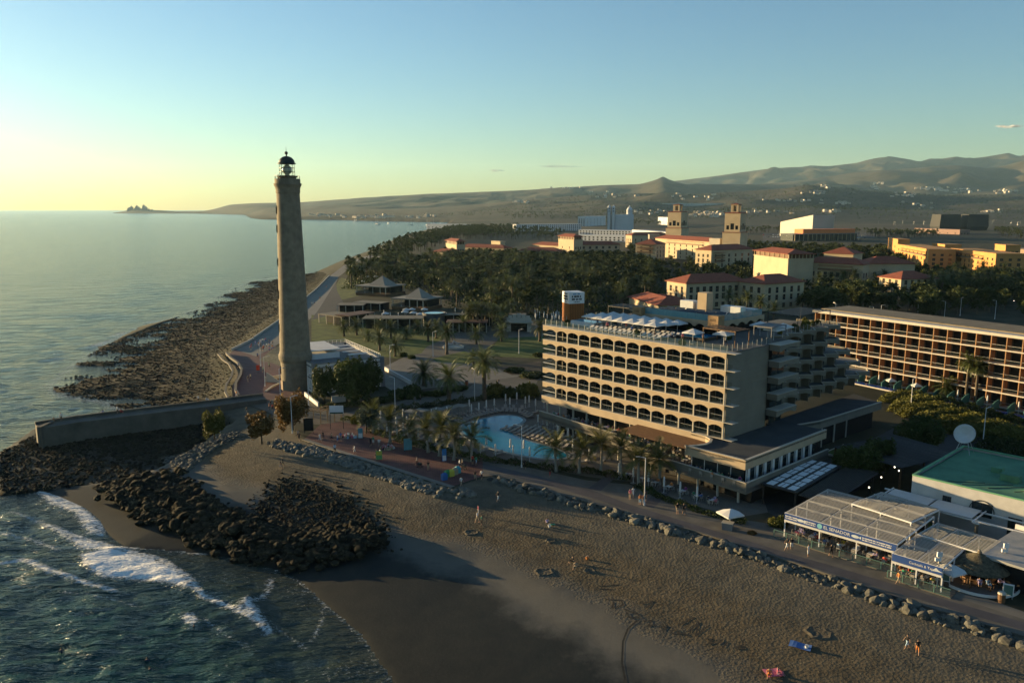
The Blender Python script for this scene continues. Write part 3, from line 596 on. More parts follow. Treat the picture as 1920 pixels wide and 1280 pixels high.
def boulder(x, y, s, dark, label, group, dz=0.0):
    o = link('boulder', random.choice(ROCKD if dark else ROCKG), None, (x, y, float(gz(x, y)) + s * 0.25 + dz), random.uniform(0, 6.28), s)
    o.rotation_euler = (random.uniform(-0.5, 0.5), random.uniform(-0.5, 0.5), random.uniform(0, 6.28)); return tag(o, label, 'boulder', group)
# ------------------------------------------------------------------ people: one skinned body, four material slots
def skin_body(joints, edges, name):
    me = bpy.data.meshes.new(name); me.from_pydata([j[0] for j in joints], edges, []); o = bpy.data.objects.new(name, me); COL.objects.link(o)
    sk = o.modifiers.new('s', 'SKIN'); sk.use_smooth_shade = True
    for i, j in enumerate(joints):
        d = me.skin_vertices[0].data[i]; d.radius = (j[1], j[2] if len(j) > 2 else j[1]); d.use_root = (i == 0)
    sb = o.modifiers.new('u', 'SUBSURF'); sb.levels = 1
    dg = bpy.context.evaluated_depsgraph_get(); m2 = bpy.data.meshes.new_from_object(o.evaluated_get(dg)); bpy.data.objects.remove(o); bpy.data.meshes.remove(me); return m2
M_skin = mat('skin', (0.40, 0.24, 0.16), 0.6, 0.08, 3); M_hair = mat('hair', (0.03, 0.022, 0.015), 0.7, 0.3, 5)
CLOTH = {'white': (0.7, 0.7, 0.7), 'black': (0.015, 0.015, 0.017), 'red': (0.5, 0.05, 0.04), 'pink': (0.6, 0.16, 0.22), 'blue': (0.07, 0.16, 0.4), 'pale blue': (0.35, 0.5, 0.65), 'green': (0.04, 0.3, 0.16), 'grey': (0.2, 0.2, 0.2), 'navy': (0.02, 0.03, 0.07), 'orange': (0.6, 0.22, 0.06), 'beige': (0.4, 0.32, 0.22), 'lilac': (0.4, 0.34, 0.55), 'yellow': (0.6, 0.45, 0.06), 'purple': (0.25, 0.05, 0.2)}
MC = {k: mat('cloth_' + k.replace(' ', '_'), v, 0.9, 0.12, 4) for k, v in CLOTH.items()}
def body(pose):
    if pose == 'sit':
        hip, kn, an, dz = 0.22, (0.45, 0.50), (0.80, 0.08), -0.72
        J = [((0, 0, 0.16), 0.15, 0.12), ((0, 0.02, 0.42), 0.14, 0.10), ((0, 0.0, 0.62), 0.17, 0.10), ((0, -0.01, 0.70), 0.06), ((0, -0.03, 0.82), 0.095, 0.11), ((0, -0.03, 0.92), 0.08)]
        for s in (-1, 1): J += [((0.1 * s, -0.05, 0.12), 0.09), ((0.13 * s, -0.46, 0.42), 0.065), ((0.13 * s, -0.62, 0.08), 0.05), ((0.13 * s, -0.78, 0.05), 0.04)]
        for s in (-1, 1): J += [((0.21 * s, 0, 0.62), 0.055), ((0.26 * s, -0.1, 0.38), 0.045), ((0.2 * s, -0.34, 0.36), 0.035), ((0.18 * s, -0.42, 0.36), 0.03)]
    else:
        st = 0.0 if pose == 'stand' else 0.24
        J = [((0, 0, 0.92), 0.15, 0.12), ((0, 0, 1.12), 0.13, 0.10), ((0, 0, 1.38), 0.17, 0.10), ((0, 0, 1.47), 0.06), ((0, -0.02, 1.60), 0.09, 0.105), ((0, -0.01, 1.71), 0.075)]
        for s in (-1, 1): J += [((0.1 * s, 0, 0.86), 0.095), ((0.11 * s, -st * s * 0.7, 0.48), 0.065), ((0.11 * s, -st * s + (0.12 if (s < 0 and st) else 0), 0.08), 0.045), ((0.12 * s, -st * s - 0.14, 0.04), 0.04)]
        for s in (-1, 1): J += [((0.21 * s, 0, 1.38), 0.055), ((0.26 * s, 0.03 + st * s * 0.4, 1.12), 0.045), ((0.25 * s, -0.06 + st * s * 0.9, 0.88), 0.035), ((0.24 * s, -0.10 + st * s * 1.0, 0.78), 0.03)]
    E = [(0, 1), (1, 2), (2, 3), (3, 4), (4, 5)]
    for k, root in ((6, 0), (10, 0)): E += [(root, k), (k, k + 1), (k + 1, k + 2), (k + 2, k + 3)]
    for k in (14, 18): E += [(2, k), (k, k + 1), (k + 1, k + 2), (k + 2, k + 3)]
    me = skin_body(J, E, 'body_' + pose); top = 1.71 if pose != 'sit' else 0.92; base = 0.92 if pose != 'sit' else 0.16
    for m in (M_skin, MC['white'], MC['black'], M_hair): me.materials.append(m)
    for p in me.polygons:
        c = p.center; mi = 0
        if c.z > top - 0.10 or (c.z > top - 0.22 and c.y > 0.02 and abs(c.x) < 0.14): mi = 3
        elif base + 0.05 < c.z < top - 0.26 and (abs(c.x) < 0.24 or c.z > base + 0.32): mi = 1
        elif pose == 'sit' and c.z <= base + 0.05 + 0.35 and c.y < 0.15 and -0.55 < c.y and abs(c.x) < 0.2: mi = 2
        elif pose != 'sit' and 0.42 < c.z <= base + 0.05 and abs(c.x) < 0.215: mi = 2
        p.material_index = mi; p.use_smooth = True
    return me
BODY = {p: body(p) for p in ('stand', 'walk', 'sit')}
def person(loc, rz, pose, top, bottom, place, seat=0.0):
    verb = {'stand': 'standing', 'walk': 'walking', 'sit': 'sitting'}[pose]; label = f'person in {top} and {bottom} {verb} {place}'
    o = link('person', BODY[pose], None, (loc[0], loc[1], loc[2] + seat), rz); k = random.uniform(0.94, 1.05); o.scale = (k, k, k)
    for i, m in ((1, MC[top]), (2, MC[bottom])): o.material_slots[i].link = 'OBJECT'; o.material_slots[i].material = m
    return tag(o, label, 'person', f'people {verb} {place}')
# ------------------------------------------------------------------ small props
def parasol_mesh(w_, closed=False, h=2.5):
    pole = MB().cyl(0, 0, 0, h + 0.25, 0.035, n=6).mesh('pole', M_whitep)
    if closed: can = MB().lathe([(0.05, h + 0.25), (0.13, h + 0.1), (0.17, h - 0.5), (0.15, h - 1.1), (0.22, h - 1.35), (0.05, h - 1.3)], 8).mesh('canopy', M_canvas, True)
    else:
        c = w_ / 2; mb = MB(); z = h - 0.35; V = [(0, 0, h + 0.25)]; n = 8
        for i in range(8):
            a = i * math.pi / 4 + math.pi / 4; q = c * (1.30 if i % 2 == 0 else 1.0); V.append((q * math.cos(a), q * math.sin(a), z - (0.08 if i % 2 == 0 else 0)))
        V += [(v[0], v[1], v[2] - 0.18) for v in V[1:9]]
        mb.add(V, [(0, 1 + i, 1 + (i + 1) % 8) for i in range(8)] + [(1 + i, 9 + i, 9 + (i + 1) % 8, 1 + (i + 1) % 8) for i in range(8)]); can = mb.mesh('canopy', M_canvas)
    base = MB().box(-0.35, 0.35, -0.35, 0.35, 0, 0.1).mesh('base', M_grey)
    return base, pole, can
PAR_OPEN = parasol_mesh(3.0); PAR_SHUT = parasol_mesh(0, True); PAR_SMALL = parasol_mesh(2.2, h=2.2)
def parasol(loc, kind, label, group, rz=0.0):
    t = thing('parasol', label, 'parasol', loc, rz, group)
    for nm, me in zip(('base', 'pole', 'canopy'), kind): link(nm, me, t)
    return t
def lounger_meshes():
    fr = MB().box(-0.32, 0.32, -0.95, 0.95, 0.26, 0.32)
    for x in (-0.28, 0.28):
        for y in (-0.85, 0.75): fr.box(x - 0.03, x + 0.03, y - 0.03, y + 0.03, 0, 0.26)
    seat = MB().box(-0.33, 0.33, -0.95, 0.25, 0.325, 0.42)
    back = MB(); a = R(32); back.add([(-0.33, 0.25, 0.33), (0.33, 0.25, 0.33), (0.33, 0.25 + 0.75 * math.cos(a), 0.33 + 0.75 * math.sin(a)), (-0.33, 0.25 + 0.75 * math.cos(a), 0.33 + 0.75 * math.sin(a)),
        (-0.33, 0.2, 0.42), (0.33, 0.2, 0.42), (0.33, 0.2 + 0.75 * math.cos(a), 0.42 + 0.75 * math.sin(a)), (-0.33, 0.2 + 0.75 * math.cos(a), 0.42 + 0.75 * math.sin(a))], [(0, 3, 2, 1), (4, 5, 6, 7), (0, 1, 5, 4), (1, 2, 6, 5), (2, 3, 7, 6), (3, 0, 4, 7)])
    return fr.mesh('frame', M_grey), seat.mesh('seat', M_lounger), back.mesh('backrest', M_lounger)
LNG = lounger_meshes(); LNGW = (LNG[0], LNG[1].copy(), LNG[2].copy())
for q in LNGW[1:]: q.materials[0] = mat('pale_fabric', (0.55, 0.53, 0.5), 0.9, 0.1, 1.5)
def lounger(loc, rz, label, group, set_=None, name='sun_lounger'):
    t = thing(name, label, 'sun lounger', loc, rz, group)
    for nm, me in zip(('frame', 'seat', 'backrest'), set_ or LNG): link(nm, me, t)
    return t
def lamp_meshes(h, arm=0.9):
    p = MB().tube([(0, 0, 0), (0, 0, h)], [0.09, 0.06], 7).tube([(0, 0, h), (arm, 0, h + 0.12)], 0.045, 6).cyl(0, 0, 0, 0.5, 0.14, n=8); hd = MB().box(arm - 0.1, arm + 0.55, -0.14, 0.14, h + 0.06, h + 0.2)
    return p.mesh('pole', M_whitep), hd.mesh('lamp_head', M_steel)
LAMP = lamp_meshes(7.5)
def lamp_post(loc, rz, label, group, set_=None, name='lamp_post'):
    t = thing(name, label, 'lamp post', loc, rz, group)
    for nm, me in zip(('pole', 'lamp_head'), set_ or LAMP): link(nm, me, t)
    return t
def text_mesh(s, size, m, name, align='CENTER', ext=0.01):
    c = bpy.data.curves.new(name, 'FONT'); c.body = s; c.size = size; c.align_x = align; c.align_y = 'CENTER'; c.extrude = ext; c.resolution_u = 2
    o = bpy.data.objects.new(name, c); COL.objects.link(o); dg = bpy.context.evaluated_depsgraph_get(); me = bpy.data.meshes.new_from_object(o.evaluated_get(dg)); bpy.data.objects.remove(o); bpy.data.curves.remove(c)
    me.materials.clear(); me.materials.append(m); me.transform(Matrix.Rotation(R(90), 4, 'X')); me.name = name; return me       # stands upright, reads from -Y
def glyph_mesh(w_, h, m, seed=1):
    """a line of print too small to read: a row of uneven upright marks"""
    rg_ = random.Random(seed); mb = MB(); x = -w_ / 2
    while x < w_ / 2 - h * 0.3:
        a = h * rg_.uniform(0.35, 0.75); mb.box(x, min(x + a, w_ / 2), -0.01, 0.01, -h / 2, h / 2 * rg_.uniform(0.7, 1.0)); x += a + h * rg_.choice([0.14, 0.14, 0.5])
    return mb.mesh('lettering', m)
# ================================================================== LIGHTHOUSE
def lighthouse():
    p = P(558, 733); cy = p.y + 3.4; cx = XAT(557, 733, cy)
    def zr(y): return ZAT(550, y, cy) - GZ
    def rr(y, hw): z = zr(y) + GZ; return hw * (cy * _c + (CZ - z) * _s) / FPX
    t = thing('lighthouse', 'tall tapering brown stone lighthouse tower with glazed lantern and dark dome', 'lighthouse', (cx, cy, GZ))
    rows = [(690, 27.3), (677, 27.4), (675, 28.6), (671, 30.2), (664, 30.6), (660, 29.2), (655, 27.9), (600, 26.5), (550, 25.2), (500, 24.2), (450, 23.1), (400, 22.1), (364, 21.2), (361, 22.2), (356, 22.2), (352, 23.0), (348, 24.8), (346, 25.6), (344, 25.6)]
    prof = [(rr(733, 27.6), -0.6), (rr(733, 27.6), zr(733))] + [(rr(y, h), zr(y)) for y, h in rows] + [(0.5, zr(344))]
    MB().lathe(prof, 40).obj('tower_shaft', M_stone, t, smooth=False)
    zg = zr(344) + 0.01; r0 = rr(344, 23.4)
    MB().lathe([(r0, zg), (r0, zg + 1.05), (r0 - 0.3, zg + 1.05), (r0 - 0.3, zg)], 40).obj('gallery_parapet', M_stone, t)
    g = MB()
    for i in range(20):
        a = i * math.pi / 10; g.cyl((r0 - 0.1) * math.cos(a), (r0 - 0.1) * math.sin(a), zg + 1.0, zg + 1.75, 0.03, n=5)
    g.lathe([(r0 - 0.13, zg + 1.72), (r0 - 0.07, zg + 1.72), (r0 - 0.07, zg + 1.78), (r0 - 0.13, zg + 1.78), (r0 - 0.13, zg + 1.72)], 40); g.obj('gallery_railing', M_dkmetal, t)
    zw = zr(330.5); rw = rr(335, 16.3)
    MB().lathe([(rw, zg), (rw, zw - 0.35), (rw + 0.3, zw - 0.2), (rw + 0.35, zw), (0.3, zw + 0.02)], 32).obj('watch_room', M_stone, t)
    d = MB().box(-0.45, 0.45, -0.06, 0.06, 0, 2.0); d.obj('door', M_black, t, (-(rw + 0.03) * math.cos(R(20)), -(rw + 0.03) * math.sin(R(20)), zg + 0.1), R(110))
    zl = zr(307.5); rl = rr(320, 14.2); n = 12
    fr = MB()
    for i in range(n):
        a = i * 2 * math.pi / n; fr.cyl(rl * math.cos(a), rl * math.sin(a), zw, zl, 0.05, n=5)
    for z in (zw + 0.05, zw + (zl - zw) / 3, zw + (zl - zw) * 2 / 3, zl - 0.03): fr.lathe([(rl - 0.05, z - 0.05), (rl + 0.05, z - 0.05), (rl + 0.05, z + 0.05), (rl - 0.05, z + 0.05), (rl - 0.05, z - 0.05)], n)
    fr.obj('lantern_frame', M_dkmetal, t)
    pane = MB(); a = math.pi / n; pane.add([(rl * math.cos(-a), rl * math.sin(-a), zw + 0.1), (rl * math.cos(a), rl * math.sin(a), zw + 0.1), (rl * math.cos(a), rl * math.sin(a), zl - 0.1), (rl * math.cos(-a), rl * math.sin(-a), zl - 0.1)], [(0, 1, 2, 3)])
    pm = pane.mesh('pane', M_clear)
    for i in range(n): link('pane', pm, t, rz=(i + 0.5) * 2 * math.pi / n)
    MB().lathe([(0.1, zw), (0.5, zw + 0.1), (0.55, zw + 0.5), (1.05, zw + 0.9), (1.2, zw + 1.5), (1.0, zw + 2.1), (0.45, zw + 2.6), (0.08, zl)], 16).obj('lens', mat('lens_glass', (0.55, 0.6, 0.45), 0.15, 0.2, 4, spec=0.8), t, smooth=True)
    zd = zr(294)
    dome = [(rl + 0.35, zl - 0.02), (rl + 0.35, zl + 0.15)] + [((rl + 0.1) * math.cos(R(q)), zl + 0.15 + (zd - zl) * math.sin(R(q))) for q in range(0, 86, 12)] + [(0.18, zd + 0.15), (0.14, zd + 0.5), (0.3, zd + 0.6), (0.42, zd + 0.85), (0.3, zd + 1.15), (0.06, zd + 1.25), (0.03, zd + 2.4)]
    MB().lathe(dome, 24).obj('dome', mat('dome_copper', (0.035, 0.045, 0.04), 0.55, 0.3, 1.5, metal=0.3), t, smooth=True)
    wm = MB().box(-0.32, 0.32, -0.1, 0.3, 0, 1.5).mesh('window', M_black); fm = MB().wall(1.1, 2.1, [(0.2, 0.9, 0.2, 1.8)], x0=-0.55, y=-0.16, z0=-0.25, t=0.2).mesh('window_surround', M_stone)
    for y in (395, 430, 492, 552, 614, 692):
        z = zr(y + 5); hw = np.interp(y, [345, 655, 700], [21, 27.9, 27.3]); q = rr(y, hw)
        ang = R(196); w_ = link('window', wm, t, (q * math.cos(ang), q * math.sin(ang), z), ang + R(90)); link('window_surround', fm, w_)
    MB().box(-0.7, 0.7, -0.08, 0.2, 0, 2.4).obj('door', M_wood, t, (rr(733, 27.6) * math.cos(R(215)), rr(733, 27.6) * math.sin(R(215)), 0), R(305))
    return cx, cy
LHX, LHY = lighthouse()
# ================================================================== KEEPER'S HOUSE
def keepers_house():
    zt = GZ + 7.4; fl, fr_, br = P(588, 683, zt), P(716, 670, zt), P(655, 641, zt)
    o, rz, Lf = frame(fl, fr_); d = br - fr_; dep = abs(-math.sin(rz) * d.x + math.cos(rz) * d.y)
    t = thing('keepers_house', 'two-storey white house with grey stone corners below the lighthouse tower', 'house', (o.x, o.y, GZ), rz); H = 7.4
    ops = []; n = 5
    for k in range(n):
        c = Lf * (k + 0.5) / n
        for z in (0.9, 4.3): ops.append((c - 0.6, c + 0.6, z, z + 2.0))
    wl = MB(); wl.wall(Lf, H, ops)
    lops = []; m = 4
    for k in range(m):
        c = dep * (k + 0.5) / m
        for z in (0.9, 4.3): lops.append((c - 0.6, c + 0.6, z, z + 2.0))
    left = MB().wall(dep, H, lops); left.xf(Matrix.Translation((0, dep, 0)) @ Matrix.Rotation(R(-90), 4, 'Z')); wl.add(left.v, left.f)
    right = MB().wall(dep, H, lops); right.xf(Matrix.Translation((Lf, 0, 0)) @ Matrix.Rotation(R(90), 4, 'Z')); wl.add(right.v, right.f)
    wl.add([(Lf, dep, 0), (0, dep, 0), (0, dep, H), (Lf, dep, H)], [(0, 1, 2, 3)]); wl.add([(0, 0, H - 0.6), (Lf, 0, H - 0.6), (Lf, dep, H - 0.6), (0, dep, H - 0.6)], [(0, 1, 2, 3)])
    wl.obj('wall', M_white, t)
    pm = MB().box(-0.6, 0.6, 0.14, 0.2, 0, 2.0).mesh('window', M_glass); sm = MB().box(-0.75, 0.75, -0.1, 0.02, -0.18, -0.02).mesh('sill', M_grey); hm_ = MB().box(-0.62, -0.05, 0.05, 0.11, 0.02, 1.98).mesh('shutter', M_whitep)
    for (a, b, z, _) in ops:
        w_ = link('window', pm, t, ((a + b) / 2, 0, z)); link('sill', sm, w_); link('shutter', hm_, w_)
    for (a, b, z, _) in lops:
        w_ = link('window', pm, t, (0, dep - (a + b) / 2, z), R(-90)); link('sill', sm, w_); link('shutter', hm_, w_)
        w_ = link('window', pm, t, (Lf, (a + b) / 2, z), R(90)); link('sill', sm, w_)
    for x, y in ((0, 0), (Lf, 0), (0, dep), (Lf, dep)): MB().box(x - 0.45, x + 0.45, y - 0.45, y + 0.45, 0, H + 0.25).obj('corner_stone', M_grey, t)
    c = MB()
    for z0, z1, q in ((H - 1.15, H - 0.85, 0.12), (3.4, 3.7, 0.1), (H - 0.1, H + 0.15, 0.2)):
        c.box(0.46, Lf - 0.46, -q, 0.02, z0, z1); c.box(0.46, Lf - 0.46, dep - 0.02, dep + q, z0, z1); c.box(-q, 0.02, 0.46, dep - 0.46, z0, z1); c.box(Lf - 0.02, Lf + q, 0.46, dep - 0.46, z0, z1)
    c.obj('cornice', M_grey, t)
    MB().box(0.5, Lf - 0.5, 0.5, dep - 0.5, H - 0.58, H - 0.5).obj('roof', M_grey, t)
    rl = MB()
    for x0, y0, x1, y1 in ((0.3, dep - 0.3, Lf - 0.3, dep - 0.3), (Lf - 0.3, 0.3, Lf - 0.3, dep - 0.3)):
        l = math.hypot(x1 - x0, y1 - y0); k = int(l / 1.2)
        for i in range(k + 1): rl.cyl(x0 + (x1 - x0) * i / k, y0 + (y1 - y0) * i / k, H - 0.5, H + 0.95, 0.06, n=5)
        for z in (H + 0.4, H + 0.95): rl.tube([(x0, y0, z), (x1, y1, z)], 0.05, 5)
    rl.obj('roof_railing', M_whitep, t)
    rp = link('roof_canopy', None, t)
    MB().box(Lf * 0.12, Lf * 0.55, dep * 0.3, dep * 0.8, H + 1.6, H + 1.85).obj('canopy_slab', M_white, rp)
    MB().box(Lf * 0.13, Lf * 0.54, dep * 0.32, dep * 0.78, H - 0.5, H + 0.9).obj('roof_room', M_white, rp)
    for i in range(4): MB().box(Lf * 0.62, Lf * 0.9, dep * (0.2 + 0.17 * i), dep * (0.2 + 0.17 * i) + 1.0, H + 0.35, H + 0.5).obj('roof_panel', M_white, t)
    # low garden walls round the house
    for a, b, h, lab in ((P(572, 742), P(597, 762), 1.0, 'low white garden wall running out from the house corner by the lamp post'), (P(718, 692), P(772, 722), 1.0, 'low white garden wall sloping away right of the old house'), (P(622, 755), P(650, 752), 1.6, 'short white wall panel beside the dark shrubs')):
        o2, r2, l2 = frame(a, b); tw = MB().box(0, l2, -0.15, 0.15, 0, h - 0.08).obj('garden_wall', M_white, None, o2, r2); tag(tw, lab, 'wall'); MB().box(-0.05, l2 + 0.05, -0.2, 0.2, h - 0.078, h).obj('coping', M_white, tw)
keepers_house()
# ================================================================== HOTEL
HA = P(1355, 824, 10.5); HB = P(1022, 742, 10.5); HRZ = math.atan2(HA.y - HB.y, HA.x - HB.x); HW = 41.6
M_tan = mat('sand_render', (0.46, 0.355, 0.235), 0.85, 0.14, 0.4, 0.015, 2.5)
M_tanw = mat('shaded_wall', (0.21, 0.19, 0.15), 0.85, 0.14, 0.35, 0.02, 2.0)  # tan render darkened for sides facing away from the sun; shade in its colour
M_cope = mat('pale_coping', (0.50, 0.46, 0.38), 0.8, 0.12, 0.6)
M_deck = mat('roof_deck', (0.16, 0.15, 0.135), 0.9, 0.25, 0.5, 0.02)
M_roofd = mat('roof_felt', (0.055, 0.062, 0.066), 0.95, 0.3, 0.25, 0.02)
M_orange = mat('orange_cladding', (0.42, 0.15, 0.035), 0.7, 0.18, 0.8)
HO = Vector((HA.x, HA.y, GZ)); HMAT = Matrix.Translation(HO) @ Matrix.Rotation(HRZ, 4, 'Z')
def HL(x, y, z=0): return HMAT @ Vector((x, y, z))
hotel = thing('beach_hotel', 'sand-coloured hotel with scalloped balconies and a rooftop pool terrace', 'hotel', HO, HRZ)
FZ = [7.0 + 2.87 * k for k in range(6)]; NB = 14; BW = HW / NB
def scallop(bays, bw, h=1.05, arch=0.5, th=0.28, hi=0.0):
    """fascia of arched bays along +x, front at y=0, top at z=0"""
    mb = MB(); n = 12; pr = []
    for b in range(bays):
        for i in range(n + (1 if b == bays - 1 else 0)):
            u = i / n; s = 0.0 if u < 0.1 or u > 0.9 else math.sin(math.pi * (u - 0.1) / 0.8) ** 0.65; pr.append((b * bw + u * bw, -h + arch * s))
    for (x0, z0), (x1, z1) in zip(pr[:-1], pr[1:]):
        mb.add([(x0, 0, z0), (x1, 0, z1), (x1, 0, hi), (x0, 0, hi), (x0, th, z0), (x1, th, z1), (x1, th, hi), (x0, th, hi)], [(0, 1, 2, 3), (5, 4, 7, 6), (4, 5, 1, 0)])
    L_ = pr[-1][0]; mb.add([(0, 0, hi), (L_, 0, hi), (L_, th, hi), (0, th, hi)], [(0, 1, 2, 3)]); mb.add([(0, 0, -h), (0, 0, hi), (0, th, hi), (0, th, -h), (L_, 0, -h), (L_, 0, hi), (L_, th, hi), (L_, th, -h)], [(3, 2, 1, 0), (4, 5, 6, 7)])
    for z in (-0.32, -0.55): mb.box(0.002, L_ - 0.002, -0.025, -0.001, z - 0.02, z + 0.02)
    return mb
# room block behind the balconies with party walls
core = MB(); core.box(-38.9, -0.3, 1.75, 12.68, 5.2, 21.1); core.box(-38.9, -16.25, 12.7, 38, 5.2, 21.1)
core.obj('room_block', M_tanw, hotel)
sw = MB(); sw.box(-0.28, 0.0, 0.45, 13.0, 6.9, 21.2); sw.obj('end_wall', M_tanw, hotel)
for k in range(16): MB().box(0.001, 0.03, 0.5, 12.95, 7.6 + k * 0.86, 7.64 + k * 0.86).obj('wall_rib', M_tanw, hotel)
FAS = scallop(NB, BW, 0.98, 0.36).mesh('fascia', M_tan); part_w = MB()
col_m = MB().box(-0.11, 0.11, 0.02, 0.30, 0, 1.92).mesh('column', M_cope)
ral_m = MB().box(0.16, BW - 0.16, 0.14, 0.155, 0.08, 0.98).mesh('railing', M_rail); rlt_m = MB().box(0.15, BW - 0.15, 0.12, 0.17, 0.98, 1.03).mesh('handrail', M_steel)
win_m = MB().box(0.25, BW - 0.25, 1.66, 1.74, 0.05, 2.3).mesh('window', M_glass); win_f = MB().box(BW / 2 - 0.05, BW / 2 + 0.05, 1.60, 1.655, 0.05, 2.3).box(0.22, BW - 0.22, 1.60, 1.655, 2.24, 2.34).mesh('frame', M_dkmetal)
cur_m = MB().box(BW - 1.2, BW - 0.3, 1.62, 1.655, 0.1, 2.2).mesh('curtain', mat('curtain', (0.16, 0.19, 0.18), 0.9, 0.15, 2))
ptn_m = MB().box(-0.08, 0.08, 0.36, 1.6, 0, 2.6).mesh('party_wall', mat('shaded_partition', (0.07, 0.06, 0.05), 0.9, 0.2, 1))  # balcony recess shade put into the party-wall colour
lef_m = MB().box(-0.7, 0, 0.08, 0.1, 0.08, 0.98).box(-0.72, -0.7, 0.0, 2.6, 0.08, 0.98).mesh('railing', M_rail); lefr = MB().box(-0.75, -0.67, 0.0, 2.6, 0.98, 1.05).box(-0.75, 2.7, 0.06, 0.12, 0.98, 1.05).mesh('handrail', M_whitep)
random.seed(3)
for k in range(6):
    if k > 0:
        link('fascia', FAS, hotel, (-HW, 0, FZ[k]))
        ret = scallop(1, 2.4, 0.98, 0.36).mesh('fascia', M_tan); link('fascia', ret, hotel, (-HW - 0.78, 2.6, FZ[k]), R(-90))
        link('fascia', MB().box(-0.78, -0.0, 0.0, 0.28, -0.98, 0).mesh('fascia', M_tan), hotel, (-HW - 0.003, 0, FZ[k]))
    MB().box(-HW - 0.8, 1.7, -0.06, 1.74, FZ[k] + 0.005, FZ[k] + 0.09).obj('floor_slab', M_cope, hotel)
    if k == 5: break
    for i in range(NB + 1):
        if i > 0: link('column', col_m, hotel, (-HW + i * BW - (0.15 if i == NB else 0), 0, FZ[k] + 0.09))
    for i in range(NB):
        r_ = link('railing', ral_m, hotel, (-HW + i * BW, 0, FZ[k] + 0.09)); link('handrail', rlt_m, r_)
        if i > 0:
            w_ = link('window', win_m, hotel, (-HW + i * BW, 0, FZ[k] + 0.09)); link('frame', win_f, w_)
            if random.random() < 0.45: link('curtain', cur_m, w_)
            link('party_wall', ptn_m, hotel, (-HW + i * BW, 0, FZ[k] + 0.09))
    r_ = link('railing', lef_m, hotel, (-HW, 0, FZ[k] + 0.09)); link('handrail', lefr, r_)
    MB().box(0.0, 1.05, 0.3, 0.32, 0.1, 1.0).obj('railing', M_rail, hotel, (0, 0, FZ[k] + 0.09))
# balcony furniture
bt = MB().cyl(0, 0, 0, 0.7, 0.03, n=6).cyl(0, 0, 0.7, 0.74, 0.35, n=10).mesh('table', M_whitep)
for k in range(5):
    for i in range(1, NB):
        if random.random() < 0.4:
            o = link('balcony_table', bt, None, HL(-HW + i * BW + random.uniform(0.8, 2.2), 0.9, FZ[k] + 0.09)); tag(o, 'small round white table on a hotel front balcony', 'table', 'tables on the front balconies')
# roof deck, glass parapet
MB().box(-HW - 0.7, -0.0, 1.76, 20.15, 21.1, 21.36).box(-HW - 0.7, -11.3, 20.16, 38, 21.1, 21.36).obj('roof_deck', M_deck, hotel)
DZ = 21.45
gp = MB().box(0.03, 1.45, -0.01, 0.01, 0.05, 1.1).mesh('glass_panel', M_clear); gpost = MB().box(-0.03, 0.03, -0.03, 0.03, 0, 1.18).mesh('post', M_steel)
for i in range(28):
    g = link('glass_panel', gp, hotel, (-HW - 0.3 + i * 1.5, 0.35, DZ)); link('post', gpost, g)
for i in range(9):
    g = link('glass_panel', gp, hotel, (0.0 - 0.25, 0.5 + i * 1.5, DZ), R(90)); link('post', gpost, g)
for i in range(12):
    g = link('glass_panel', gp, hotel, (-HW - 0.5, 0.5 + i * 1.5, DZ), R(90)); link('post', gpost, g)
# penthouse
px0, px1, py0, py1 = -28.6, -10.5, 13.2, 29.0
MB().box(px0 + 0.8, px1 - 0.8, py0 + 1.2, py1, 21.37, 23.5).obj('penthouse_block', M_black, hotel)
pf = scallop(7, (px1 - px0) / 7, 1.25, 0.55); link('penthouse_fascia', pf.mesh('penthouse_fascia', M_tan), hotel, (px0, py0, 24.1))
pr_ = scallop(5, (py1 - py0) / 5, 1.25, 0.55); link('penthouse_fascia', pr_.mesh('penthouse_fascia', M_tan), hotel, (px1, py0, 24.1), R(90))
link('penthouse_fascia', scallop(5, (py1 - py0) / 5, 1.25, 0.55).mesh('penthouse_fascia', M_tan), hotel, (px0, py1, 24.1), R(-90))
MB().box(px0 + 0.3, px1 - 0.3, py0 + 0.3, py1, 23.8, 24.0).obj('penthouse_roof', M_deck, hotel)
gb = MB().box(0.02, 1.68, -0.02, 0.02, 0, 1.15).mesh('blue_glass_panel', mat('blue_glass', (0.16, 0.34, 0.38), 0.12, 0.15, 0.4, spec=0.6, alpha=0.85))
for i in range(9): link('blue_glass_panel', gb, hotel, (px0 + 1.2 + i * 1.7, py0 + 0.15, 24.1))
for i in range(8): link('blue_glass_panel', gb, hotel, (px1 - 0.15, py0 + 1.5 + i * 1.7, 24.1), R(90))
def signbox(x, y):
    t = link('sign_box', None, hotel, (x, y, 22.8)); MB().box(-1.1, 1.1, -0.9, 1.1, 0, 2.55).obj('panel_box', M_woodl, t)
    m_ = mat('sign_letter', (0.20, 0.115, 0.05), 0.7, 0.1, 2)
    link('lettering', glyph_mesh(1.2, 0.5, m_, 4), t, (0, -0.915, 1.75)); link('lettering', glyph_mesh(1.5, 0.55, m_, 5), t, (0, -0.915, 0.85))
signbox(px0 + 0.2, py0 - 0.2); signbox(px1 - 0.3, py0 - 0.3)
MB().box(-21.6, -19.5, 22.6, 24.8, 23.9, 28.0).obj('lift_tower', M_tan, hotel)
acw = mat('plant_white', (0.6, 0.62, 0.62), 0.6, 0.1, 1)
for x, y, a, b, h in ((-27.5, 25, 3.2, 2, 1.8), (-24, 25.5, 2.0, 2, 1.4), (-17.5, 24.5, 3, 2, 1.6), (-14, 22.5, 2.2, 1.8, 1.9), (-15.5, 26.8, 4, 1.5, 1.2)): MB().box(x, x + a, y, y + b, 24.0, 24.0 + h).obj('plant_box', acw, hotel)
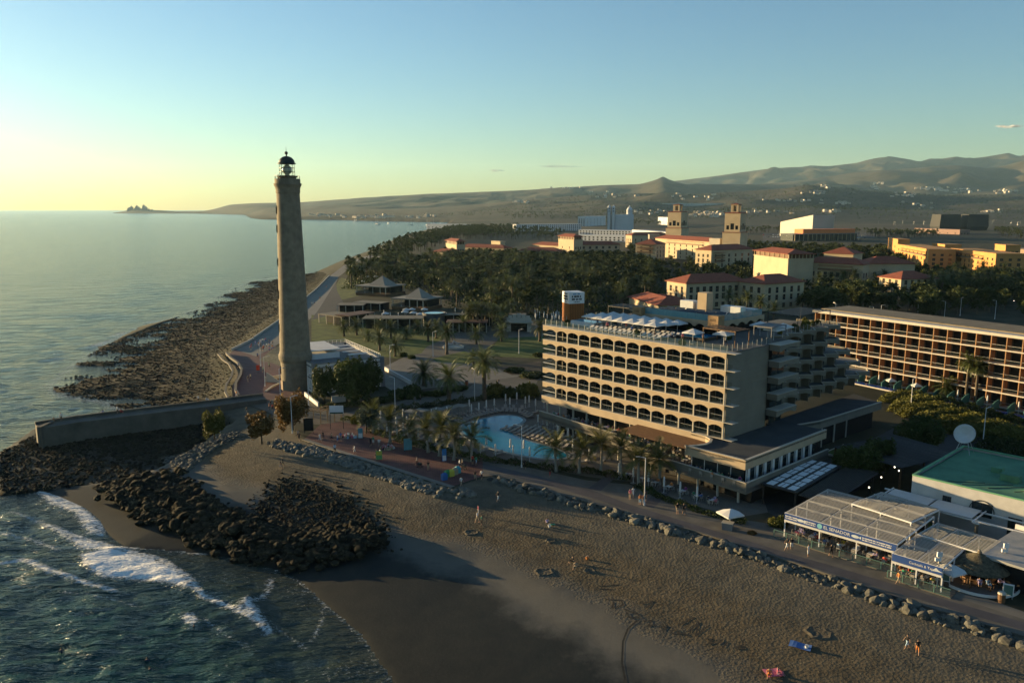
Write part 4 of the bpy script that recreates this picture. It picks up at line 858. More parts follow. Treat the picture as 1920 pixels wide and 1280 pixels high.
sp = MB(); sp.add([(0, 0, 0.2), (2.0, 0, 0.2), (2.0, 1.1, 0.95), (0, 1.1, 0.95), (0, 0, 0.14), (2.0, 0, 0.14), (2.0, 1.1, 0.89), (0, 1.1, 0.89)], [(0, 1, 2, 3), (7, 6, 5, 4), (0, 4, 5, 1), (2, 6, 7, 3), (1, 5, 6, 2), (3, 7, 4, 0)]).box(0.1, 0.16, 1.0, 1.06, 0, 0.85).box(1.84, 1.9, 1.0, 1.06, 0, 0.85)
spm = sp.mesh('solar_panel', mat('solar', (0.03, 0.04, 0.05), 0.25, 0.2, 1, spec=0.5))
for j in range(3):
    for i in range(7): link('solar_panel', spm, hotel, (px0 + 1.2 + i * 2.35, 14.8 + j * 2.4, 24.0))
# roof sign tower
sg = thing('roof_sign', 'white lettered box on an orange slatted tower on the hotel roof', 'sign', HL(-42.2, 8.5, 21.36), HRZ - R(22))
MB().box(-1.6, 1.6, -1.6, 1.6, 0, 3.9).obj('tower_core', mat('orange_core', (0.25, 0.085, 0.03), 0.8, 0.2, 1), sg)
sl_m = MB().box(-0.09, 0.09, -0.12, 0.0, 0.05, 3.88).mesh('slat', M_orange)
for i in range(9):
    for q in range(4):
        a = q * math.pi / 2; x = -1.5 + i * 0.375; link('slat', sl_m, sg, (x * math.cos(a) + 1.6 * math.sin(a), x * math.sin(a) - 1.6 * math.cos(a), 0), a)
MB().box(-1.72, 1.72, -1.72, 1.72, 3.9, 6.2).obj('sign_box', M_whitep, sg)
ink = mat('black_ink', (0.02, 0.02, 0.02), 0.7, 0.1, 2); inkb = mat('blue_ink', (0.05, 0.25, 0.5), 0.7, 0.1, 2)
for q, mm in enumerate((ink, inkb)):
    g = link('face_lettering', None, sg, rz=q * math.pi / 2)
    for k, (w_, h, z, m_) in enumerate(((1.7, 0.28, 5.85, mm), (2.2, 0.42, 5.35, ink), (2.2, 0.42, 4.8, ink), (1.3, 0.18, 4.25, ink))): link('lettering', glyph_mesh(w_, h, m_, q * 9 + k), g, (0, -1.735, z))
# rooftop pool, parasols, loungers, pergolas
rp = thing('rooftop_pool', 'small blue plunge pool set in a dark surround on the hotel roof', 'pool', HL(-15, 9.5, 21.36), HRZ)
MB().box(-6.5, 6.0, -2.6, 2.6, 0, 0.55).obj('pool_surround', M_dkmetal, rp); MB().box(-6.0, 5.5, -2.1, 2.1, 0.5, 0.57).obj('pool_water', mat('roof_pool_water', (0.01, 0.16, 0.34), 0.05, 0.2, 0.6, 0.02, 2, spec=0.5), rp)
rp = thing('rooftop_jacuzzi', 'pale blue whirlpool by the orange sign tower on the hotel roof', 'pool', HL(-36.5, 6.8, 21.36), HRZ)
MB().box(-3.2, 3.2, -1.6, 1.6, 0, 0.8).obj('pool_surround', M_whitep, rp); MB().box(-2.9, 2.9, -1.3, 1.3, 0.7, 0.83).obj('pool_water', mat('pale_pool_water', (0.16, 0.45, 0.55), 0.05, 0.1, 0.6, 0.02, 2, spec=0.5), rp)
random.seed(5)
for j in range(3):
    for i in range(7):
        parasol(HL(-34.5 + i * 2.6 + j * 0.7, 5.6 + j * 2.5, 21.36), PAR_OPEN, f'open square white parasol in the {ORD[j]} row back from the hotel roof edge', 'open parasols on the hotel roof', HRZ)
for j in range(3):
    for i in range(15): lounger(HL(-32 + i * 1.15 + j * 0.3, 2.6 + j * 2.3, 21.36), HRZ + R(random.uniform(-4, 4)), f'pale padded sun lounger in the {ORD[j]} row back from the hotel roof edge', 'sun loungers on the hotel roof', LNGW)
for x, y, lb in ((-4.5, 6, 'under the brown timber roof pergola'), (-1.5, 17, 'beside the grey pergola above the zigzag balconies'), (-3.5, 18.5, 'between the grey pergola and the zigzag wing roof'), (-6, 20, 'at the back of the hotel roof by the penthouse'), (-2, 21, 'at the roof edge next to the zigzag wing'), (-9, 3.5, 'at the glass parapet beside the brown pergola')): parasol(HL(x, y, 21.36), PAR_OPEN, 'open white parasol ' + lb, None, HRZ)
def pergola(loc, rz, w_, d_, h, label, n=9, m=M_wood, post=0.12, group=None):
    t = thing('pergola', label, 'pergola', loc, rz, group); pm = MB().box(-post / 2, post / 2, -post / 2, post / 2, 0, h).mesh('post', m)
    for x in (0.1, w_ - 0.1):
        for y in (0.1, d_ - 0.1): link('post', pm, t, (x, y, 0))
    bm_ = MB().box(0, w_, -0.05, 0.05, h, h + 0.16).mesh('beam', m)
    for y in (0.1, d_ - 0.1): link('beam', bm_, t, (0, y, 0))
    sm = MB().box(-0.16, 0.16, 0, d_, h + 0.162, h + 0.22).mesh('slat', m)
    for i in range(n): link('slat', sm, t, (0.2 + (w_ - 0.4) * i / (n - 1), 0, 0))
    return t
pergola(HL(-8.5, 5.5, 21.36), HRZ, 6.5, 4.5, 2.6, 'brown timber pergola with slatted roof at the hotel roof corner')
pergola(HL(-38, 14.5, 21.36), HRZ, 8, 5, 3.0, 'dark pergola over the rooftop bar behind the white parasols', m=M_dkmetal)
pergola(HL(-3.8, 14, 21.36), HRZ, 3.6, 5, 2.6, 'grey pergola over the seats above the zigzag balconies', m=M_grey)
for x, y, h, lb in ((-20.6, 2.6, 1.7, 'at the end of the roof lounger rows'), (-9.5, 1.2, 1.5, 'against the glass parapet by the brown pergola'), (-16, 12.5, 1.8, 'behind the rooftop plunge pool'), (-38.5, 3.0, 1.6, 'beside the pale rooftop whirlpool'), (-34.8, 13, 2.4, 'in front of the dark rooftop bar pergola'), (-7.5, 12, 1.6, 'behind the brown timber roof pergola')): bush(HL(x, y, 21.36), 0.8, h, 'leaf', 'potted green shrub ' + lb)
for i in range(10):
    person(HL(-33 + i * 3.1 + random.uniform(-1, 1), random.uniform(3, 7), 21.36), random.uniform(0, 6), random.choice(['stand', 'walk']), random.choice(['white', 'black', 'blue', 'pink']), random.choice(['black', 'white', 'navy']), 'on the hotel roof terrace')
# ---------------------------------------------------------------- protruding balcony stack and zigzag wing
BB = scallop(1, 6.6, 1.05, 0.45, 0.25)
for k in range(1, 6):
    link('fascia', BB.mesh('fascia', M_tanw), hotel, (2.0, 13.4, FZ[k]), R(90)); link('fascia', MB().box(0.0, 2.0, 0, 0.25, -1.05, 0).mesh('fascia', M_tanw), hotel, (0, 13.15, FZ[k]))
    MB().box(-0.2, 2.06, 13.1, 20.0, FZ[k] + 0.004, FZ[k] + 0.07).obj('floor_slab', M_cope, hotel)
MB().box(-2.4, -1.9, 13.0, 20, 6.9, 21).obj('bay_wall', M_black, hotel); MB().box(-6, 0.0, 12.7, 12.98, 6.9, 21.0).obj('bay_wall', M_tanw, hotel)
for k in range(5):
    for y in (14.2, 16.4): MB().box(-0.06, 0.0, y, y + 1.9, FZ[k] + 0.1, FZ[k] + 2.0).obj('window', M_glass, hotel)
def zig(y0, n, bw, xo, xi):
    pts = [(xi, y0)]
    for i in range(n): pts += [(xo, y0 + i * bw + bw * 0.55), (xi, y0 + (i + 1) * bw)]
    return pts
ZB = 5.0; WX = -5.2
for k in range(6):
    nb = [8, 8, 7, 6, 5, 4][k] if k < 5 else 5
    if k == 5: nb = 5
    z1 = FZ[k]; y0 = 20.2; yend = y0 + nb * ZB; pts = zig(y0, nb, ZB, WX + 3.4, WX + 1.7)
    if k > 0:
        for (xa, ya), (xb, yb) in zip(pts[:-1], pts[1:]):
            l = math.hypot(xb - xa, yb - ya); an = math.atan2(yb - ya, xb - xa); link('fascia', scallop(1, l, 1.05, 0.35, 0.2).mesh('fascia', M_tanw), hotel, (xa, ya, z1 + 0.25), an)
        link('fascia', MB().box(0, 9, 0, 0.2, -1.05, 0.25).mesh('fascia', M_tanw), hotel, (pts[-1][0] - 9, yend, z1 + 0.0))
        MB().prism([(WX - 6, y0), (WX, y0)] + [(p[0] - 0.15, p[1]) for p in pts] + [(WX - 6, yend - 0.02)], z1 - 0.25, z1).obj('floor_slab', M_deck, hotel)
        MB().prism(pts + [(p[0] - 0.24, p[1]) for p in pts[::-1]], z1 + 0.252, z1 + 0.30).obj('coping', M_cope, hotel)
    if k < 5:
        nr = [8, 7, 6, 5, 5][k]
        MB().box(WX - 11, WX, y0 - 0.2, y0 + nr * ZB - (0 if k == 4 else 1.2), z1, FZ[k + 1] - 0.26).obj('wing_block', M_tanw, hotel)
        for i in range(nr):
            MB().box(WX + 0.001, WX + 0.06, y0 + i * ZB + 0.4, y0 + (i + 1) * ZB - 1.5, z1 + 0.1, z1 + 2.2).obj('window', M_glass, hotel)
            MB().box(WX, WX + 1.5, y0 + i * ZB - 0.08, y0 + i * ZB + 0.08, z1, FZ[k + 1] - 0.8).obj('party_wall', M_tanw, hotel)
for i in range(14):
    g = link('glass_panel', gp, hotel, (WX + 2.4, 24 + i * 1.5, FZ[5] + 0.25), R(90)); link('post', gpost, g)
pergola(HL(-11, 31, FZ[5]), HRZ, 6.5, 13, 2.7, 'dark pergola overgrown with plants on top of the zigzag wing', m=M_dkmetal)
random.seed(6)
for i in range(12): bush(HL(random.uniform(-9, -3.6), 25 + i * 1.6, FZ[5]), 0.7, random.uniform(1.1, 2.1), random.choice(['leaf', 'leafb']), 'green potted shrub behind glass on the zigzag wing roof', 'plants on the wing roof')
# ---------------------------------------------------------------- podium
TZ = 3.0
TER = [(-42.3, -1.0), (-20.7, -2.4), (-20.7, -3.6), (-15.5, -4.2), (-15.5, -5.5), (-10.5, -5.9), (-10.5, -7.2), (9.6, -8.2), (9.6, 17.5)]
MB().prism(TER + [(0, 17.5), (0, 3), (-42.3, 3)], TZ - 0.4, TZ).obj('terrace_floor', M_deck, hotel)
def band(pts, z0, z1, th, name, m, cap=M_cope, par=None):
    for (xa, ya), (xb, yb) in zip(pts[:-1], pts[1:]):
        l = math.hypot(xb - xa, yb - ya); an = math.atan2(yb - ya, xb - xa); b = MB().box(0, l, 0.0, th, z0, z1).obj(name, m, par or hotel, (xa, ya, 0), an)
        MB().box(-0.03, l + 0.03, -0.05, th + 0.05, z1 + 0.002, z1 + 0.07).obj('coping', cap, b)
M_wing = mat('shaded_stone', (0.17, 0.155, 0.125), 0.85, 0.18, 0.4, 0.02, 2)  # parapet stone darkened, with the podium's shade put into its colour
band(TER, TZ - 0.75, TZ + 0.95, 0.25, 'terrace_parapet', M_wing)
MB().prism([(-38, 0.5), (9.0, -5.5), (9.0, 17), (-38, 17)], 0, TZ - 0.42).obj('ground_floor', M_black, hotel)
band([(-42.3, -0.35), (-6.0, -0.35)], 5.75, 7.08, 0.3, 'first_floor_band', M_tan)
for i in range(11): MB().cyl(-41.5 + i * 3.6, 0.6, TZ, 5.75, 0.2, n=10).obj('terrace_column', M_cope, hotel)
for i in range(13): MB().cyl(-37 + i * 3.7, (-0.4 if i < 5 else -4.2 if i < 8 else -6.6), 0, TZ - 0.4, 0.2, n=10).obj('ground_column', M_cope, hotel)
MB().box(-38, -8, 2.6, 3.0, TZ, 5.6).obj('restaurant_wall', M_black, hotel)
cur = [(-6.0, -0.35), (-3.0, -0.5), (-1.5, -1.3), (-0.8, -2.6), (-0.6, -4.2), (-1.1, -5.7), (-2.2, -7.3)]
ROOF = cur + [(8.6, -7.0), (8.6, 18.4), (0.05, 18.4), (0.05, -0.05)]
MB().prism(ROOF, 6.6, 6.85).obj('podium_roof', M_roofd, hotel)
band(cur + [(8.6, -7.0), (8.6, 18.4)], 5.5, 7.0, 0.35, 'podium_fascia', M_tan)
gw = MB().box(0.1, 2.35, 0, 0.04, TZ, 5.5).mesh('window', M_glass); gc = MB().box(0.0, 0.1, -0.03, 0.08, TZ, 5.5).mesh('mullion', M_whitep); wc = MB().box(0.25, 0.95, 0.05, 0.09, TZ + 0.05, 5.45).mesh('curtain', M_canvas)
for i in range(4): w_ = link('window', gw, hotel, (-1.6 + i * 2.4, -6.2, 0)); link('mullion', gc, w_)
for i in range(9):
    w_ = link('window', gw, hotel, (8.2, -6.0 + i * 2.4, 0), R(90)); link('mullion', gc, w_); c_ = link('curtain', wc, w_); c_.location.y = -0.14
MB().box(0.3, 8.1, -5.9, 17.5, TZ, 5.4).obj('restaurant_room', M_black, hotel)
pg = thing('terrace_pergola', 'brown slatted sunshade over the terrace under the curved parapet', 'pergola', HL(-17.5, -6.0, 6.0), HRZ)
slm = MB().box(0, 15.5, -0.16, 0.16, 0, 0.06).mesh('slat', M_wood)
for i in range(12): link('slat', slm, pg, (0, 0.3 + i * 0.47, 0)).rotation_euler = (R(18), 0, 0)
for x in (0.2, 5, 10, 15): MB().box(x - 0.06, x + 0.06, 0, 5.6, -0.2, -0.08).obj('beam', M_dkmetal, pg)
LOW = [(0.3, 18.6), (9.0, 18.6), (9.0, 21), (2.4, 28.6), (3.6, 52), (-9, 58), (-9, 18.6)]
MB().prism([(0.2, 20.3), (2.4, 28.6), (3.6, 52), (-4.0, 56), (-4.0, 20.3)], 4.9, 5.2).obj('low_roof', M_roofd, hotel)
band([(0.2, 20.3), (2.4, 28.6), (3.6, 52)], 3.9, 5.4, 0.3, 'low_roof_fascia', M_tanw)
MB().prism([(-4, 20.5), (0.8, 22), (1.5, 28.6), (2.4, 51), (-4, 55)], 0, 4.88).obj('low_block', M_black, hotel)
for i in range(5): MB().box(1.9, 2.1, 30 + i * 5, 30.3 + i * 5, 0, 3.9).obj('ground_column', M_cope, hotel)
MB().box(4.5, 12, 26, 34, 0.02, 0.35).obj('planter', M_cope, hotel); MB().box(4.8, 11.7, 26.3, 33.7, 0.3, 0.37).obj('planter_soil', M_lawn, hotel)
# tables and diners on the terraces
tb = MB().cyl(0, 0, 0, 0.7, 0.05, n=6).box(-0.4, 0.4, -0.4, 0.4, 0.7, 0.75).mesh('table', M_white); ch = MB().box(-0.22, 0.22, -0.22, 0.22, 0.4, 0.46).box(-0.22, 0.22, 0.18, 0.22, 0.46, 0.85)
for x in (-0.19, 0.19):
    for y in (-0.19, 0.19): ch.box(x - 0.02, x + 0.02, y - 0.02, y + 0.02, 0, 0.4)
CHM = ch.mesh('chair', mat('chair_weave', (0.30, 0.28, 0.25), 0.8, 0.15, 3)); TBM = tb
def table_set(p, rz, place, diners=True):
    o = tag(link('table', TBM, None, p, rz), f'square white-topped table {place}', 'table', f'tables {place}')
    for q in range(4):
        a = rz + q * math.pi / 2; c = Vector(p) + Vector((math.sin(a) * 0.75, -math.cos(a) * 0.75, 0)); tag(link('chair', CHM, None, c, a + math.pi), f'woven chair drawn up to a table {place}', 'chair', f'chairs {place}')
        if diners and random.random() < 0.45: person((c.x, c.y, c.z), a + math.pi, 'sit', random.choice(list(CLOTH)), random.choice(['black', 'navy', 'beige', 'white']), place, 0.40)
random.seed(8)
for i in range(8): table_set(HL(-39 + i * 2.6, 0.7 if i < 8 else 0, TZ), HRZ, 'on the long restaurant terrace above the pool')
for i in range(6): table_set(HL(-18.5 + i * 2.7, -1.8, TZ), HRZ, 'under the slatted sunshade of the hotel terrace'); 
for i in range(4): table_set(HL(-9 + i * 2.6, -4.6, TZ), HRZ, 'under the slatted sunshade of the hotel terrace')
for i in range(5): table_set(HL(-0.5 + i * 2.0, -7.2, TZ), HRZ, 'along the glazed terrace edge below the flat roof')
for i in range(7): table_set(HL(-11 + i * 2.7, -10.2, 0), HRZ, 'on the ground terrace by the promenade hedge')
for i in range(6): parasol(HL(-12 + i * 3.1, -11.8, 0), PAR_SHUT, f'{ORD[i]} folded parasol on the ground terrace counting from the promenade palms', None, HRZ)
# ================================================================== OTHER BUILDINGS
M_cream = mat('cream_render', (0.52, 0.41, 0.26), 0.85, 0.12, 0.15)
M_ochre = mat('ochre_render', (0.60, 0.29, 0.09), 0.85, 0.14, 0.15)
WIN_CACHE = {}
def win_mesh(w_, h):
    k = (round(w_, 2), round(h, 2))
    if k not in WIN_CACHE:
        WIN_CACHE[k] = (MB().box(-w_ / 2, w_ / 2, 0.16, 0.22, 0, h).mesh('window', M_glass), MB().box(-0.05, 0.05, 0.08, 0.155, 0, h).box(-w_ / 2, -0.055, 0.08, 0.155, h * 0.48, h * 0.55).box(0.055, w_ / 2, 0.08, 0.155, h * 0.48, h * 0.55).mesh('frame', M_wood))
    return WIN_CACHE[k]
def facade(wall, L_, H, rows, bays, ww, M, par, margin=1.0):
    """wall with real openings on a transformed side, windows with frames as parts"""
    ops = []; ww = min(ww * 1.35, (L_ - 2 * margin) / bays * 0.72)
    for z, h in rows:
        for b in range(bays):
            c = margin + (L_ - 2 * margin) * (b + 0.5) / bays; ops.append((c - ww / 2, c + ww / 2, z, z + h))
    w_ = MB().wall(L_, H, ops); w_.xf(M); wall.add(w_.v, w_.f); rz = M.to_euler().z
    for a, b, z, z1 in ops:
        wm, fm = win_mesh(ww, z1 - z); p = M @ Vector(((a + b) / 2, 0, z)); o = link('window', wm, par, p, rz); link('frame', fm, o)
def hip_roof(L_, dep, z, rh, ov=0.8):
    x0, x1, y0, y1 = -ov, L_ + ov, -ov, dep + ov; mb = MB()
    if L_ >= dep: q = (y1 - y0) / 2; a, b = (x0 + q, (y0 + y1) / 2, z + rh), (x1 - q, (y0 + y1) / 2, z + rh); f = [(0, 1, 5, 4), (1, 2, 5), (2, 3, 4, 5), (3, 0, 4)]
    else: q = (x1 - x0) / 2; a, b = ((x0 + x1) / 2, y0 + q, z + rh), ((x0 + x1) / 2, y1 - q, z + rh); f = [(0, 1, 4), (1, 2, 5, 4), (2, 3, 5), (3, 0, 4, 5)]
    mb.add([(x0, y0, z), (x1, y0, z), (x1, y1, z), (x0, y1, z), a, b], f); mb.box(x0, x1, y0, y1, z - 0.25, z - 0.002); return mb
def hip_block(label, l, r, h, dep, rows, bays, ww=1.3, side=3, rh=None, m=None, zg=GZ, name='resort_block', extra=None, group=None, roof=True):
    o, rz, L_ = frame(P(*l, zg + h), P(*r, zg + h)); t = thing(name, label, 'building', (o.x, o.y, zg), rz, group); w_ = MB()
    facade(w_, L_, h, rows, bays, ww, Matrix.Identity(4), t)
    facade(w_, dep, h, rows, side, ww, Matrix.Translation((0, dep, 0)) @ Matrix.Rotation(R(-90), 4, 'Z'), t)
    facade(w_, dep, h, rows, side, ww, Matrix.Translation((L_, 0, 0)) @ Matrix.Rotation(R(90), 4, 'Z'), t)
    w_.add([(L_, dep, 0), (0, dep, 0), (0, dep, h), (L_, dep, h)], [(0, 1, 2, 3)])
    w_.obj('wall', m or M_cream, t)
    if roof: hip_roof(L_, dep, h, rh or min(L_, dep) * 0.22).obj('roof', M_tile, t)
    else: MB().box(-0.2, L_ + 0.2, -0.2, dep + 0.2, h - 0.4, h + 0.3).obj('roof', m or M_cream, t)
    if extra: extra(t, L_, dep, h)
    return t
def loggia(zs, x0=0.15, x1=0.85):
    def f(t, L_, dep, h):
        for z in zs:
            MB().box(L_ * x0, L_ * x1, -1.3, -0.02, z - 0.12, z).obj('balcony_floor', M_cream, t); MB().box(L_ * x0, L_ * x1, -1.3, -1.25, z + 0.95, z + 1.02).box(L_ * x0, L_ * x1, -1.28, -1.26, z, z + 0.95).obj('balcony_rail', M_wood, t)
            MB().box(L_ * x0, L_ * x1, -1.6, 0, z + 2.45, z + 2.6).obj('balcony_awning', M_tile, t)
            n = 5
            for i in range(n): MB().box(L_ * x0 + (L_ * (x1 - x0) - 0.15) * i / (n - 1), L_ * x0 + (L_ * (x1 - x0) - 0.15) * i / (n - 1) + 0.15, -1.25, -1.1, z, z + 2.45).obj('balcony_post', M_cream, t)
    return f
R3 = [(0.8, 2.0), (4.0, 2.6), (7.2, 2.6)]; R4 = R3 + [(11.0, 2.0)]; R2 = [(1.0, 2.0), (4.6, 2.2)]
hip_block('red-roofed cream resort block with a golden end wall behind the hotel roof', (1287, 531), (1402, 526), 12, 15, [(1.0, 2), (4.4, 2.4), (7.6, 2.6)], 9)
hip_block('red-roofed cream resort wing with tall dark windows behind the hotel glass parapet', (1434, 532), (1508, 527), 12, 15, [(1.0, 2), (4.4, 2.4), (7.6, 2.6)], 5)
hip_block('long cream resort wing with glazed top balcony beside the low red-roofed block', (1505, 491), (1618, 496), 15, 14, [(1, 2), (4.2, 2.4), (7.6, 2.6)], 9, 1.4, extra=loggia([11.2], 0.28, 0.85))
hip_block('cream resort block with a broad red hip roof above the dark palm trees', (1628, 494), (1716, 494), 15, 16, [(1, 2), (4.2, 2.4), (8, 2.4)], 4, 1.4)
hip_block('low red-roofed cream block with two window rows by the dark trees', (1690, 523), (1756, 521), 10, 15, [(0.8, 2.2), (4.2, 2.3), (7.0, 2.3)], 5, 1.3)
hip_block('cream resort block with golden left end and tiered balconies', (1334, 469), (1412, 466), 16, 15, R4, 6, extra=loggia([8.0, 11.6], 0.05, 0.3))
hip_block('central resort wing with long red roof below the twin towers', (1229, 446), (1330, 453), 17, 14, R4, 9, extra=loggia([13.2], 0.25, 0.9))
hip_block('golden-ended resort block with balconies left of the central wing', (1192, 457), (1230, 458), 15, 20, R4, 2, extra=loggia([8.0, 11.5], 0.1, 0.9))
hip_block('resort wing with seven bays of dark windows above the palm grove', (1074, 459), (1163, 458), 12, 13, [(1.0, 2.2), (4.6, 2.4), (8.2, 2.2)], 7, 1.6)
hip_block('low resort wing with square windows rising out of the palm grove', (974, 469), (1045, 471), 8, 13, [(1, 2), (4.5, 2.2)], 5, 1.6)
hip_block('long low resort wing at the sea end of the palm grove', (862, 462), (945, 465), 8, 12, [(1, 2), (4.5, 2.2)], 7, 1.6)
hip_block('small red-roofed pavilion at the sea end of the palms', (812, 471), (850, 473), 6, 12, [(1.5, 2.2)], 3, 1.4)
hip_block('red hip roof block behind the bell-tower hall', (1545, 474), (1600, 476), 15, 18, R3, 5)
hip_block('small red-roofed house behind the hotel roof bar', (1180, 556), (1235, 572), 6, 12, [(1.2, 2.2)], 4, 1.3)
hip_block('low red-roofed gate house beside the palm grove', (1205, 560), (1262, 566), 5.5, 10, [(1.2, 2.0)], 4, 1.3)
hip_block('long red roof range at the back of the resort', (1185, 441), (1255, 440), 14, 14, R3, 6)
hip_block('narrow red-roofed range among the palms', (1000, 458), (1072, 462), 10, 12, R2, 6)
def arcade(t, L_, dep, h, n=5, hh=2.6):
    """open top storey: piers and a red hip roof above it"""
    for i in range(n + 1):
        for y in (0.15, dep - 0.45): MB().box(L_ * i / n - 0.15, L_ * i / n + 0.15, y, y + 0.3, h + 0.31, h + hh).obj('arcade_pier', M_cream, t)
        for x in (0.0, L_ - 0.3):
            if 0 < i < n: MB().box(x, x + 0.3, dep * i / n - 0.15, dep * i / n + 0.15, h + 0.31, h + hh).obj('arcade_pier', M_cream, t)
    MB().box(0.8, L_ - 0.8, 0.8, dep - 0.8, h + 0.31, h + hh).obj('arcade_room', M_wood, t); hip_roof(L_, dep, h + hh + 0.25, 2.2, 1.0).obj('roof', M_tile, t)
hip_block('square cream hall with open arcade below its red roof', (1414, 478), (1478, 486), 17, 15, [(4, 2.0)], 3, 1.0, roof=False, name='bell_hall', extra=lambda t, L_, d, h: arcade(t, L_, d, h, 7))
hip_block('small square arcaded tower with red roof above the palms', (1047, 448), (1076, 450), 17, 9, [(9, 2.0)], 2, 0.9, roof=False, name='arcade_tower', extra=lambda t, L_, d, h: arcade(t, L_, d, h, 6))
hip_block('cream lookout tower with dark balcony at the sea end', (836, 456), (856, 459), 12, 8, [(6, 2.0)], 2, 1.0, roof=False, name='lookout_tower', extra=lambda t, L_, d, h: arcade(t, L_, d, h, 3))
hip_block('plain cream turret between the low resort wings', (921, 452), (938, 453), 12, 6, [(6, 1.5)], 1, 0.8, roof=False, name='turret')
def bell_tower(c, base_y, top_y, wpx, Y, label):
    x = XAT(c, 400, Y); k = Y * 0.986 / FPX; W = wpx * k * 0.72; zt = ZAT(c, top_y, Y) - GZ; t = thing('bell_tower', label, 'tower', (x, Y, GZ), R(-38))
    zb = zt * 0.53; zs = zt * 0.845
    MB().box(-W * 0.58, W * 0.58, -W * 0.58, W * 0.58, 0, zb).obj('lower_shaft', M_cream, t); hip_roof(W * 1.16, W * 1.16, zb + 0.26, 0.9, 0.5).xf(Matrix.Translation((-W * 0.58, -W * 0.58, 0))).obj('cornice_roof', M_tile, t)
    sh = MB()
    for q in range(4):
        M = Matrix.Rotation(q * math.pi / 2, 4, 'Z') @ Matrix.Translation((-W / 2, -W / 2, 0)); f = MB().wall(W, zs - zb - 0.3, [(W * 0.12, W * 0.3, 2, 5.2), (W * 0.38, W * 0.62, 2, 6.8), (W * 0.7, W * 0.88, 2, 5.2)], z0=zb + 0.3, t=0.5); f.xf(M); sh.add(f.v, f.f)
        for a, b, hgt in ((0.21, 0.18, 3.2), (0.5, 0.24, 4.8), (0.79, 0.18, 3.2)):
            o = MB().box(-W * b / 2, W * b / 2, 0.4, 0.48, 0, hgt).obj('window', M_black, t, M @ Vector((W * a, 0, zb + 2.3)), q * math.pi / 2); MB().lathe([(0.01, -0.12), (W * b / 2 + 0.25, -0.12), (W * b / 2 + 0.25, 0.0), (W * b / 2, 0)], 10, a0=0, a1=math.pi).xf(Matrix.Translation((0, -0.02, hgt)) @ Matrix.Rotation(R(90), 4, 'X')).obj('arch', M_cream, o)
    sh.box(-W / 2 + 0.01, W / 2 - 0.01, -W / 2 + 0.01, W / 2 - 0.01, zs - 0.6, zs - 0.01); sh.obj('upper_shaft', M_cream, t); hip_roof(W, W, zs + 0.25, 1.2, 0.6).xf(Matrix.Translation((-W / 2, -W / 2, 0))).obj('main_roof', M_tile, t)
    c_ = W * 0.24; cu = MB(); hc = zt - zs - 1.6
    for q in range(4):
        f = MB().wall(2 * c_, hc, [(c_ * 0.5, c_ * 1.5, 0.5, hc - 0.8)], t=0.3); f.xf(Matrix.Translation((0, 0, zs + 0.9)) @ Matrix.Rotation(q * math.pi / 2, 4, 'Z') @ Matrix.Translation((-c_, -c_, 0))); cu.add(f.v, f.f)
    cu.obj('cupola', M_cream, t); hip_roof(2 * c_, 2 * c_, zs + 0.9 + hc + 0.25, 0.9, 0.4).xf(Matrix.Translation((-c_, -c_, 0))).obj('cupola_roof', M_tile, t)
bell_tower(1271, 440, 383, 38, 775, 'left of two cream bell towers, rising behind the long red roof')
bell_tower(1380, 455, 382, 42, 640, 'right of two cream bell towers, by the grey stair block')
for l, r, h, lab in (((1218, 440), (1236, 440), 19, 'plain grey-beige stair block beside the left bell tower'), ((1330, 447), (1350, 448), 20, 'plain grey stair block beside the right bell tower')): hip_block(lab, l, r, h, 8, [(14, 1.5)], 1, 0.7, roof=False, name='stair_block', m=mat('grey_render', (0.36, 0.32, 0.26), 0.85, 0.12, 0.2))
# ---------------------------------------------------------------- long white hotel and church on the right distance
M_wht2 = mat('far_white', (0.62, 0.64, 0.66), 0.85, 0.08, 0.05)
def far_block(label, l, r, h, dep, nfl, bays, m=M_wht2, zg=GZ, name='hotel_block', ww=2.2):
    return hip_block(label, l, r, h, dep, [(0.9 + i * 3.1, 1.9) for i in range(nfl)], bays, ww, side=3, roof=False, m=m, zg=zg, name=name)
far_block('long low white hotel wing with rows of windows beyond the resort', (968, 421), (1090, 420), 13, 18, 4, 30, ww=1.6)
far_block('white hotel wing stepping down towards the resort roofs', (1085, 431), (1190, 433), 10, 18, 3, 18)
far_block('lowest white hotel terrace wing behind the arcaded tower', (1085, 440), (1215, 443), 8, 14, 2, 16)
far_block('tall white hotel block with blue-grey flank below the church', (1098, 406), (1136, 405), 24, 20, 6, 6)
far_block('white hotel wing at the foot of the left bell tower', (1185, 431), (1252, 436), 12, 18, 1, 8, ww=1.5)
far_block('white box block between the hotel and the left bell tower', (1234, 407), (1258, 408), 20, 15, 2, 2)
far_block('white shore block half hidden by palms at the bay', (800, 420), (872, 421), 11, 20, 2, 10)
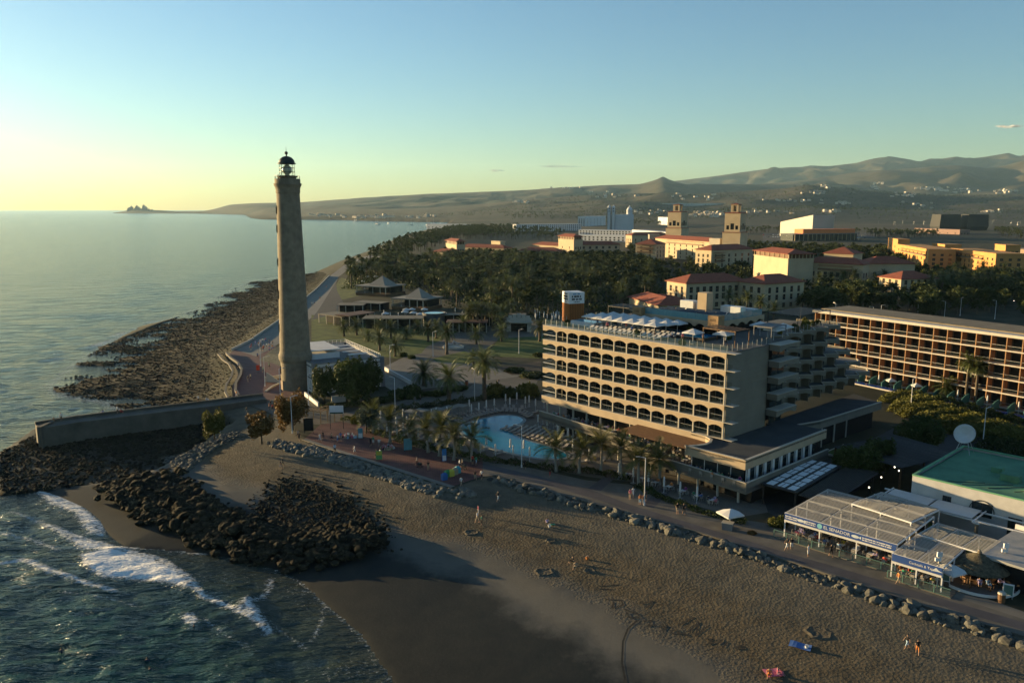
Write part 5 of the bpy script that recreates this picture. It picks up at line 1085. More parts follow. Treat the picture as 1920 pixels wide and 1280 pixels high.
def church():
    Y = 1500; x0 = XAT(1140, 400, Y); k = Y * 0.986 / FPX; t = thing('white_church', 'white church with twin domed towers and a dome on the hotel hill', 'church', (x0, Y, GZ), R(-8)); zz = lambda y: ZAT(1150, y, Y) - GZ
    MB().box(0, 48 * k, 0, 26, 0, zz(402)).obj('nave', M_wht2, t)
    for i, xx in enumerate((0, 8.2)):
        tw = link('tower', MB().box(-3, 3, -3, 3, 0, zz(389)).box(-3.3, 3.3, -3.3, 3.3, zz(395), zz(394)).mesh('tower', M_wht2), t, (xx + 2, -1, 0)); MB().lathe([(3.0, zz(389)), (2.8, zz(388)), (2.2, zz(386.6)), (1.0, zz(385.5)), (0.2, zz(384))], 12).obj('dome', M_wht2, tw, smooth=True)
        for z in (397, 392.5): MB().box(-0.9, 0.9, -3.12, -3.01, zz(z), zz(z - 2.4)).obj('window', M_black, tw)
        for sx in (-1, 1): MB().box(sx * 3.02 - 0.4, sx * 3.02 + 0.4, -3.1, -2.6, 0, zz(389.5)).obj('corner_stone', M_grey, tw)
    dr = MB().lathe([(5.5, zz(403)), (5.5, zz(395)), (5.9, zz(394.6)), (5.0, zz(392)), (3.5, zz(389.5)), (1.4, zz(388)), (1.2, zz(386.5)), (0.1, zz(385.2))], 16).obj('main_dome', M_wht2, t, (40 * k, 8, 0), smooth=True)
church()
# ---------------------------------------------------------------- convention hall, orange hotel, dark cubes
def wedge_hall():
    a, b = P(1462, 442, GZ), P(1522, 446, GZ); o, rz, L_ = frame(a, b); t = thing('wedge_hall', 'pale wedge-shaped hall rising to one blunt end', 'hall', o, rz); hL, hR = ZAT(1462, 416, a.y) - GZ, ZAT(1522, 403, b.y) - GZ
    mb = MB(); D = 34; mb.add([(0, 0, 0), (L_, 0, 0), (L_, D, 0), (0, D, 0), (0, 0, hL), (L_, 0, hR), (L_ + 4, D, hR), (0, D, hL)], [(0, 1, 5, 4), (1, 2, 6, 5), (2, 3, 7, 6), (3, 0, 4, 7), (4, 5, 6, 7)]); mb.obj('shell', mat('pale_cladding', (0.50, 0.46, 0.38), 0.7, 0.08, 0.05), t)
    MB().box(L_ * 0.1, L_ * 0.4, -0.3, -0.05, 0, 3.0).obj('entrance', M_glass, t)
wedge_hall()
def orange_hall():
    a, b = P(1490, 452), P(1610, 450); o, rz, L_ = frame(a, b); t = thing('glass_hall', 'long glazed hall with orange upper storey beside the wedge hall', 'hall', o, rz)
    MB().box(0, L_, 4, 30, 0, 9).obj('hall_block', M_glass, t); MB().box(L_ * 0.18, L_, 8, 26, 9.6, 15.5).obj('orange_storey', mat('orange_panel', (0.75, 0.20, 0.05), 0.7, 0.12, 0.1), t); MB().box(-2, L_ + 1, -1, 32, 8.9, 9.6).obj('roof_slab', M_grey, t)
    cm = MB().box(-0.3, 0.3, -0.3, 0.3, 0, 8.9).mesh('column', M_cream)
    for i in range(16): link('column', cm, t, (L_ * i / 15, 0, 0))
orange_hall()
ot = []
hip_block('flat-roofed ochre hotel block with rounded corner turrets, lit by low sun', (1682, 458), (1742, 468), 15, 18, [(0.8, 1.9), (3.9, 1.9), (7.0, 1.9), (10.4, 1.6)], 8, 1.5, roof=False, m=M_ochre, name='ochre_hotel', extra=loggia([10.2], 0.2, 0.95))
hip_block('second flat-roofed ochre hotel block with sunlit balconies', (1783, 466), (1868, 476), 15, 18, [(0.8, 1.9), (3.9, 1.9), (7.0, 1.9), (10.4, 1.6)], 10, 1.5, roof=False, m=M_ochre, name='ochre_hotel', extra=loggia([10.2], 0.08, 0.75))
hip_block('square ochre corner tower at the left end of the sunlit hotel', (1666, 446), (1684, 449), 19, 9, [(1, 2), (4.5, 2), (8, 2), (12, 1.8)], 2, 1.3, roof=False, m=M_ochre, name='corner_tower')
hip_block('square ochre corner tower at the right end of the sunlit hotel', (1866, 458), (1886, 460), 18, 10, [(1, 2), (4.5, 2), (8, 2), (12, 1.8)], 2, 1.3, roof=False, m=M_ochre, name='corner_tower')
hip_block('ochre hotel block between the two sunlit wings', (1748, 456), (1772, 459), 16, 12, [(1, 2), (4.5, 2), (8, 2)], 3, 1.2, roof=False, m=M_ochre, name='ochre_hotel')
hip_block('shaded ochre hotel block at the right picture side of the corner tower', (1888, 465), (1960, 472), 14, 18, [(1, 2), (4.5, 2), (8, 2)], 7, 1.3, roof=False, m=mat('shaded_ochre', (0.28, 0.20, 0.14), 0.85, 0.15, 0.1), name='ochre_hotel')  # ochre render dulled, with this block's shade put into its colour
def dark_cube(c0, c1, yb, yt, label):
    a, b = P(c0, yb), P(c1, yb); o, rz, L_ = frame(a, b); h = ZAT(c0, yt, a.y) - GZ; t = thing('dark_hall', label, 'building', o, rz); k = 2.5
    MB().add([(k, 0, 0), (L_ - k, 0, 0), (L_ - k, L_ * 0.8, 0), (k, L_ * 0.8, 0), (0, -2, h * 0.25), (L_, -2, h * 0.25), (L_, L_ * 0.85, h * 0.25), (0, L_ * 0.85, h * 0.25), (k, 0, h), (L_ - k * 0.3, 0, h), (L_ - k * 0.3, L_ * 0.8, h), (k, L_ * 0.8, h)],
        [(0, 1, 5, 4), (1, 2, 6, 5), (2, 3, 7, 6), (3, 0, 4, 7), (4, 5, 9, 8), (5, 6, 10, 9), (6, 7, 11, 10), (7, 4, 8, 11), (8, 9, 10, 11)]).obj('shell', mat('dark_cladding', (0.03, 0.03, 0.03), 0.7, 0.2, 0.05), t); MB().box(L_ * 0.3, L_ * 0.6, -0.2, 0.5, 0, 3).obj('entrance', M_glass, t)
dark_cube(1760, 1800, 432, 402, 'left of two dark leaning box halls on the plain'); dark_cube(1812, 1852, 432, 402, 'right of two dark leaning box halls on the plain')
far_block('dusty pink low hall in front of the dark box halls', (1715, 428), (1800, 431), 8, 20, 1, 6, m=mat('dusty_pink', (0.25, 0.16, 0.13), 0.85, 0.12, 0.1), name='low_hall')
# ---------------------------------------------------------------- right-hand slab hotel
def slab_hotel():
    zt = 20.0; a, b = P(1530, 583, zt), P(1920, 633, zt); o, rz, L_ = frame(a, b); NBY = 23; bw = L_ / 16; L2 = bw * NBY; z0 = GZ
    t = thing('slab_hotel', 'long flat-roofed hotel of open balconies between thin brown piers', 'hotel', (o.x, o.y, z0), rz); H = zt - z0; fh = H / 5.1
    Mw = mat('slab_white', (0.55, 0.50, 0.42), 0.8, 0.1, 0.3); Mp = mat('brown_pier', (0.36, 0.20, 0.10), 0.8, 0.15, 0.5); Mr = mat('brown_roof', (0.24, 0.19, 0.12), 0.9, 0.2, 0.3)
    MB().box(-0.2, L2, 2.2, 14, 0, H - 0.3).obj('room_block', mat('brown_inner', (0.10, 0.085, 0.07), 0.9, 0.2, 0.5), t)
    for k in range(6):
        z = H - k * fh; MB().box(-0.5, L2, -0.35 if k else -0.9, 2.18, z - 0.28, z).obj('floor_slab', Mw, t)
    MB().box(-0.5, L2, -0.9, 2.2, H + 0.003, H + 0.35).obj('roof_fascia', Mw, t)
    rm = MB().box(0.02, bw * 2 - 0.05, 2.25, 14.3, 0, 0.55).mesh('roof_panel', Mr)
    for i in range(NBY // 2): link('roof_panel', rm, t, (i * bw * 2, 0, H + 0.05))
    pm = MB().box(-0.10, 0.10, -0.15, 1.9, 0, fh - 0.285).mesh('pier', Mp); rl = MB().box(0.18, bw - 0.18, -0.08, -0.06, 0.1, 0.9).mesh('railing', M_rail); rt = MB().box(0.18, bw - 0.18, -0.11, -0.03, 0.9, 0.97).mesh('handrail', M_steel)
    wm = MB().box(0.3, bw - 0.3, 2.1, 2.17, 0.05, 2.2).mesh('window', M_glass); cm = MB().box(bw - 1.2, bw - 0.4, 2.03, 2.09, 0.1, 2.1).mesh('curtain', mat('grey_curtain', (0.25, 0.25, 0.22), 0.9, 0.15, 2))
    random.seed(21)
    for k in range(1, 6):
        z = H - k * fh
        for i in range(NBY):
            link('pier', pm, t, (i * bw, 0, z)); r_ = link('railing', rl, t, (i * bw, 0, z)); link('handrail', rt, r_); w_ = link('window', wm, t, (i * bw, 0, z))
            if random.random() < 0.6: link('curtain', cm, w_)
    MB().box(17 * bw, 17 * bw + 5, 5, 9, H + 0.6, H + 4.2).obj('roof_house', Mp, t)
    M = Matrix.Translation((o.x, o.y, z0)) @ Matrix.Rotation(rz, 4, 'Z'); teal = mat('teal_wall', (0.06, 0.17, 0.15), 0.8, 0.15, 0.5)
    ps = thing('plunge_pool', 'strip of blue plunge pools along the foot of the slab hotel', 'pool', M @ Vector((14, -5.2, 0)), rz); MB().box(0, L2 - 14, -1.3, 1.3, 0, 0.3).obj('pool_rim', Mw, ps); MB().box(0.2, L2 - 14.2, -1.0, 1.0, 0.25, 0.34).obj('pool_water', mat('blue_pool_water', (0.01, 0.06, 0.32), 0.08, 0.2, 0.6, 0.02, 2), ps)
    wm_ = MB(); n = 8
    for i in range(n):
        x0, x1 = -3.2 + 3.0 * i / n, -3.2 + 3.0 * (i + 1) / n; q = lambda x: 1.2 + 0.9 * math.sin((x + 3.2) / 3.0 * math.pi * 0.5)
        wm_.add([(-0.1, x0, 0), (-0.1, x1, 0), (-0.1, x1, q(x1)), (-0.1, x0, q(x0)), (0.1, x0, 0), (0.1, x1, 0), (0.1, x1, q(x1)), (0.1, x0, q(x0))], [(0, 3, 2, 1), (4, 5, 6, 7), (3, 7, 6, 2)] + ([(0, 4, 7, 3)] if i == 0 else []) + ([(1, 2, 6, 5)] if i == n - 1 else []))
    wm_ = wm_.mesh('privacy_wall', teal)
    for i in range(5, NBY - 2): tag(link('privacy_wall', wm_, None, M @ Vector((i * bw, -0.6, 0.0)), rz), 'curved teal garden wall parting the ground-floor pool terraces', 'wall', 'teal walls of the pool terraces')
    for i in (6, 7, 9, 12, 14, 16, 18): parasol(M @ Vector((i * bw + 1.4, -2.0, 0)), PAR_SMALL if i % 2 else PAR_SHUT, 'white parasol between teal walls at the foot of the slab hotel' if i % 2 else 'folded parasol between teal walls at the foot of the slab hotel', 'parasols of the slab hotel terraces')
    return M, bw
SM, SBW = slab_hotel()
# ---------------------------------------------------------------- houses on the hills, boats in the bay, far trees
def hit(px, py, y0=2150.0, y1=13000.0):
    d = ray(px, py); Y = np.linspace(y0, y1, 1500); t = Y / d[1]; Xr = d[0] * t; Zr = CZ + d[2] * t; g = ground_z(Xr, Y)[0]; k = np.nonzero(Zr <= g)[0]
    return None if len(k) == 0 else Vector((Xr[k[0]], Y[k[0]], g[k[0]]))
def house_mesh(w_, d_, h, seed):
    mb = MB().box(-w_ / 2, w_ / 2, -d_ / 2, d_ / 2, -3, h, 0).box(-w_ / 4, w_ / 2 + 2, -d_ / 2 - 2, d_ / 3, -3, h * 0.55, 0).box(-w_ / 2 + 0.4, w_ / 2 - 0.4, -d_ / 2 + 0.4, d_ / 2 - 0.4, h - 0.3, h + 0.3, 1)
    for x in (-w_ / 3, -w_ / 9, w_ / 5): mb.box(x, x + 1.6, -d_ / 2 - 0.06, -d_ / 2 + 0.1, h * 0.62, h * 0.85, 2)
    return mb.mesh('house', [mat('house_white', (0.60, 0.53, 0.44), 0.85, 0.1, 0.02, rnd=0.25), mat('house_roof', (0.40, 0.25, 0.17), 0.85, 0.2, 0.02, rnd=0.4), M_glass])
HM = [house_mesh(14, 10, 7, 0), house_mesh(20, 11, 6, 1), house_mesh(11, 11, 9, 2)]
random.seed(31); PLACES = [('on the hill village above the plain', [(1545, 350, 16, 3, 12), (1530, 362, 18, 3, 12), (1645, 344, 18, 2, 9), (1640, 352, 16, 3, 8)]), ('in the long hamlet below the dark mountain', [(1745, 355, 34, 3, 20), (1790, 357, 34, 4, 20), (1690, 367, 34, 4, 14), (1885, 360, 28, 4, 14)]),
    ('scattered across the brown slope', [(1575, 382, 14, 2, 8), (1480, 378, 60, 5, 14), (1720, 384, 60, 5, 8), (1310, 372, 60, 6, 12), (1150, 366, 60, 6, 10)]), ('in the dense suburb between the bell towers', [(1330, 402, 34, 6, 46), (1225, 398, 40, 5, 16)]), ('in the small sunlit hamlet on the green hill', [(978, 379, 18, 3, 12), (1060, 354, 30, 3, 10)]),
    ('along the far marina shore', [(600, 404, 26, 3, 14), (700, 407, 60, 3, 26), (790, 407, 30, 3, 12)]), ('along the road below the hills', [(1440, 398, 60, 4, 16), (1560, 398, 16, 2, 8), (1860, 397, 40, 3, 8)])]
for place, cl in PLACES:
    for cx, cy, sx, sy, n in cl:
        for i in range(n):
            p = hit(cx + random.gauss(0, sx * 0.5), cy + random.gauss(0, sy * 0.5))
            if p is None: continue
            k = (0.8 + 0.5 * random.random()) * min(1.35, max(0.8, p.y / 4500)); o = link('house', random.choice(HM), None, p, random.choice([0.3, -0.6, 1.1, -0.2]) + random.uniform(-0.2, 0.2), k); tag(o, 'small pale house ' + place, 'house', 'houses ' + place)
gh = P(1310, 386.5, 60)
greenh = hit(1315, 384)
if greenh: 
    o = MB().box(-230, 230, -40, 40, -8, 6).obj('greenhouse', mat('greenhouse_film', (0.5, 0.52, 0.5), 0.6, 0.1, 0.02), None, greenh, R(-4)); tag(o, 'long pale greenhouse roof on the far plain behind the towers', 'greenhouse')
def boat_mesh(l, mast):
    hull = MB(); s = [(-0.5, 0.12), (-0.2, 0.16), (0.15, 0.15), (0.5, 0.01)]; V = []; F = []
    for x, w_ in s: V += [(x * l, -w_ * l, 0.10 * l), (x * l, w_ * l, 0.10 * l), (x * l, w_ * l * 0.5, -0.02 * l), (x * l, -w_ * l * 0.5, -0.02 * l)]
    for i in range(3):
        o = i * 4; F += [(o, o + 4, o + 5, o + 1), (o + 1, o + 5, o + 6, o + 2), (o + 2, o + 6, o + 7, o + 3), (o + 3, o + 7, o + 4, o)]
    F += [(0, 1, 2, 3), (12, 15, 14, 13)]; hull.add(V, F).box(-0.2 * l, 0.15 * l, -0.08 * l, 0.08 * l, 0.1 * l, 0.17 * l)
    m_ = MB().cyl(0.05 * l, 0, 0.1 * l, mast, 0.16, 0.08, 5).tube([(0.05 * l, 0, 0.2 * l), (-0.4 * l, 0, 0.21 * l)], 0.1, 5)
    return hull.mesh('hull', M_whitep), m_.mesh('mast', M_whitep)
BT = [boat_mesh(11, 15), boat_mesh(14, 21), boat_mesh(8, 3)]
random.seed(33)
for i in range(46):
    mar = i < 34; x, y = (random.uniform(655, 800), random.uniform(412.8, 414.2)) if mar else (random.choice([707, 726, 745, 752, 773, 800, 805, 812, 818, 826]) + random.uniform(-3, 3), random.uniform(418, 424))
    p = P(x, y, 0.1 if not mar else 1.0); k = random.choice(BT[:2] if mar else BT); t = thing('sailing_boat', 'sailing boat with bare mast moored in the crowded far marina' if mar else 'small boat at anchor out in the calm bay', 'boat', p, random.uniform(0, 6.28), 'boats in the marina' if mar else 'boats anchored in the bay'); t.scale = (1.15,) * 3
    link('hull', k[0], t); link('mast', k[1], t)
def far_trees(name, polys, seed, m, hmin=6, hmax=11, r=2.6, zg=GZ, nl=34):
    rg = np.random.default_rng(seed); pts = np.concatenate([sample_poly(p, n, rg) for p, n in polys]); n = len(pts); h = hmin + (hmax - hmin) * rg.random(n); zb = np.where(pts[:, 1] > 2200, ground_z(pts[:, 0], pts[:, 1])[0], zg)
    a = rg.random((n, nl)) * 6.283; e = np.radians(-35 + 110 * rg.random((n, nl))); ln = r * (0.7 + 0.5 * rg.random((n, nl))); C = np.stack([pts[:, 0], pts[:, 1], zb + h], 1)[:, None, :]
    d = np.stack([np.cos(a) * np.cos(e), np.sin(a) * np.cos(e), np.sin(e)], -1); s = np.stack([-np.sin(a), np.cos(a), 0 * a], -1) * 0.55
    mid = C + d * ln[..., None] * 0.55; tip = C + d * ln[..., None] - np.array([0, 0, 0.9]); V = np.stack([C + 0 * d, mid + s, tip, mid - s], 2).reshape(-1, 3); i = np.arange(len(V)).reshape(-1, 4)
    tr = np.array([[-0.25, -0.15, 0], [0.25, -0.15, 0], [0, 0.28, 0]]); Vt = np.concatenate([np.stack([pts[:, 0], pts[:, 1], zb], 1)[:, None, :] + tr[None], np.stack([pts[:, 0], pts[:, 1], zb + h], 1)[:, None, :] + tr[None] * 0.8], 1).reshape(-1, 3); o = np.arange(n)[:, None] * 6 + len(V)
    Ft = np.concatenate([o + np.array([0, 1, 4, 3]), o + np.array([1, 2, 5, 4]), o + np.array([2, 0, 3, 5])]); F_ = np.concatenate([i, Ft]); mi = np.concatenate([np.zeros(len(i)), np.ones(len(Ft))])
    return link(name, np_mesh(name, np.concatenate([V, Vt]), F_, [m, M_trunk], mi=mi))
zp = lambda l: [tuple(P(a, b)[:2]) for a, b in l]
o = far_trees('palm_woods', [(zp([(645, 508), (700, 482), (765, 452), (846, 431), (900, 430), (960, 440), (850, 452), (800, 468), (760, 492), (700, 522), (655, 532)]), 900), (zp([(846, 430), (968, 426), (1060, 440), (1040, 452), (900, 450)]), 420)], 5, M_frond)
stuff(o, 'distant mass of palm woods along the shore towards the bay', 'palms')
o = far_trees('tree_belt', [(zp([(1390, 433), (1480, 431), (1480, 437), (1390, 440)]), 60), (zp([(1600, 437), (1760, 440), (1760, 448), (1640, 446)]), 160), (zp([(1860, 432), (1960, 434), (1960, 452), (1880, 448)]), 120), (zp([(1130, 416), (1240, 417), (1240, 424), (1140, 424)]), 120), (zp([(960, 412), (1400, 410), (1700, 409), (1700, 411), (1300, 414), (960, 416)]), 700), (zp([(1480, 404), (1800, 404), (1900, 406), (1500, 407)]), 420)], 6, M_frond, 5, 10, 3.2, nl=20)
stuff(o, 'distant belts of dark trees across the plain', 'trees')
o = far_trees('hill_scrub', [([(-400, 3300), (300, 2600), (2600, 2500), (5200, 3200), (3600, 4700), (300, 4700)], 4200)], 7, M_leaf, 2, 5, 5.0, nl=12); stuff(o, 'sparse scrub dotted over the brown hills', 'scrub')
pole = MB().cyl(0, 0, 0, 11, 0.22, 0.14, n=5).box(-1.2, 1.2, -0.2, 0.2, 10.8, 11.1).mesh('light_pole', M_steel)
random.seed(9)
for i in range(34):
    p = P(random.choice([random.uniform(1640, 1745), random.uniform(1850, 1915)]), random.uniform(414, 423)); tag(link('light_pole', pole, None, p, random.uniform(0, 3), 0.8), 'thin pale light pole standing on the dusty plain by the dark halls', 'light pole', 'light poles on the plain')
car = MB().add([(-2.1, -0.85, 0.3), (2.1, -0.85, 0.3), (2.1, 0.85, 0.3), (-2.1, 0.85, 0.3), (-2.1, -0.85, 0.85), (2.1, -0.85, 0.8), (2.1, 0.85, 0.8), (-2.1, 0.85, 0.85), (-1.5, -0.7, 1.45), (0.6, -0.7, 1.45), (0.6, 0.7, 1.45), (-1.5, 0.7, 1.45), (1.3, -0.8, 0.86), (1.3, 0.8, 0.86)], [(0, 1, 5, 4), (1, 2, 6, 5), (2, 3, 7, 6), (3, 0, 4, 7), (3, 2, 1, 0), (5, 6, 13, 12), (4, 5, 12, 9, 8), (6, 7, 11, 10, 13), (8, 9, 10, 11), (7, 4, 8, 11), (12, 13, 10, 9)])
for x in (-1.3, 1.3):
    for y in (-0.88, 0.72): car.tube([(x, y, 0.33), (x, y + 0.16, 0.33)], 0.33, 8, 1)
CARM = [car.mesh('car', [mat('car_' + n, c, 0.35, 0.05, 1), M_black]) for n, c in (('white', (0.65, 0.65, 0.65)), ('grey', (0.2, 0.21, 0.22)), ('dark', (0.03, 0.03, 0.04)), ('red', (0.35, 0.03, 0.03)))]
for j in range(2):
    for i in range(44):
        if random.random() < 0.8:
            q = random.choice([0, 0, 1, 1, 2, 3]); p = P(1432 + i * 4.4 + random.uniform(-0.3, 0.3), 441 + j * 4 + i * 0.05, GZ + 0.02); tag(link('parked_car', CARM[q], None, p, R(80)), f"{['white', 'grey', 'black', 'red'][q]} car parked in the long row before the glass hall", 'car', 'cars parked before the glass hall')
# ================================================================== RESTAURANTS AT THE RIGHT
M_lou = mat('louvre', (0.46, 0.44, 0.40), 0.6, 0.1, 0.8); M_blue = mat('blue_banner', (0.02, 0.07, 0.26), 0.7, 0.1, 1); M_green = mat('green_roof', (0.10, 0.26, 0.15), 0.85, 0.25, 0.5); M_teal = mat('teal_rail', (0.10, 0.20, 0.17), 0.6, 0.12, 1)
def louvre_roof(label, l, r, z, dep, rows, cols, banner=None, name='louvred_pergola', rails=True, posts=True):
    o, rz, L_ = frame(P(*l, GZ + z), P(*r, GZ + z)); t = thing(name, label, 'pergola', (o.x, o.y, GZ), rz)
    rd = dep / rows; cw = L_ / cols; ns = max(5, int(rd / 0.40)); sl_ = MB().box(0.08, cw - 0.08, -0.17, 0.17, -0.02, 0.02).mesh('slat', M_lou)
    for i in range(rows):
        for c in range(cols):
            for k in range(ns): link('slat', sl_, t, (c * cw, i * rd + 0.2 + (rd - 0.3) * k / (ns - 1), z + 0.22)).rotation_euler = (R(-14), 0, 0)
    for i in range(rows + 1): MB().box(-0.1, L_ + 0.1, i * rd - 0.07, i * rd + 0.07, z - 0.05, z + 0.15).obj('beam', M_whitep, t)
    for c in range(cols + 1): MB().box(c * cw - 0.06, c * cw + 0.06, 0.08, dep - 0.08, z - 0.05, z + 0.145).obj('rafter', M_whitep, t)
    if posts:
        pm = MB().box(-0.07, 0.07, -0.07, 0.07, 0, z - 0.05).mesh('post', M_whitep)
        for i in range(rows + 1):
            for c in range(cols + 1): link('post', pm, t, (c * cw, i * rd, 0))
    if banner:
        b = MB().box(0, L_, -0.22, -0.15, z - 0.75, z + 0.12).obj('banner', M_blue, t); MB().box(0, L_, -0.26, -0.12, z - 1.05, z - 0.78).obj('banner_trim', M_canvas, t)
        for fx, s, sz in banner:
            if s in ('wave', 'fish', 'disc'):
                g = MB(); n = 14; q = [(math.cos(2 * math.pi * i / n) * (0.5 if s == 'fish' else 0.34), 0, math.sin(2 * math.pi * i / n) * (0.2 if s == 'fish' else 0.36)) for i in range(n)]
                g.add(q, [tuple(range(n))]); 
                if s == 'fish': g.add([(0.42, 0, 0), (0.75, 0, 0.2), (0.75, 0, -0.2)], [(0, 1, 2)])
                if s == 'wave': g = MB().add([(-0.6, 0, -0.2), (-0.1, 0, 0.3), (0.2, 0, 0.05), (0.7, 0, -0.1), (0.1, 0, -0.12), (-0.1, 0, 0.05)], [(0, 5, 1), (1, 5, 2), (5, 4, 2), (4, 3, 2), (0, 4, 5)])
                g.obj('logo', mat('logo_' + s, (0.2, 0.5, 0.6) if s == 'disc' else (0.6, 0.65, 0.68), 0.7, 0.1, 2), b, (fx * L_, -0.232, z - 0.32))
            elif not s:
                for k_ in (0, 1): link('lettering', glyph_mesh(sz, 0.16, M_whitep, int(fx * 99) + k_), b, (fx * L_, -0.232, z - 0.2 - 0.27 * k_))
            else: link('lettering', text_mesh(s, sz, M_whitep, 'lettering'), b, (fx * L_, -0.232, z - 0.32))
    return t, Matrix.Translation((o.x, o.y, GZ)) @ Matrix.Rotation(rz, 4, 'Z'), L_
T1, M1, L1 = louvre_roof('big white louvred restaurant roof with a blue lettered banner', (1473, 962), (1682, 1022), 3.4, 13, 4, 3, [(0.065, '', 1.7), (0.155, 'fish', 0), (0.245, '', 1.7), (0.335, 'disc', 0), (0.49, 'EL SENADOR', 0.6), (0.655, 'fish', 0), (0.84, '', 3.6)])
T2, M2, L2_ = louvre_roof('lower white louvred cafe roof with a plain blue banner', (1674, 1038), (1768, 1066), 3.0, 8, 2, 2, [(0.62, 'Cocktails & Tapas', 0.42), (0.9, 'wave', 0)])
T3, M3, L3 = louvre_roof('rear white louvred roof beside the playground fence', (1722, 1002), (1846, 1040), 3.2, 5.5, 1, 3)
T4, M4, L4 = louvre_roof('second bay of the white louvred roof behind the lettered banner', (1598, 945), (1708, 980), 3.9, 7.5, 2, 2, name='louvred_pergola')
def railing_run(pts, h, label, gap=1.5):
    o = pts[0]; t = thing('terrace_railing', label, 'railing', o)
    for a, b in zip(pts[:-1], pts[1:]):
        l = (b - a).length; n = max(1, int(l / gap)); rz = math.atan2(b.y - a.y, b.x - a.x); d = a - o; step = l / n
        gm = MB().box(0.06, step - 0.06, -0.02, 0.02, 0.15, h - 0.12).mesh('glass_panel', M_clear); pm = MB().box(-0.05, 0.05, -0.05, 0.05, 0, h).mesh('post', M_teal); rm = MB().box(0, step, -0.045, 0.045, h + 0.002, h + 0.07).box(0, step, -0.03, 0.03, 0.08, 0.14).mesh('rail', M_teal)
        for i in range(n):
            q = d + (b - a) * (i / n); link('post', pm, t, q, rz); link('glass_panel', gm, t, q, rz); link('rail', rm, t, q, rz)
railing_run([M1 @ Vector((-1.0, -1.0, 0)), M1 @ Vector((L1 * 0.42, -1.0, 0))], 1.05, 'teal glass railing in front of the lettered restaurant, left of its entrance')
railing_run([M1 @ Vector((L1 * 0.55, -1.0, 0)), M1 @ Vector((L1 + 0.4, -1.0, 0))], 1.05, 'teal glass railing in front of the lettered restaurant, right of its entrance')
railing_run([M2 @ Vector((-0.2, -0.6, 0)), M2 @ Vector((L2_ + 1.2, -0.6, 0))], 1.0, 'teal glass railing along the plain blue banner cafe')
MB().box(-1.2, L1 + 0.6, -1.15, 12.5, 0.0, 0.12).obj('terrace_floor', M_conc, T1); MB().box(-0.5, L2_ + 1.3, -0.75, 8, 0.0, 0.10).obj('terrace_floor', M_conc, T2)
MB().box(0, L1, 9.5, 9.8, 0.12, 3.3).obj('back_wall', M_black, T1); MB().box(0, L2_, 7.5, 7.7, 0.1, 2.9).obj('back_wall', M_black, T2)
random.seed(41)
for j in range(2):
    for i in range(7): table_set(M1 @ Vector((1.5 + i * (L1 - 3) / 6, 1.2 + j * 3.2, 0.12)), math.atan2(M1[1][0], M1[0][0]), 'on the terrace under the lettered louvred roof')
for i in range(4): table_set(M2 @ Vector((1.2 + i * (L2_ - 2.4) / 3, 1.4, 0.10)), math.atan2(M2[1][0], M2[0][0]), 'on the cafe terrace under the plain blue banner')
# rooftop skylight panels beside the hotel
def skylight():
    o, rz, L_ = frame(P(1432, 906, GZ + 3.2), P(1492, 921, GZ + 3.2)); far = P(1532, 864, GZ + 3.2); d = far - o; dep = abs(-math.sin(rz) * d.x + math.cos(rz) * d.y) 
    t = thing('skylight_roof', 'dark flat roof set with rows of white skylight panels', 'roof', (o.x, o.y, GZ), rz); nx, ny = 3, 7
    MB().box(-0.3, L_ + 0.3, -0.3, dep + 0.3, 3.0, 3.2).obj('roof_frame', M_dkmetal, t)
    for i in range(nx):
        for j in range(ny):
            w_, h = L_ / nx, dep / ny; off = 0.25 * (i % 2); p = MB().box(i * w_ + 0.28, (i + 1) * w_ - 0.28, j * h + 0.26 + off * h * 0.4, (j + 1) * h - 0.22 + off * h * 0.4, 3.205, 3.27).obj('skylight_panel', mat('opal_panel', (0.85, 0.87, 0.87), 0.5, 0.06, 1), t)
            if (i + j) % 2: MB().box((i + 0.5) * w_ - 0.04, (i + 0.5) * w_ + 0.04, j * h + 0.2, (j + 1) * h - 0.2, 3.272, 3.30).obj('glazing_bar', M_dkmetal, p)
    pm = MB().box(-0.1, 0.1, -0.1, 0.1, 0, 3.0).mesh('post', M_dkmetal)
    for x in (0, L_):
        for y in (0, dep / 2, dep): link('post', pm, t, (x, y, 0))
    # ribbed lean-to next to it
    t2 = thing('ribbed_roof', 'dark ribbed lean-to roof between skylights and white louvres', 'roof', (o.x, o.y, GZ), rz); rb = MB().box(0, 0.16, -0.2, dep + 2, 0, 0.08).mesh('rib', mat('brown_rib', (0.07, 0.062, 0.05), 0.8, 0.2, 1))
    MB().box(L_ + 0.5, L_ + 5.5, -0.2, dep + 2, 2.75, 2.85).obj('roof_sheet', M_dkmetal, t2)
    for i in range(16): link('rib', rb, t2, (L_ + 0.6 + i * 0.3, 0, 2.852))
    for y in (0, dep): MB().box(L_ + 5.2, L_ + 5.4, y, y + 0.2, 0, 2.75).obj('post', M_dkmetal, t2)
skylight()
# dark timber canopy behind
def dark_canopy():
    o, rz, L_ = frame(P(1562, 838, GZ + 4), P(1690, 878, GZ + 4)); t = thing('dark_canopy', 'broad dark plank canopy roof behind the skylight panels', 'roof', (o.x, o.y, GZ), rz); dep = 16; pl = MB().box(0.02, L_ - 0.02, 0.02, 0.62, 0, 0.08).mesh('plank', mat('dark_plank', (0.045, 0.043, 0.042), 0.85, 0.25, 0.8, rnd=0.2))
    for i in range(25): link('plank', pl, t, (0, i * 0.64, 4.0 + 0.02 * (i % 2)))
    for x in (0.3, L_ / 2, L_ - 0.3):
        for y in (0.3, dep - 0.3): MB().box(x - 0.12, x + 0.12, y - 0.12, y + 0.12, 0, 3.98).obj('post', M_wood, t)
dark_canopy()
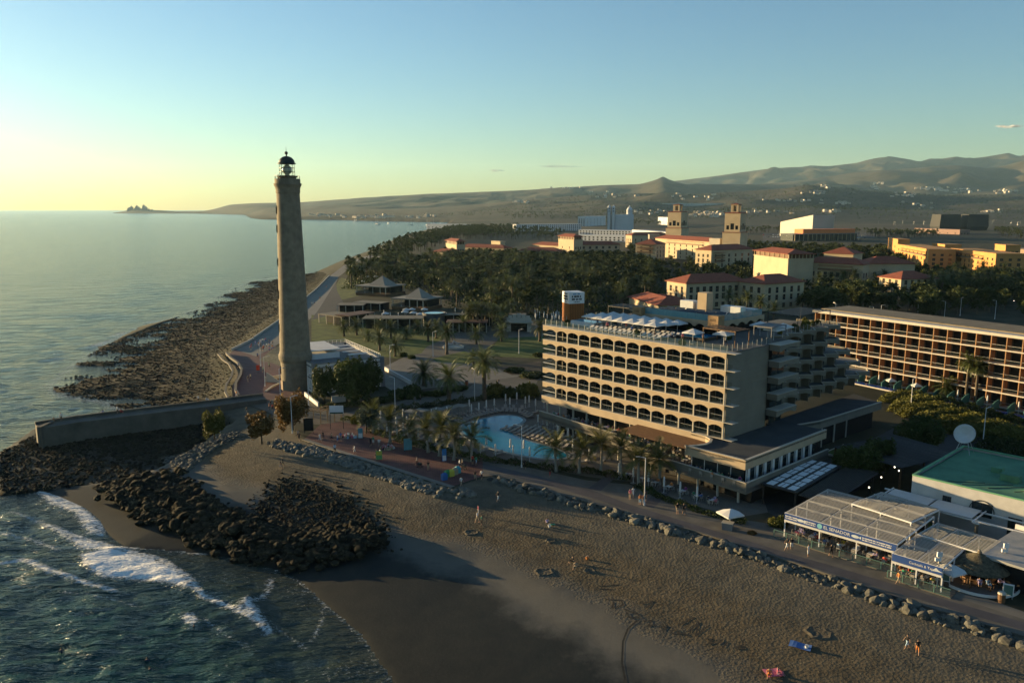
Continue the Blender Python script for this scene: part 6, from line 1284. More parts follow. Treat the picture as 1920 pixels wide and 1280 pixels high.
# green-roofed building
def green_building():
    zr = 6.2; o, rz, L_ = frame(P(1711, 891, GZ + zr), P(1858, 925, GZ + zr)); o2 = Vector((o.x, o.y, GZ)); t = thing('green_roof_building', 'white building with a worn green flat roof and roof plant', 'building', o2, rz); L_ += 22; dep = 21
    W = MB(); ops = [(4.2, 5.4, 3.0, 4.4), (8, 10.6, 2.6, 4.6), (12.5, 14.2, 0.3, 3.6), (17, 19, 1.2, 3.6)]; W.wall(L_, zr, ops); sd = MB().wall(dep, zr, [(3, 5, 2, 4)]); sd.xf(Matrix.Translation((0, dep, 0)) @ Matrix.Rotation(R(-90), 4, 'Z')); W.add(sd.v, sd.f); W.add([(L_, 0, 0), (L_, dep, 0), (L_, dep, zr), (L_, 0, zr), (0, dep, 0), (0, dep, zr)], [(0, 1, 2, 3), (1, 4, 5, 2)]); W.obj('wall', mat('shaded_white', (0.52, 0.51, 0.49), 0.85, 0.15, 0.5), t)  # white render dimmed: shade on this wall put into its colour
    for a, b, c, d in ops:
        p = MB().box(a, b, 0.16, 0.22, c, d).obj('window', M_glass, t); MB().box((a + b) / 2 - 0.04, (a + b) / 2 + 0.04, 0.1, 0.155, c, d).obj('frame', M_dkmetal, p)
    MB().lathe([(1.5, 0), (1.6, 0), (1.6, 0.1), (1.5, 0.1)], 14, a0=0, a1=math.pi).xf(Matrix.Translation((9.3, -0.02, 3.4)) @ Matrix.Rotation(R(90), 4, 'X')).obj('arch_frame', M_dkmetal, t)
    MB().box(0.3, L_ - 0.3, 0.3, dep - 0.3, zr - 0.5, zr - 0.3).obj('roof', M_green, t)
    pr = MB(); pr.box(-0.05, L_, -0.05, 0.3, zr + 0.001, zr + 0.2); pr.box(-0.05, 0.3, 0.31, dep, zr + 0.001, zr + 0.2); pr.box(0.31, L_, dep - 0.3, dep, zr + 0.001, zr + 0.2); pr.obj('parapet', mat('green_edge', (0.14, 0.36, 0.20), 0.8, 0.2, 0.6), t)
    for x, y, a, b, h, m in ((9, 8, 2.4, 1.6, 1.0, 'g'), (13, 4.5, 2.2, 1.8, 1.1, 'p'), (15.2, 6.5, 1.6, 1.2, 1.5, 'k'), (7, 11, 1.4, 1.4, 0.8, 'g'), (19, 5, 1.5, 1.5, 1.2, 'k'), (21, 5, 1.5, 1.5, 1.2, 'p'), (23, 5, 1.5, 1.5, 1.2, 'p')): MB().box(x, x + a, y, y + b, zr - 0.3, zr - 0.3 + h).box(x + 0.15, x + a - 0.15, y - 0.05, y - 0.001, zr - 0.15, zr - 0.45 + h).obj('roof_plant', {'g': M_green, 'p': acw, 'k': M_dkmetal}[m], t)
    MB().lathe([(0.01, 1.7), (0.8, 1.6), (1.0, 1.2), (1.0, 0.1), (0.01, 0)], 14).obj('water_tank', mat('blue_tank', (0.03, 0.15, 0.42), 0.4, 0.1, 1), t, (17.5, 4.5, zr - 0.3), smooth=True)
    for k in range(4): MB().tube([(3 + k * 3, 1 + k, zr - 0.27), (8 + k * 3, 5 + k * 2, zr - 0.27)], 0.06, 5).obj('pipe', M_dkmetal, t)
    wr = MB().box(17, L_ - 1, 10.5, 15.5, zr + 1.6, zr + 1.9).obj('plant_canopy', mat('pale_sheet', (0.45, 0.42, 0.45), 0.7, 0.15, 0.5), t)
    for x in (17.2, L_ - 1.3):
        for y in (10.7, 15.2): MB().box(x, x + 0.15, y, y + 0.15, zr - 0.3, zr + 1.6).obj('post', M_whitep, wr)
    M = Matrix.Translation(o2) @ Matrix.Rotation(rz, 4, 'Z')
    ds = thing('satellite_dish', 'large white satellite dish on a frame above the green roof', 'dish', M @ Vector((1.0, 18.5, zr - 0.3)), rz)
    MB().lathe([(0.02, 0), (0.7, 0.12), (1.25, 0.4), (1.6, 0.75), (1.6, 0.8), (1.2, 0.47), (0.02, 0.06)], 22).xf(Matrix.Translation((0, 0, 2.9)) @ Matrix.Rotation(R(62), 4, 'X')).obj('dish', acw, ds, smooth=True)
    fr = MB()
    for x, y in ((-1.1, -1), (1.1, -1), (-1.1, 1), (1.1, 1)): fr.tube([(x, y, 0), (x * 0.3, y * 0.3, 2.6)], 0.06, 5)
    fr.tube([(-0.9, -0.85, 0.8), (0.9, -0.85, 0.8)], 0.05, 5); fr.obj('frame', M_steel, ds)
    # white shade sails on posts in front
    pg_ = thing('sail_pergola', 'white beamed pergola with two canvas panels before the green-roofed building', 'pergola', M @ Vector((-2.6, -4.6, 0)), rz)
    for x in (0.6, 6.4, 12.6): MB().cyl(x, 0.5, 0, 3.0, 0.22, n=10).obj('post', M_stone, pg_); MB().box(x - 0.35, x + 0.35, 0.15, 0.85, 3.0, 3.25).obj('capital', M_white, pg_)
    for y in (0.5, 4.3): MB().box(-1.0, 19, y - 0.1, y + 0.1, 3.252, 3.45).obj('beam', M_whitep, pg_)
    for x in (0.0, 6.0, 12.4): MB().box(x - 0.08, x + 0.08, -0.8, 5, 3.455, 3.6).obj('rafter', M_whitep, pg_)
    for x in (0.4, 6.4): MB().add([(x, 0.2, 3.62), (x + 5.6, 0.2, 3.64), (x + 5.6, 4.4, 3.62), (x, 4.4, 3.66), (x + 2.8, 2.2, 3.5)], [(0, 1, 4), (1, 2, 4), (2, 3, 4), (3, 0, 4)]).obj('shade_sail', M_canvas, pg_)
    yard = struct(sheet('play_lawn', [M @ Vector((-4, -13, 0)), M @ Vector((22, -13, 0)), M @ Vector((22, -0.3, 0)), M @ Vector((-4, -0.3, 0))], GZ + 0.02, M_lawn))
    sl2 = thing('play_slide', 'small yellow play slide on the shaded lawn', 'slide', M @ Vector((2.5, -7, 0.02)), rz + 0.4); MB().add([(-0.3, 0, 1.2), (0.3, 0, 1.2), (0.3, 1.8, 0.2), (-0.3, 1.8, 0.2), (-0.3, 0, 1.1), (0.3, 0, 1.1), (0.3, 1.8, 0.1), (-0.3, 1.8, 0.1)], [(0, 1, 2, 3), (4, 7, 6, 5), (0, 4, 5, 1), (2, 6, 7, 3)]).obj('chute', mat('yellow_plastic', (0.55, 0.42, 0.05), 0.5, 0.08, 2), sl2); MB().box(-0.3, -0.22, -0.1, 0, 0, 1.2).box(0.22, 0.3, -0.1, 0, 0, 1.2).obj('ladder', MATS['yellow_plastic'], sl2)
    an = thing('green_annex', 'lower white annex with green roof and scalloped awning', 'building', M @ Vector((20, -12, 0)), rz); MB().box(0, 18, 3, 9.5, 0, 4.6).obj('wall', M_white, an); MB().box(0.3, 17.7, 3.3, 9.2, 4.605, 4.65).obj('roof', M_green, an); pr = MB(); pr.box(-0.1, 18, 2.9, 3.25, 4.66, 5.0); pr.box(-0.1, 0.25, 3.26, 9.6, 4.66, 5.0); pr.obj('parapet', MATS['green_edge'], an)
    aw = scallop(9, 2.0, 0.5, 0.2, 0.05).mesh('awning', mat('beige_awning', (0.42, 0.36, 0.26), 0.9, 0.1, 1)); link('awning', aw, an, (0, 0.8, 2.9)); MB().add([(0, 0.8, 2.9), (18, 0.8, 2.9), (18, 3.0, 3.7), (0, 3.0, 3.7)], [(0, 1, 2, 3)]).obj('awning_slope', MATS['beige_awning'], an)
    for x in (0.3, 6, 12): MB().box(x, x + 0.15, 0.7, 0.85, 0, 2.9).obj('post', M_whitep, an)
green_building()
# pale flat roof, thatched bar and front things
o, rz, L_ = frame(P(1832, 1037, GZ + 3.4), P(1990, 1086, GZ + 3.4)); t = thing('pale_flat_roof', 'pale weathered flat roof behind the round thatched bar', 'roof', (o.x, o.y, GZ), rz)
MB().box(0, L_, 0, 12, 3.1, 3.4).obj('roof_slab', mat('weathered_sheet', (0.36, 0.38, 0.38), 0.85, 0.22, 0.6, hue=(0.42, 0.38, 0.33)), t); MB().box(0.5, L_, 0.5, 11.5, 0, 3.08).obj('room', M_black, t); MB().box(-0.1, L_, 12.0, 12.3, 2.6, 4.0).obj('edge_wall', M_white, t)
tc = P(1834, 1062, 5.4); tc.z = GZ; th = thing('thatched_bar', 'round dark thatched beach bar with a pointed roof', 'bar', (tc.x, tc.y, GZ)); th.scale = (0.78, 0.78, 0.82)
MB().lathe([(4.3, 2.45), (4.35, 2.55), (3.2, 3.15), (2.0, 3.7), (0.8, 4.2), (0.15, 4.5), (0.1, 4.7)], 30).lathe([(4.3, 2.45), (0.5, 3.6)], 30).obj('thatch', mat('thatch', (0.055, 0.046, 0.03), 0.95, 0.5, 2.5, 0.12, 9, hue=(0.12, 0.10, 0.06)), th)
MB().lathe([(0.3, 4.45), (0.35, 4.65), (0.1, 4.95), (0.01, 5.0)], 10).obj('roof_cap', M_stone, th)
for i in range(8): a = i * math.pi / 4; MB().cyl(3.6 * math.cos(a), 3.6 * math.sin(a), 0, 2.6, 0.09, n=6).obj('post', M_wood, th)
MB().lathe([(2.3, 0), (2.3, 1.05), (2.55, 1.05), (2.55, 1.12), (1.9, 1.12), (1.9, 0)], 24).obj('bar_counter', M_wood, th)
MB().lathe([(0.01, 0.0), (5.6, 0.0), (5.6, 0.14), (0.01, 0.14)], 30).obj('bar_floor', M_deck, th); MB().lathe([(5.55, 0.14), (5.75, 0.14), (5.75, 0.5), (5.55, 0.5), (5.55, 0.14)], 24, a0=R(200), a1=R(340)).obj('kerb_wall', M_white, th)
random.seed(44)
stl = MB().cyl(0, 0, 0, 0.7, 0.04, n=6).cyl(0, 0, 0.7, 0.76, 0.2, n=10).mesh('bar_stool', M_wood)
for i in range(7):
    a = R(205 + i * 20); p = Vector((tc.x + 2.45 * math.cos(a), tc.y + 2.45 * math.sin(a), GZ + 0.14)); tag(link('bar_stool', stl, None, p), 'round bar stool at the thatched bar counter', 'stool', 'stools at the thatched bar')
    if i in (2, 3, 5): person(p, a - R(90) + math.pi, 'sit', ['pale blue', 'white', 'lilac'][i % 3], 'navy', 'on a stool at the thatched bar', 0.62)
for px_, py_, kd, lb in ((1780, 1098, PAR_OPEN, 'open white parasol between the blue banner cafe and thatched bar'), (1368, 988, PAR_OPEN, 'open white parasol over a kiosk box on the promenade edge')): parasol(P(px_, py_), kd, lb, None, 0.4)
for px_, py_, lb in ((1756, 1103, 'tall striped sign pole at the cafe corner'), (1880, 1085, 'pale post carrying a boxy white sign by the thatched bar')):
    p = P(px_, py_); t = thing('sign_post', lb, 'sign', p); MB().cyl(0, 0, 0, 4.6, 0.1, n=8).obj('pole', M_cope, t); MB().box(-0.3, 0.3, -0.1, 0.1, 4.0, 4.6).box(-0.5, 0.2, -0.12, 0.08, 3.5, 3.9).obj('sign_board', M_whitep, t)
for px_, py_, lb in ((1771, 1092, 'white menu board standing by the cafe railing'), (1889, 1120, 'teal framed menu board beside the litter bin')):
    t = thing('menu_board', lb, 'sign', P(px_, py_), -0.5); MB().box(-0.55, 0.55, -0.05, 0.05, 0.2, 1.7).obj('frame', M_whitep, t); MB().box(-0.45, 0.45, -0.058, -0.051, 0.35, 1.55).obj('menu', M_teal, t); MB().box(-0.5, -0.4, -0.3, 0.3, 0, 0.2).box(0.4, 0.5, -0.3, 0.3, 0, 0.2).obj('foot', M_steel, t)
t = thing('litter_bin', 'dark brown litter bin with pale lid by the thatched bar', 'bin', P(1877, 1128)); MB().lathe([(0.01, 0), (0.38, 0), (0.42, 1.0), (0.01, 1.0)], 12).obj('bin_body', M_wood, t); MB().lathe([(0.45, 1.0), (0.45, 1.15), (0.25, 1.3), (0.01, 1.32)], 12).obj('lid', M_cope, t)
t = thing('kiosk_box', 'grey kiosk counter under the promenade parasol', 'kiosk', P(1364, 992), -0.5); MB().box(-0.7, 0.7, -0.5, 0.5, 0, 1.0).obj('counter', M_grey, t); MB().box(-0.8, 0.8, -0.6, 0.6, 1.0, 1.08).obj('counter_top', M_cope, t)
# ================================================================== GARDEN RESTAURANTS
def pyramid_tent(cx_px, base_px, halfw, label, side_deck=True):
    p = P(cx_px, base_px); t = thing('pyramid_restaurant', label, 'restaurant', p, R(-28)); w_ = halfw; canv = mat('grey_canvas', (0.30, 0.27, 0.22), 0.85, 0.12, 0.3)
    MB().add([(-w_ * 0.62, -w_ * 0.62, 5.2), (w_ * 0.62, -w_ * 0.62, 5.2), (w_ * 0.62, w_ * 0.62, 5.2), (-w_ * 0.62, w_ * 0.62, 5.2), (0, 0, 5.2 + w_ * 0.55)], [(0, 1, 4), (1, 2, 4), (2, 3, 4), (3, 0, 4)]).obj('pyramid_roof', canv, t)
    MB().box(-w_ * 1.25, w_ * 1.1, -w_ * 1.15, w_ * 0.95, 4.7, 5.15).obj('flat_roof', mat('pale_roof', (0.26, 0.24, 0.20), 0.85, 0.15, 0.3), t)
    for x in (-1.15, -0.55, 0.05, 0.6, 1.0):
        for y in (-1.05, 0.85): MB().box(x * w_ - 0.15, x * w_ + 0.15, y * w_ - 0.15, y * w_ + 0.15, 0, 4.7).obj('post', M_cope, t)
    MB().box(-w_ * 0.7, w_ * 0.9, -w_ * 0.5, w_ * 0.8, 0, 4.68).obj('dining_room', M_black, t); MB().box(-w_ * 1.2, w_ * 1.05, -w_ * 1.12, w_ * 0.9, 0, 1.4).obj('deck', M_wood, t); MB().box(-w_ * 1.24, -w_ * 1.2, -w_ * 1.1, w_ * 0.9, 1.4, 2.4).obj('balustrade', M_cope, t)
pyramid_tent(718, 552, 8.5, 'open restaurant under a grey pyramid roof nearest the sea path'); pyramid_tent(786, 578, 7.5, 'open restaurant under a grey pyramid roof above the white parasols')
def flat_shop(label, l, r, h, dep, m, zb=0.0, posts=True, name='garden_pavilion'):
    o, rz, L_ = frame(P(*l, GZ + h), P(*r, GZ + h)); t = thing(name, label, 'pavilion', (o.x, o.y, GZ), rz); n = max(2, int(dep / 1.6)); pl = MB().box(-0.4, L_ + 0.4, 0.03, dep / n - 0.03, 0, 0.22).mesh('roof_panel', m)
    for i in range(n): link('roof_panel', pl, t, (0, -0.3 + i * dep / n, h - 0.22 + 0.03 * (i % 2)))
    MB().box(0.4, L_ - 0.4, dep * 0.35, dep, 0, h - 0.25).obj('shop_room', M_black, t); k = max(3, int(L_ / 4)); pm = MB().box(-0.12, 0.12, -0.12, 0.12, 0, h - 0.22).mesh('post', M_cope)
    for i in range(k + 1): link('post', pm, t, (L_ * i / k, 0, 0))
    return t
M_ter = mat('terracotta_sheet', (0.14, 0.075, 0.06), 0.85, 0.2, 0.4); M_drab = mat('drab_roof', (0.20, 0.175, 0.13), 0.85, 0.2, 0.4)
flat_shop('long drab shop roof in front of the garden terrace pool', (680, 597), (790, 597), 4.2, 9, M_drab); flat_shop('low dark open shop roof by the seafront path', (598, 588), (640, 594), 3.6, 9, M_drab)
flat_shop('sloping terracotta roof beside the shop terrace', (655, 592), (702, 585), 4.2, 8, M_ter); flat_shop('timber-framed low roof of the garden cafe with cream edges', (632, 572), (680, 572), 3.2, 9, M_drab)
flat_shop('second low cream-edged roof of the garden cafe', (662, 566), (712, 569), 3.4, 8, M_drab); flat_shop('terracotta pavilion roof on the left of the garden gate', (838, 604), (872, 604), 3.8, 8, M_ter); flat_shop('terracotta pavilion roof on the right of the garden gate', (872, 604), (912, 604), 3.8, 8, M_ter)
flat_shop('long drab wall roof behind the garden palms', (828, 590), (985, 590), 4.5, 5, M_drab)
t = thing('roof_pool_drum', 'round raised pool drum on the garden shop roof', 'pool', P(814, 610)); MB().lathe([(4.2, 0), (4.4, 4.6), (4.6, 4.6), (4.6, 5.1), (4.2, 5.1), (4.2, 4.8), (0.01, 4.8)], 26).obj('drum', mat('drum_grey', (0.12, 0.12, 0.125), 0.85, 0.15, 0.5), t); MB().lathe([(0.01, 4.9), (4.15, 4.9)], 26).obj('pool_water', MATS['pale_pool_water'], t)
t = thing('garden_gate', 'pale gate arch with stepped gable at the garden plaza', 'gate', P(973, 622), R(-4)); g = MB().wall(9, 5.2, [(1.5, 7.5, 0, 3.0)], x0=-4.5, t=1.2); g.obj('gate_wall', M_cope, t); MB().box(-5.2, 5.2, -1.2, 1.5, 3.4, 3.8).obj('ledge', M_cope, t)
for i, (x, h) in enumerate(((-3.2, 0.7), (-1.6, 1.1), (0, 1.5), (1.6, 1.1), (3.2, 0.7))): MB().box(x - 0.7, x + 0.7, 0.001, 0.8, 5.2, 5.2 + h).obj('merlon', M_cope, t)
MB().box(-3, 3, 1.3, 2.5, 0, 3).obj('gate_passage', M_black, t)
random.seed(45)
for i in range(26):
    x = random.uniform(705, 905) if i < 18 else random.uniform(665, 712); y = random.uniform(588, 600) if i < 18 else random.uniform(505, 535); op = random.random() < 0.5 or i >= 18
    parasol(P(x, y), PAR_OPEN if op else PAR_SHUT, ('open' if op else 'folded') + ' white parasol ' + ('on the garden restaurant terrace' if i < 18 else 'among palms above the pyramid roofs'), ('open' if op else 'folded') + ' parasols ' + ('on the garden terrace' if i < 18 else 'among the palms'))
for i in range(20): parasol(P(random.uniform(1000, 1050), random.uniform(590, 606)), PAR_SHUT, 'folded white parasol crowded on the terrace left of the hotel roof sign', 'folded parasols left of the roof sign')
t = thing('garden_fountain', 'low round fountain with a curved metal sculpture in the garden', 'fountain', P(850, 652)); MB().lathe([(0.01, 0.3), (3.0, 0.3), (3.0, 0.6), (3.4, 0.6), (3.4, 0)], 24).obj('basin', M_cope, t); MB().tube([(-2, 0, 0.3), (-1.4, 0, 1.2), (-0.4, 0.2, 1.0), (0.3, 0.1, 2.2), (1.2, 0, 1.4), (2.2, 0, 1.6)], [0.3, 0.45, 0.3, 0.35, 0.3, 0.1], 8).obj('sculpture', M_steel, t, smooth=True)
t = thing('sea_kiosk', 'small lit kiosk with a red sign by the seafront path', 'kiosk', P(712, 492)); MB().box(-6, 6, 0, 6, 0, 4).obj('room', M_cream, t); MB().box(-6.5, 6.5, -1.5, 6.5, 4, 4.4).obj('roof', M_cope, t); MB().box(-1, 5, -0.3, -0.02, 1.5, 3.4).obj('sign_panel', mat('red_sign', (0.5, 0.03, 0.05), 0.5, 0.1, 0.5), t)
# ================================================================== JETTY, SEA WALLS, ROCKS
def offset_line(pts, d):
    out_ = []
    for i, p in enumerate(pts):
        a = pts[max(i - 1, 0)]; b = pts[min(i + 1, len(pts) - 1)]; t_ = Vector((b[0] - a[0], b[1] - a[1], 0)).normalized(); out_.append(Vector((p[0] - t_.y * d, p[1] + t_.x * d, 0)))
    return out_
def line_wall(name, label, cat, pts, d, z0, z1, m, cap=None, group=None, capn='coping'):
    pts = [Vector((p[0], p[1], 0)) for p in pts]; o = Vector((pts[0].x, pts[0].y, 0)); q = offset_line(pts, d); t = thing(name, label, cat, (o.x, o.y, z0), 0, group)
    MB().prism([(p - o)[:2] for p in pts] + [(p - o)[:2] for p in q[::-1]], 0, z1 - z0).obj('wall', m, t)
    if cap: a, b = offset_line(pts, -0.12 if d > 0 else 0.12), offset_line(pts, d + (0.12 if d > 0 else -0.12)); MB().prism([(p - o)[:2] for p in a] + [(p - o)[:2] for p in b[::-1]], z1 - z0 + 0.003, z1 - z0 + 0.16).obj(capn, cap, t)
    return t
M_jet = mat('jetty_concrete', (0.11, 0.10, 0.082), 0.9, 0.35, 0.35, 0.03, 2)
JET = [P(a, b, 4.4) for a, b in [(74, 803), (150, 791), (230, 781), (330, 769), (400, 761), (456, 753), (500, 748)]]
jt = line_wall('sea_jetty', 'long grey concrete jetty wall running out into the sea', 'jetty', JET, 4.2, -0.8, 4.4, M_jet)
o = Vector((JET[0].x, JET[0].y, 0)); a, b = offset_line(JET, 3.8), offset_line(JET, 4.25)
MB().prism([(p - o)[:2] for p in a] + [(p - o)[:2] for p in b[::-1]], 5.202, 5.75).obj('parapet', M_jet, jt); MB().box(-0.35, 0.5, -0.3, 4.5, 0, 5.6).obj('end_block', M_jet, jt)
cw = [P(a, b, GZ) for a, b in [(423, 664), (432, 674), (444, 682), (452, 695), (450, 707), (441, 722), (440, 735), (446, 745)]]
line_wall('curved_sea_wall', 'pale curved sea wall bending round the seafront square', 'wall', cw, 0.4, 2.0, GZ + 0.6, M_conc, M_conc)
line_wall('bench_wall', 'inner curved bench wall along the seafront square', 'wall', offset_line(cw, -2.4), 0.5, GZ, GZ + 0.4, M_conc)
line_wall('path_wall', 'low pale sea wall edging the seafront path', 'wall', [P(a, b) for a, b in [(436, 657), (470, 640), (525, 601), (560, 571), (595, 542), (618, 518)]], 0.4, 2.4, GZ + 0.7, M_cope)
line_wall('ramp_kerb', 'pale curved kerb sweeping to the foot of the lighthouse', 'kerb', [P(a, b) for a, b in [(500, 735), (512, 726), (525, 720), (534, 717)]], 0.5, GZ, GZ + 0.35, M_cope)
t = thing('ramp_wall', 'pale wedge-shaped ramp wall beside the lighthouse', 'wall', P(500, 716), R(-10)); MB().add([(0, 0, 0), (4.4, -0.6, 0), (4.4, -0.3, 0), (0, 0.3, 0), (0, 0, 2.6), (4.4, -0.6, 0.15), (4.4, -0.3, 0.15), (0, 0.3, 2.6)], [(0, 1, 5, 4), (1, 2, 6, 5), (2, 3, 7, 6), (3, 0, 4, 7), (4, 5, 6, 7)]).obj('wedge', M_cope, t); MB().box(-0.6, -0.02, -0.1, 0.4, 0, 1.4).obj('end_pier', M_cope, t)
line_wall('square_wall', 'pale low wall running to the lighthouse door', 'wall', [P(a, b) for a, b in [(508, 712), (531, 708)]], 0.35, GZ, GZ + 0.9, M_cope)
line_wall('plaza_kerb', 'pale kerb along the beach edge of the red plaza', 'kerb', [P(a, b) for a, b in [(566, 824), (640, 849), (700, 868), (845, 914)]], 0.9, GZ - 0.8, GZ + 0.06, M_path)
line_wall('promenade_kerb', 'long concrete kerb along the beach edge of the promenade', 'kerb', [P(a, b) for a, b in PROM_LO[1:]], 0.4, GZ - 0.8, GZ + 0.10, M_conc)
def along(pts, n, rg, wid):
    p = np.array([q[:2] for q in pts]); d = np.hypot(*(p[1:] - p[:-1]).T); c = np.concatenate([[0], np.cumsum(d)]); s = np.sort(rg.random(n)) * c[-1]; i = np.clip(np.searchsorted(c, s) - 1, 0, len(d) - 1); f = ((s - c[i]) / d[i])[:, None]; tt_ = (p[i + 1] - p[i]) / d[i][:, None]
    return p[i] + (p[i + 1] - p[i]) * f + np.stack([tt_[:, 1], -tt_[:, 0]], 1) * (wid[0] + (wid[1] - wid[0]) * rg.random(n))[:, None]
random.seed(51); rg = np.random.default_rng(51)
rev = [P(a, b) for a, b in PROM_LO[1:]]
q = along(rev, 175, rg, (0.3, 2.3)); q = q[np.argsort(-q[:, 1])]
for x, y in q: boulder(x, y, random.uniform(0.42, 0.85), False, 'grey boulder in the rock bank below the promenade', 'boulders below the promenade', -0.05)
GROIN = [tuple(P(a, b, 1.0)[:2]) for a, b in [(185, 905), (330, 885), (380, 930), (430, 962), (530, 985), (600, 990), (690, 1000), (714, 1022), (700, 1042), (560, 1060), (450, 1038), (350, 1004), (272, 972), (205, 935)]]
GL = [tuple(P(a, b, 1.0)[:2]) for a, b in [(230, 925), (320, 955), (400, 985), (480, 1012), (560, 1030), (690, 1028)]]
q = sample_poly(GROIN, 125, rg)
def groin_h(x, y): return 1.5 * np.clip(1 - dseg(np.array([x]), np.array([y]), GL)[0] / 6.5, 0, 1) ** 0.8
for x, y in q: boulder(x, y, random.uniform(0.55, 1.05), True, 'dark wet basalt boulder in the rock groin', 'boulders of the rock groin', groin_h(x, y))
q = sample_poly(GROIN, 1900, rg) + rg.normal(0, 0.7, (1900, 2)); zo = 1.5 * np.clip(1 - dseg(q[:, 0], q[:, 1], GL) / 6.5, 0, 1) ** 0.8
stuff(link('groin_rocks', scatter_rocks('groin_rocks', q, 0.35 + 0.5 * rg.random(len(q)), M_rockd, zoff=zo - 0.2)), 'mass of dark basalt rocks filling the rock groin', 'rocks')
lowp = ROCKLOW; q = sample_poly(lowp, 4200, rg); stuff(link('shore_rocks', scatter_rocks('shore_rocks', q, 0.12 + 0.38 * rg.random(len(q)) ** 2, M_rockd)), 'dark weedy rocks below the jetty wall', 'rocks')
q = sample_poly(ROCKMID, 2600, rg) + rg.normal(0, 1.5, (2600, 2)); stuff(link('black_rocks', scatter_rocks('black_rocks', q, 0.10 + 0.28 * rg.random(len(q)) ** 2, M_rockd)), 'field of small black rocks behind the groin', 'rocks')
up = [tuple(P(a, b, 2)[:2]) for a, b in [(330, 885), (300, 845), (380, 830), (440, 815), (460, 824), (400, 845), (360, 880)]]; q = sample_poly(up, 900, rg); stuff(link('bank_rocks', scatter_rocks('bank_rocks', q, 0.15 + 0.4 * rg.random(len(q)) ** 1.5, M_rockg)), 'bank of grey rocks between jetty and sand', 'rocks')
pl = [P(a, b) for a, b in [(515, 820), (600, 845)]]; q = np.concatenate([along(pl, 130, rg, (-0.3, 3.0)), along([P(a, b) for a, b in [(588, 834), (700, 872), (845, 917), (880, 912)]], 620, rg, (0.0, 3.2))]); stuff(link('plaza_rocks', scatter_rocks('plaza_rocks', q, 0.25 + 0.45 * rg.random(len(q)), M_rockg)), 'rock bank along the beach side of the red plaza', 'rocks')
q = along(rev, 520, rg, (0.1, 2.6)); stuff(link('promenade_rocks', scatter_rocks('promenade_rocks', q, 0.15 + 0.25 * rg.random(len(q)), M_rockg)), 'smaller rocks wedged between the promenade boulders', 'rocks')
q = sample_poly(ROCKFLAT, 26000, rg); zq = gz(q[:, 0], q[:, 1]); q = q[(zq > -0.12)]; M_peb = mat('shore_stone', (0.022, 0.020, 0.013), 0.95, 0.6, 0.5, hue=(0.05, 0.043, 0.028), spec=0.1); d_ = np.clip(gz(q[:, 0], q[:, 1]) / 2.0, 0, 1)
stuff(link('tide_stones', scatter_rocks('tide_stones', q, (0.10 + 0.32 * rg.random(len(q)) ** 2.2) * (1.25 - 0.5 * d_), M_peb)), 'stony tide flat strewn with dark stones beyond the jetty', 'stones')
# ================================================================== POOL AND POOL GARDEN
PO = [P(a, b) for a, b in [(862, 802), (878, 793), (905, 786), (940, 779), (972, 781), (984, 789), (968, 797), (956, 805), (962, 817), (990, 828), (1022, 836), (1050, 846), (1066, 855), (1050, 861), (1015, 860), (985, 855), (950, 848), (920, 839), (893, 829), (872, 815)]]
def smooth_poly(p, k=2):
    for _ in range(k): p = [q for i in range(len(p)) for q in (p[i].lerp(p[(i + 1) % len(p)], 0.25), p[i].lerp(p[(i + 1) % len(p)], 0.75))]
    return p
ps = smooth_poly(PO); c = sum(ps, Vector()) / len(ps); t = thing('swimming_pool', 'free-form turquoise swimming pool beside the hotel', 'pool', (c.x, c.y, GZ)); rim = []
for i, p in enumerate(ps):
    d = (ps[(i + 1) % len(ps)] - ps[i - 1]).normalized(); rim.append(p + Vector((-d.y, d.x, 0)) * 0.7)
if abs(sum(rim[i].x * rim[(i + 1) % len(rim)].y - rim[(i + 1) % len(rim)].x * rim[i].y for i in range(len(rim)))) < abs(sum(ps[i].x * ps[(i + 1) % len(ps)].y - ps[(i + 1) % len(ps)].x * ps[i].y for i in range(len(ps)))): rim = [2 * p - r_ for p, r_ in zip(ps, rim)]
MB().prism([(p - c)[:2] for p in rim], 0, 0.10).obj('pool_rim', mat('pool_rim', (0.20, 0.24, 0.24), 0.6, 0.15, 0.6), t); MB().prism([(p - c)[:2] for p in ps], 0.02, 0.12).obj('pool_water', M_pool, t)
random.seed(61)
for j in range(4):
    for i in range(14 - j):
        lounger(HL(-47.0 + i * 1.32 + j * 0.7 + (1.5 if j == 3 else 0), -6.3 + j * 1.55, 0.012), HRZ + R(random.uniform(-5, 5)), f'taupe sun lounger in the {ORD[j]} row from the pool towards the hotel', 'sun loungers between pool and hotel')
topl = [P(a, b) for a, b in [(858, 795), (880, 785), (905, 778), (940, 771), (975, 773), (995, 784)]]
for k, f in enumerate(np.linspace(0.02, 0.98, 22)):
    i = min(int(f * 5), 4); u = f * 5 - i; p = topl[i].lerp(topl[i + 1], u); d = (topl[i + 1] - topl[i]); lounger(p + Vector((0, 0, 0.012)), math.atan2(d.y, d.x) + R(8), 'taupe sun lounger ringing the far pool edge', 'sun loungers ringing the far pool edge')
    if k % 2: lounger(p + Vector((-d.y, d.x, 0)).normalized() * 2.6 + Vector((0, 0, 0.012)), math.atan2(d.y, d.x) + R(15), 'taupe sun lounger ringing the far pool edge', 'sun loungers ringing the far pool edge')
for a, b in [(757, 800), (745, 812), (765, 812), (775, 820), (752, 822), (790, 826), (800, 832), (815, 838), (830, 842), (740, 826), (1075, 862), (1095, 868), (1112, 858), (1130, 866), (1090, 855), (905, 848), (935, 853)]: lounger(P(a, b) + Vector((0, 0, 0.012)), R(random.uniform(-80, -20)), 'taupe sun lounger among the pool garden palms', 'sun loungers in the pool garden')
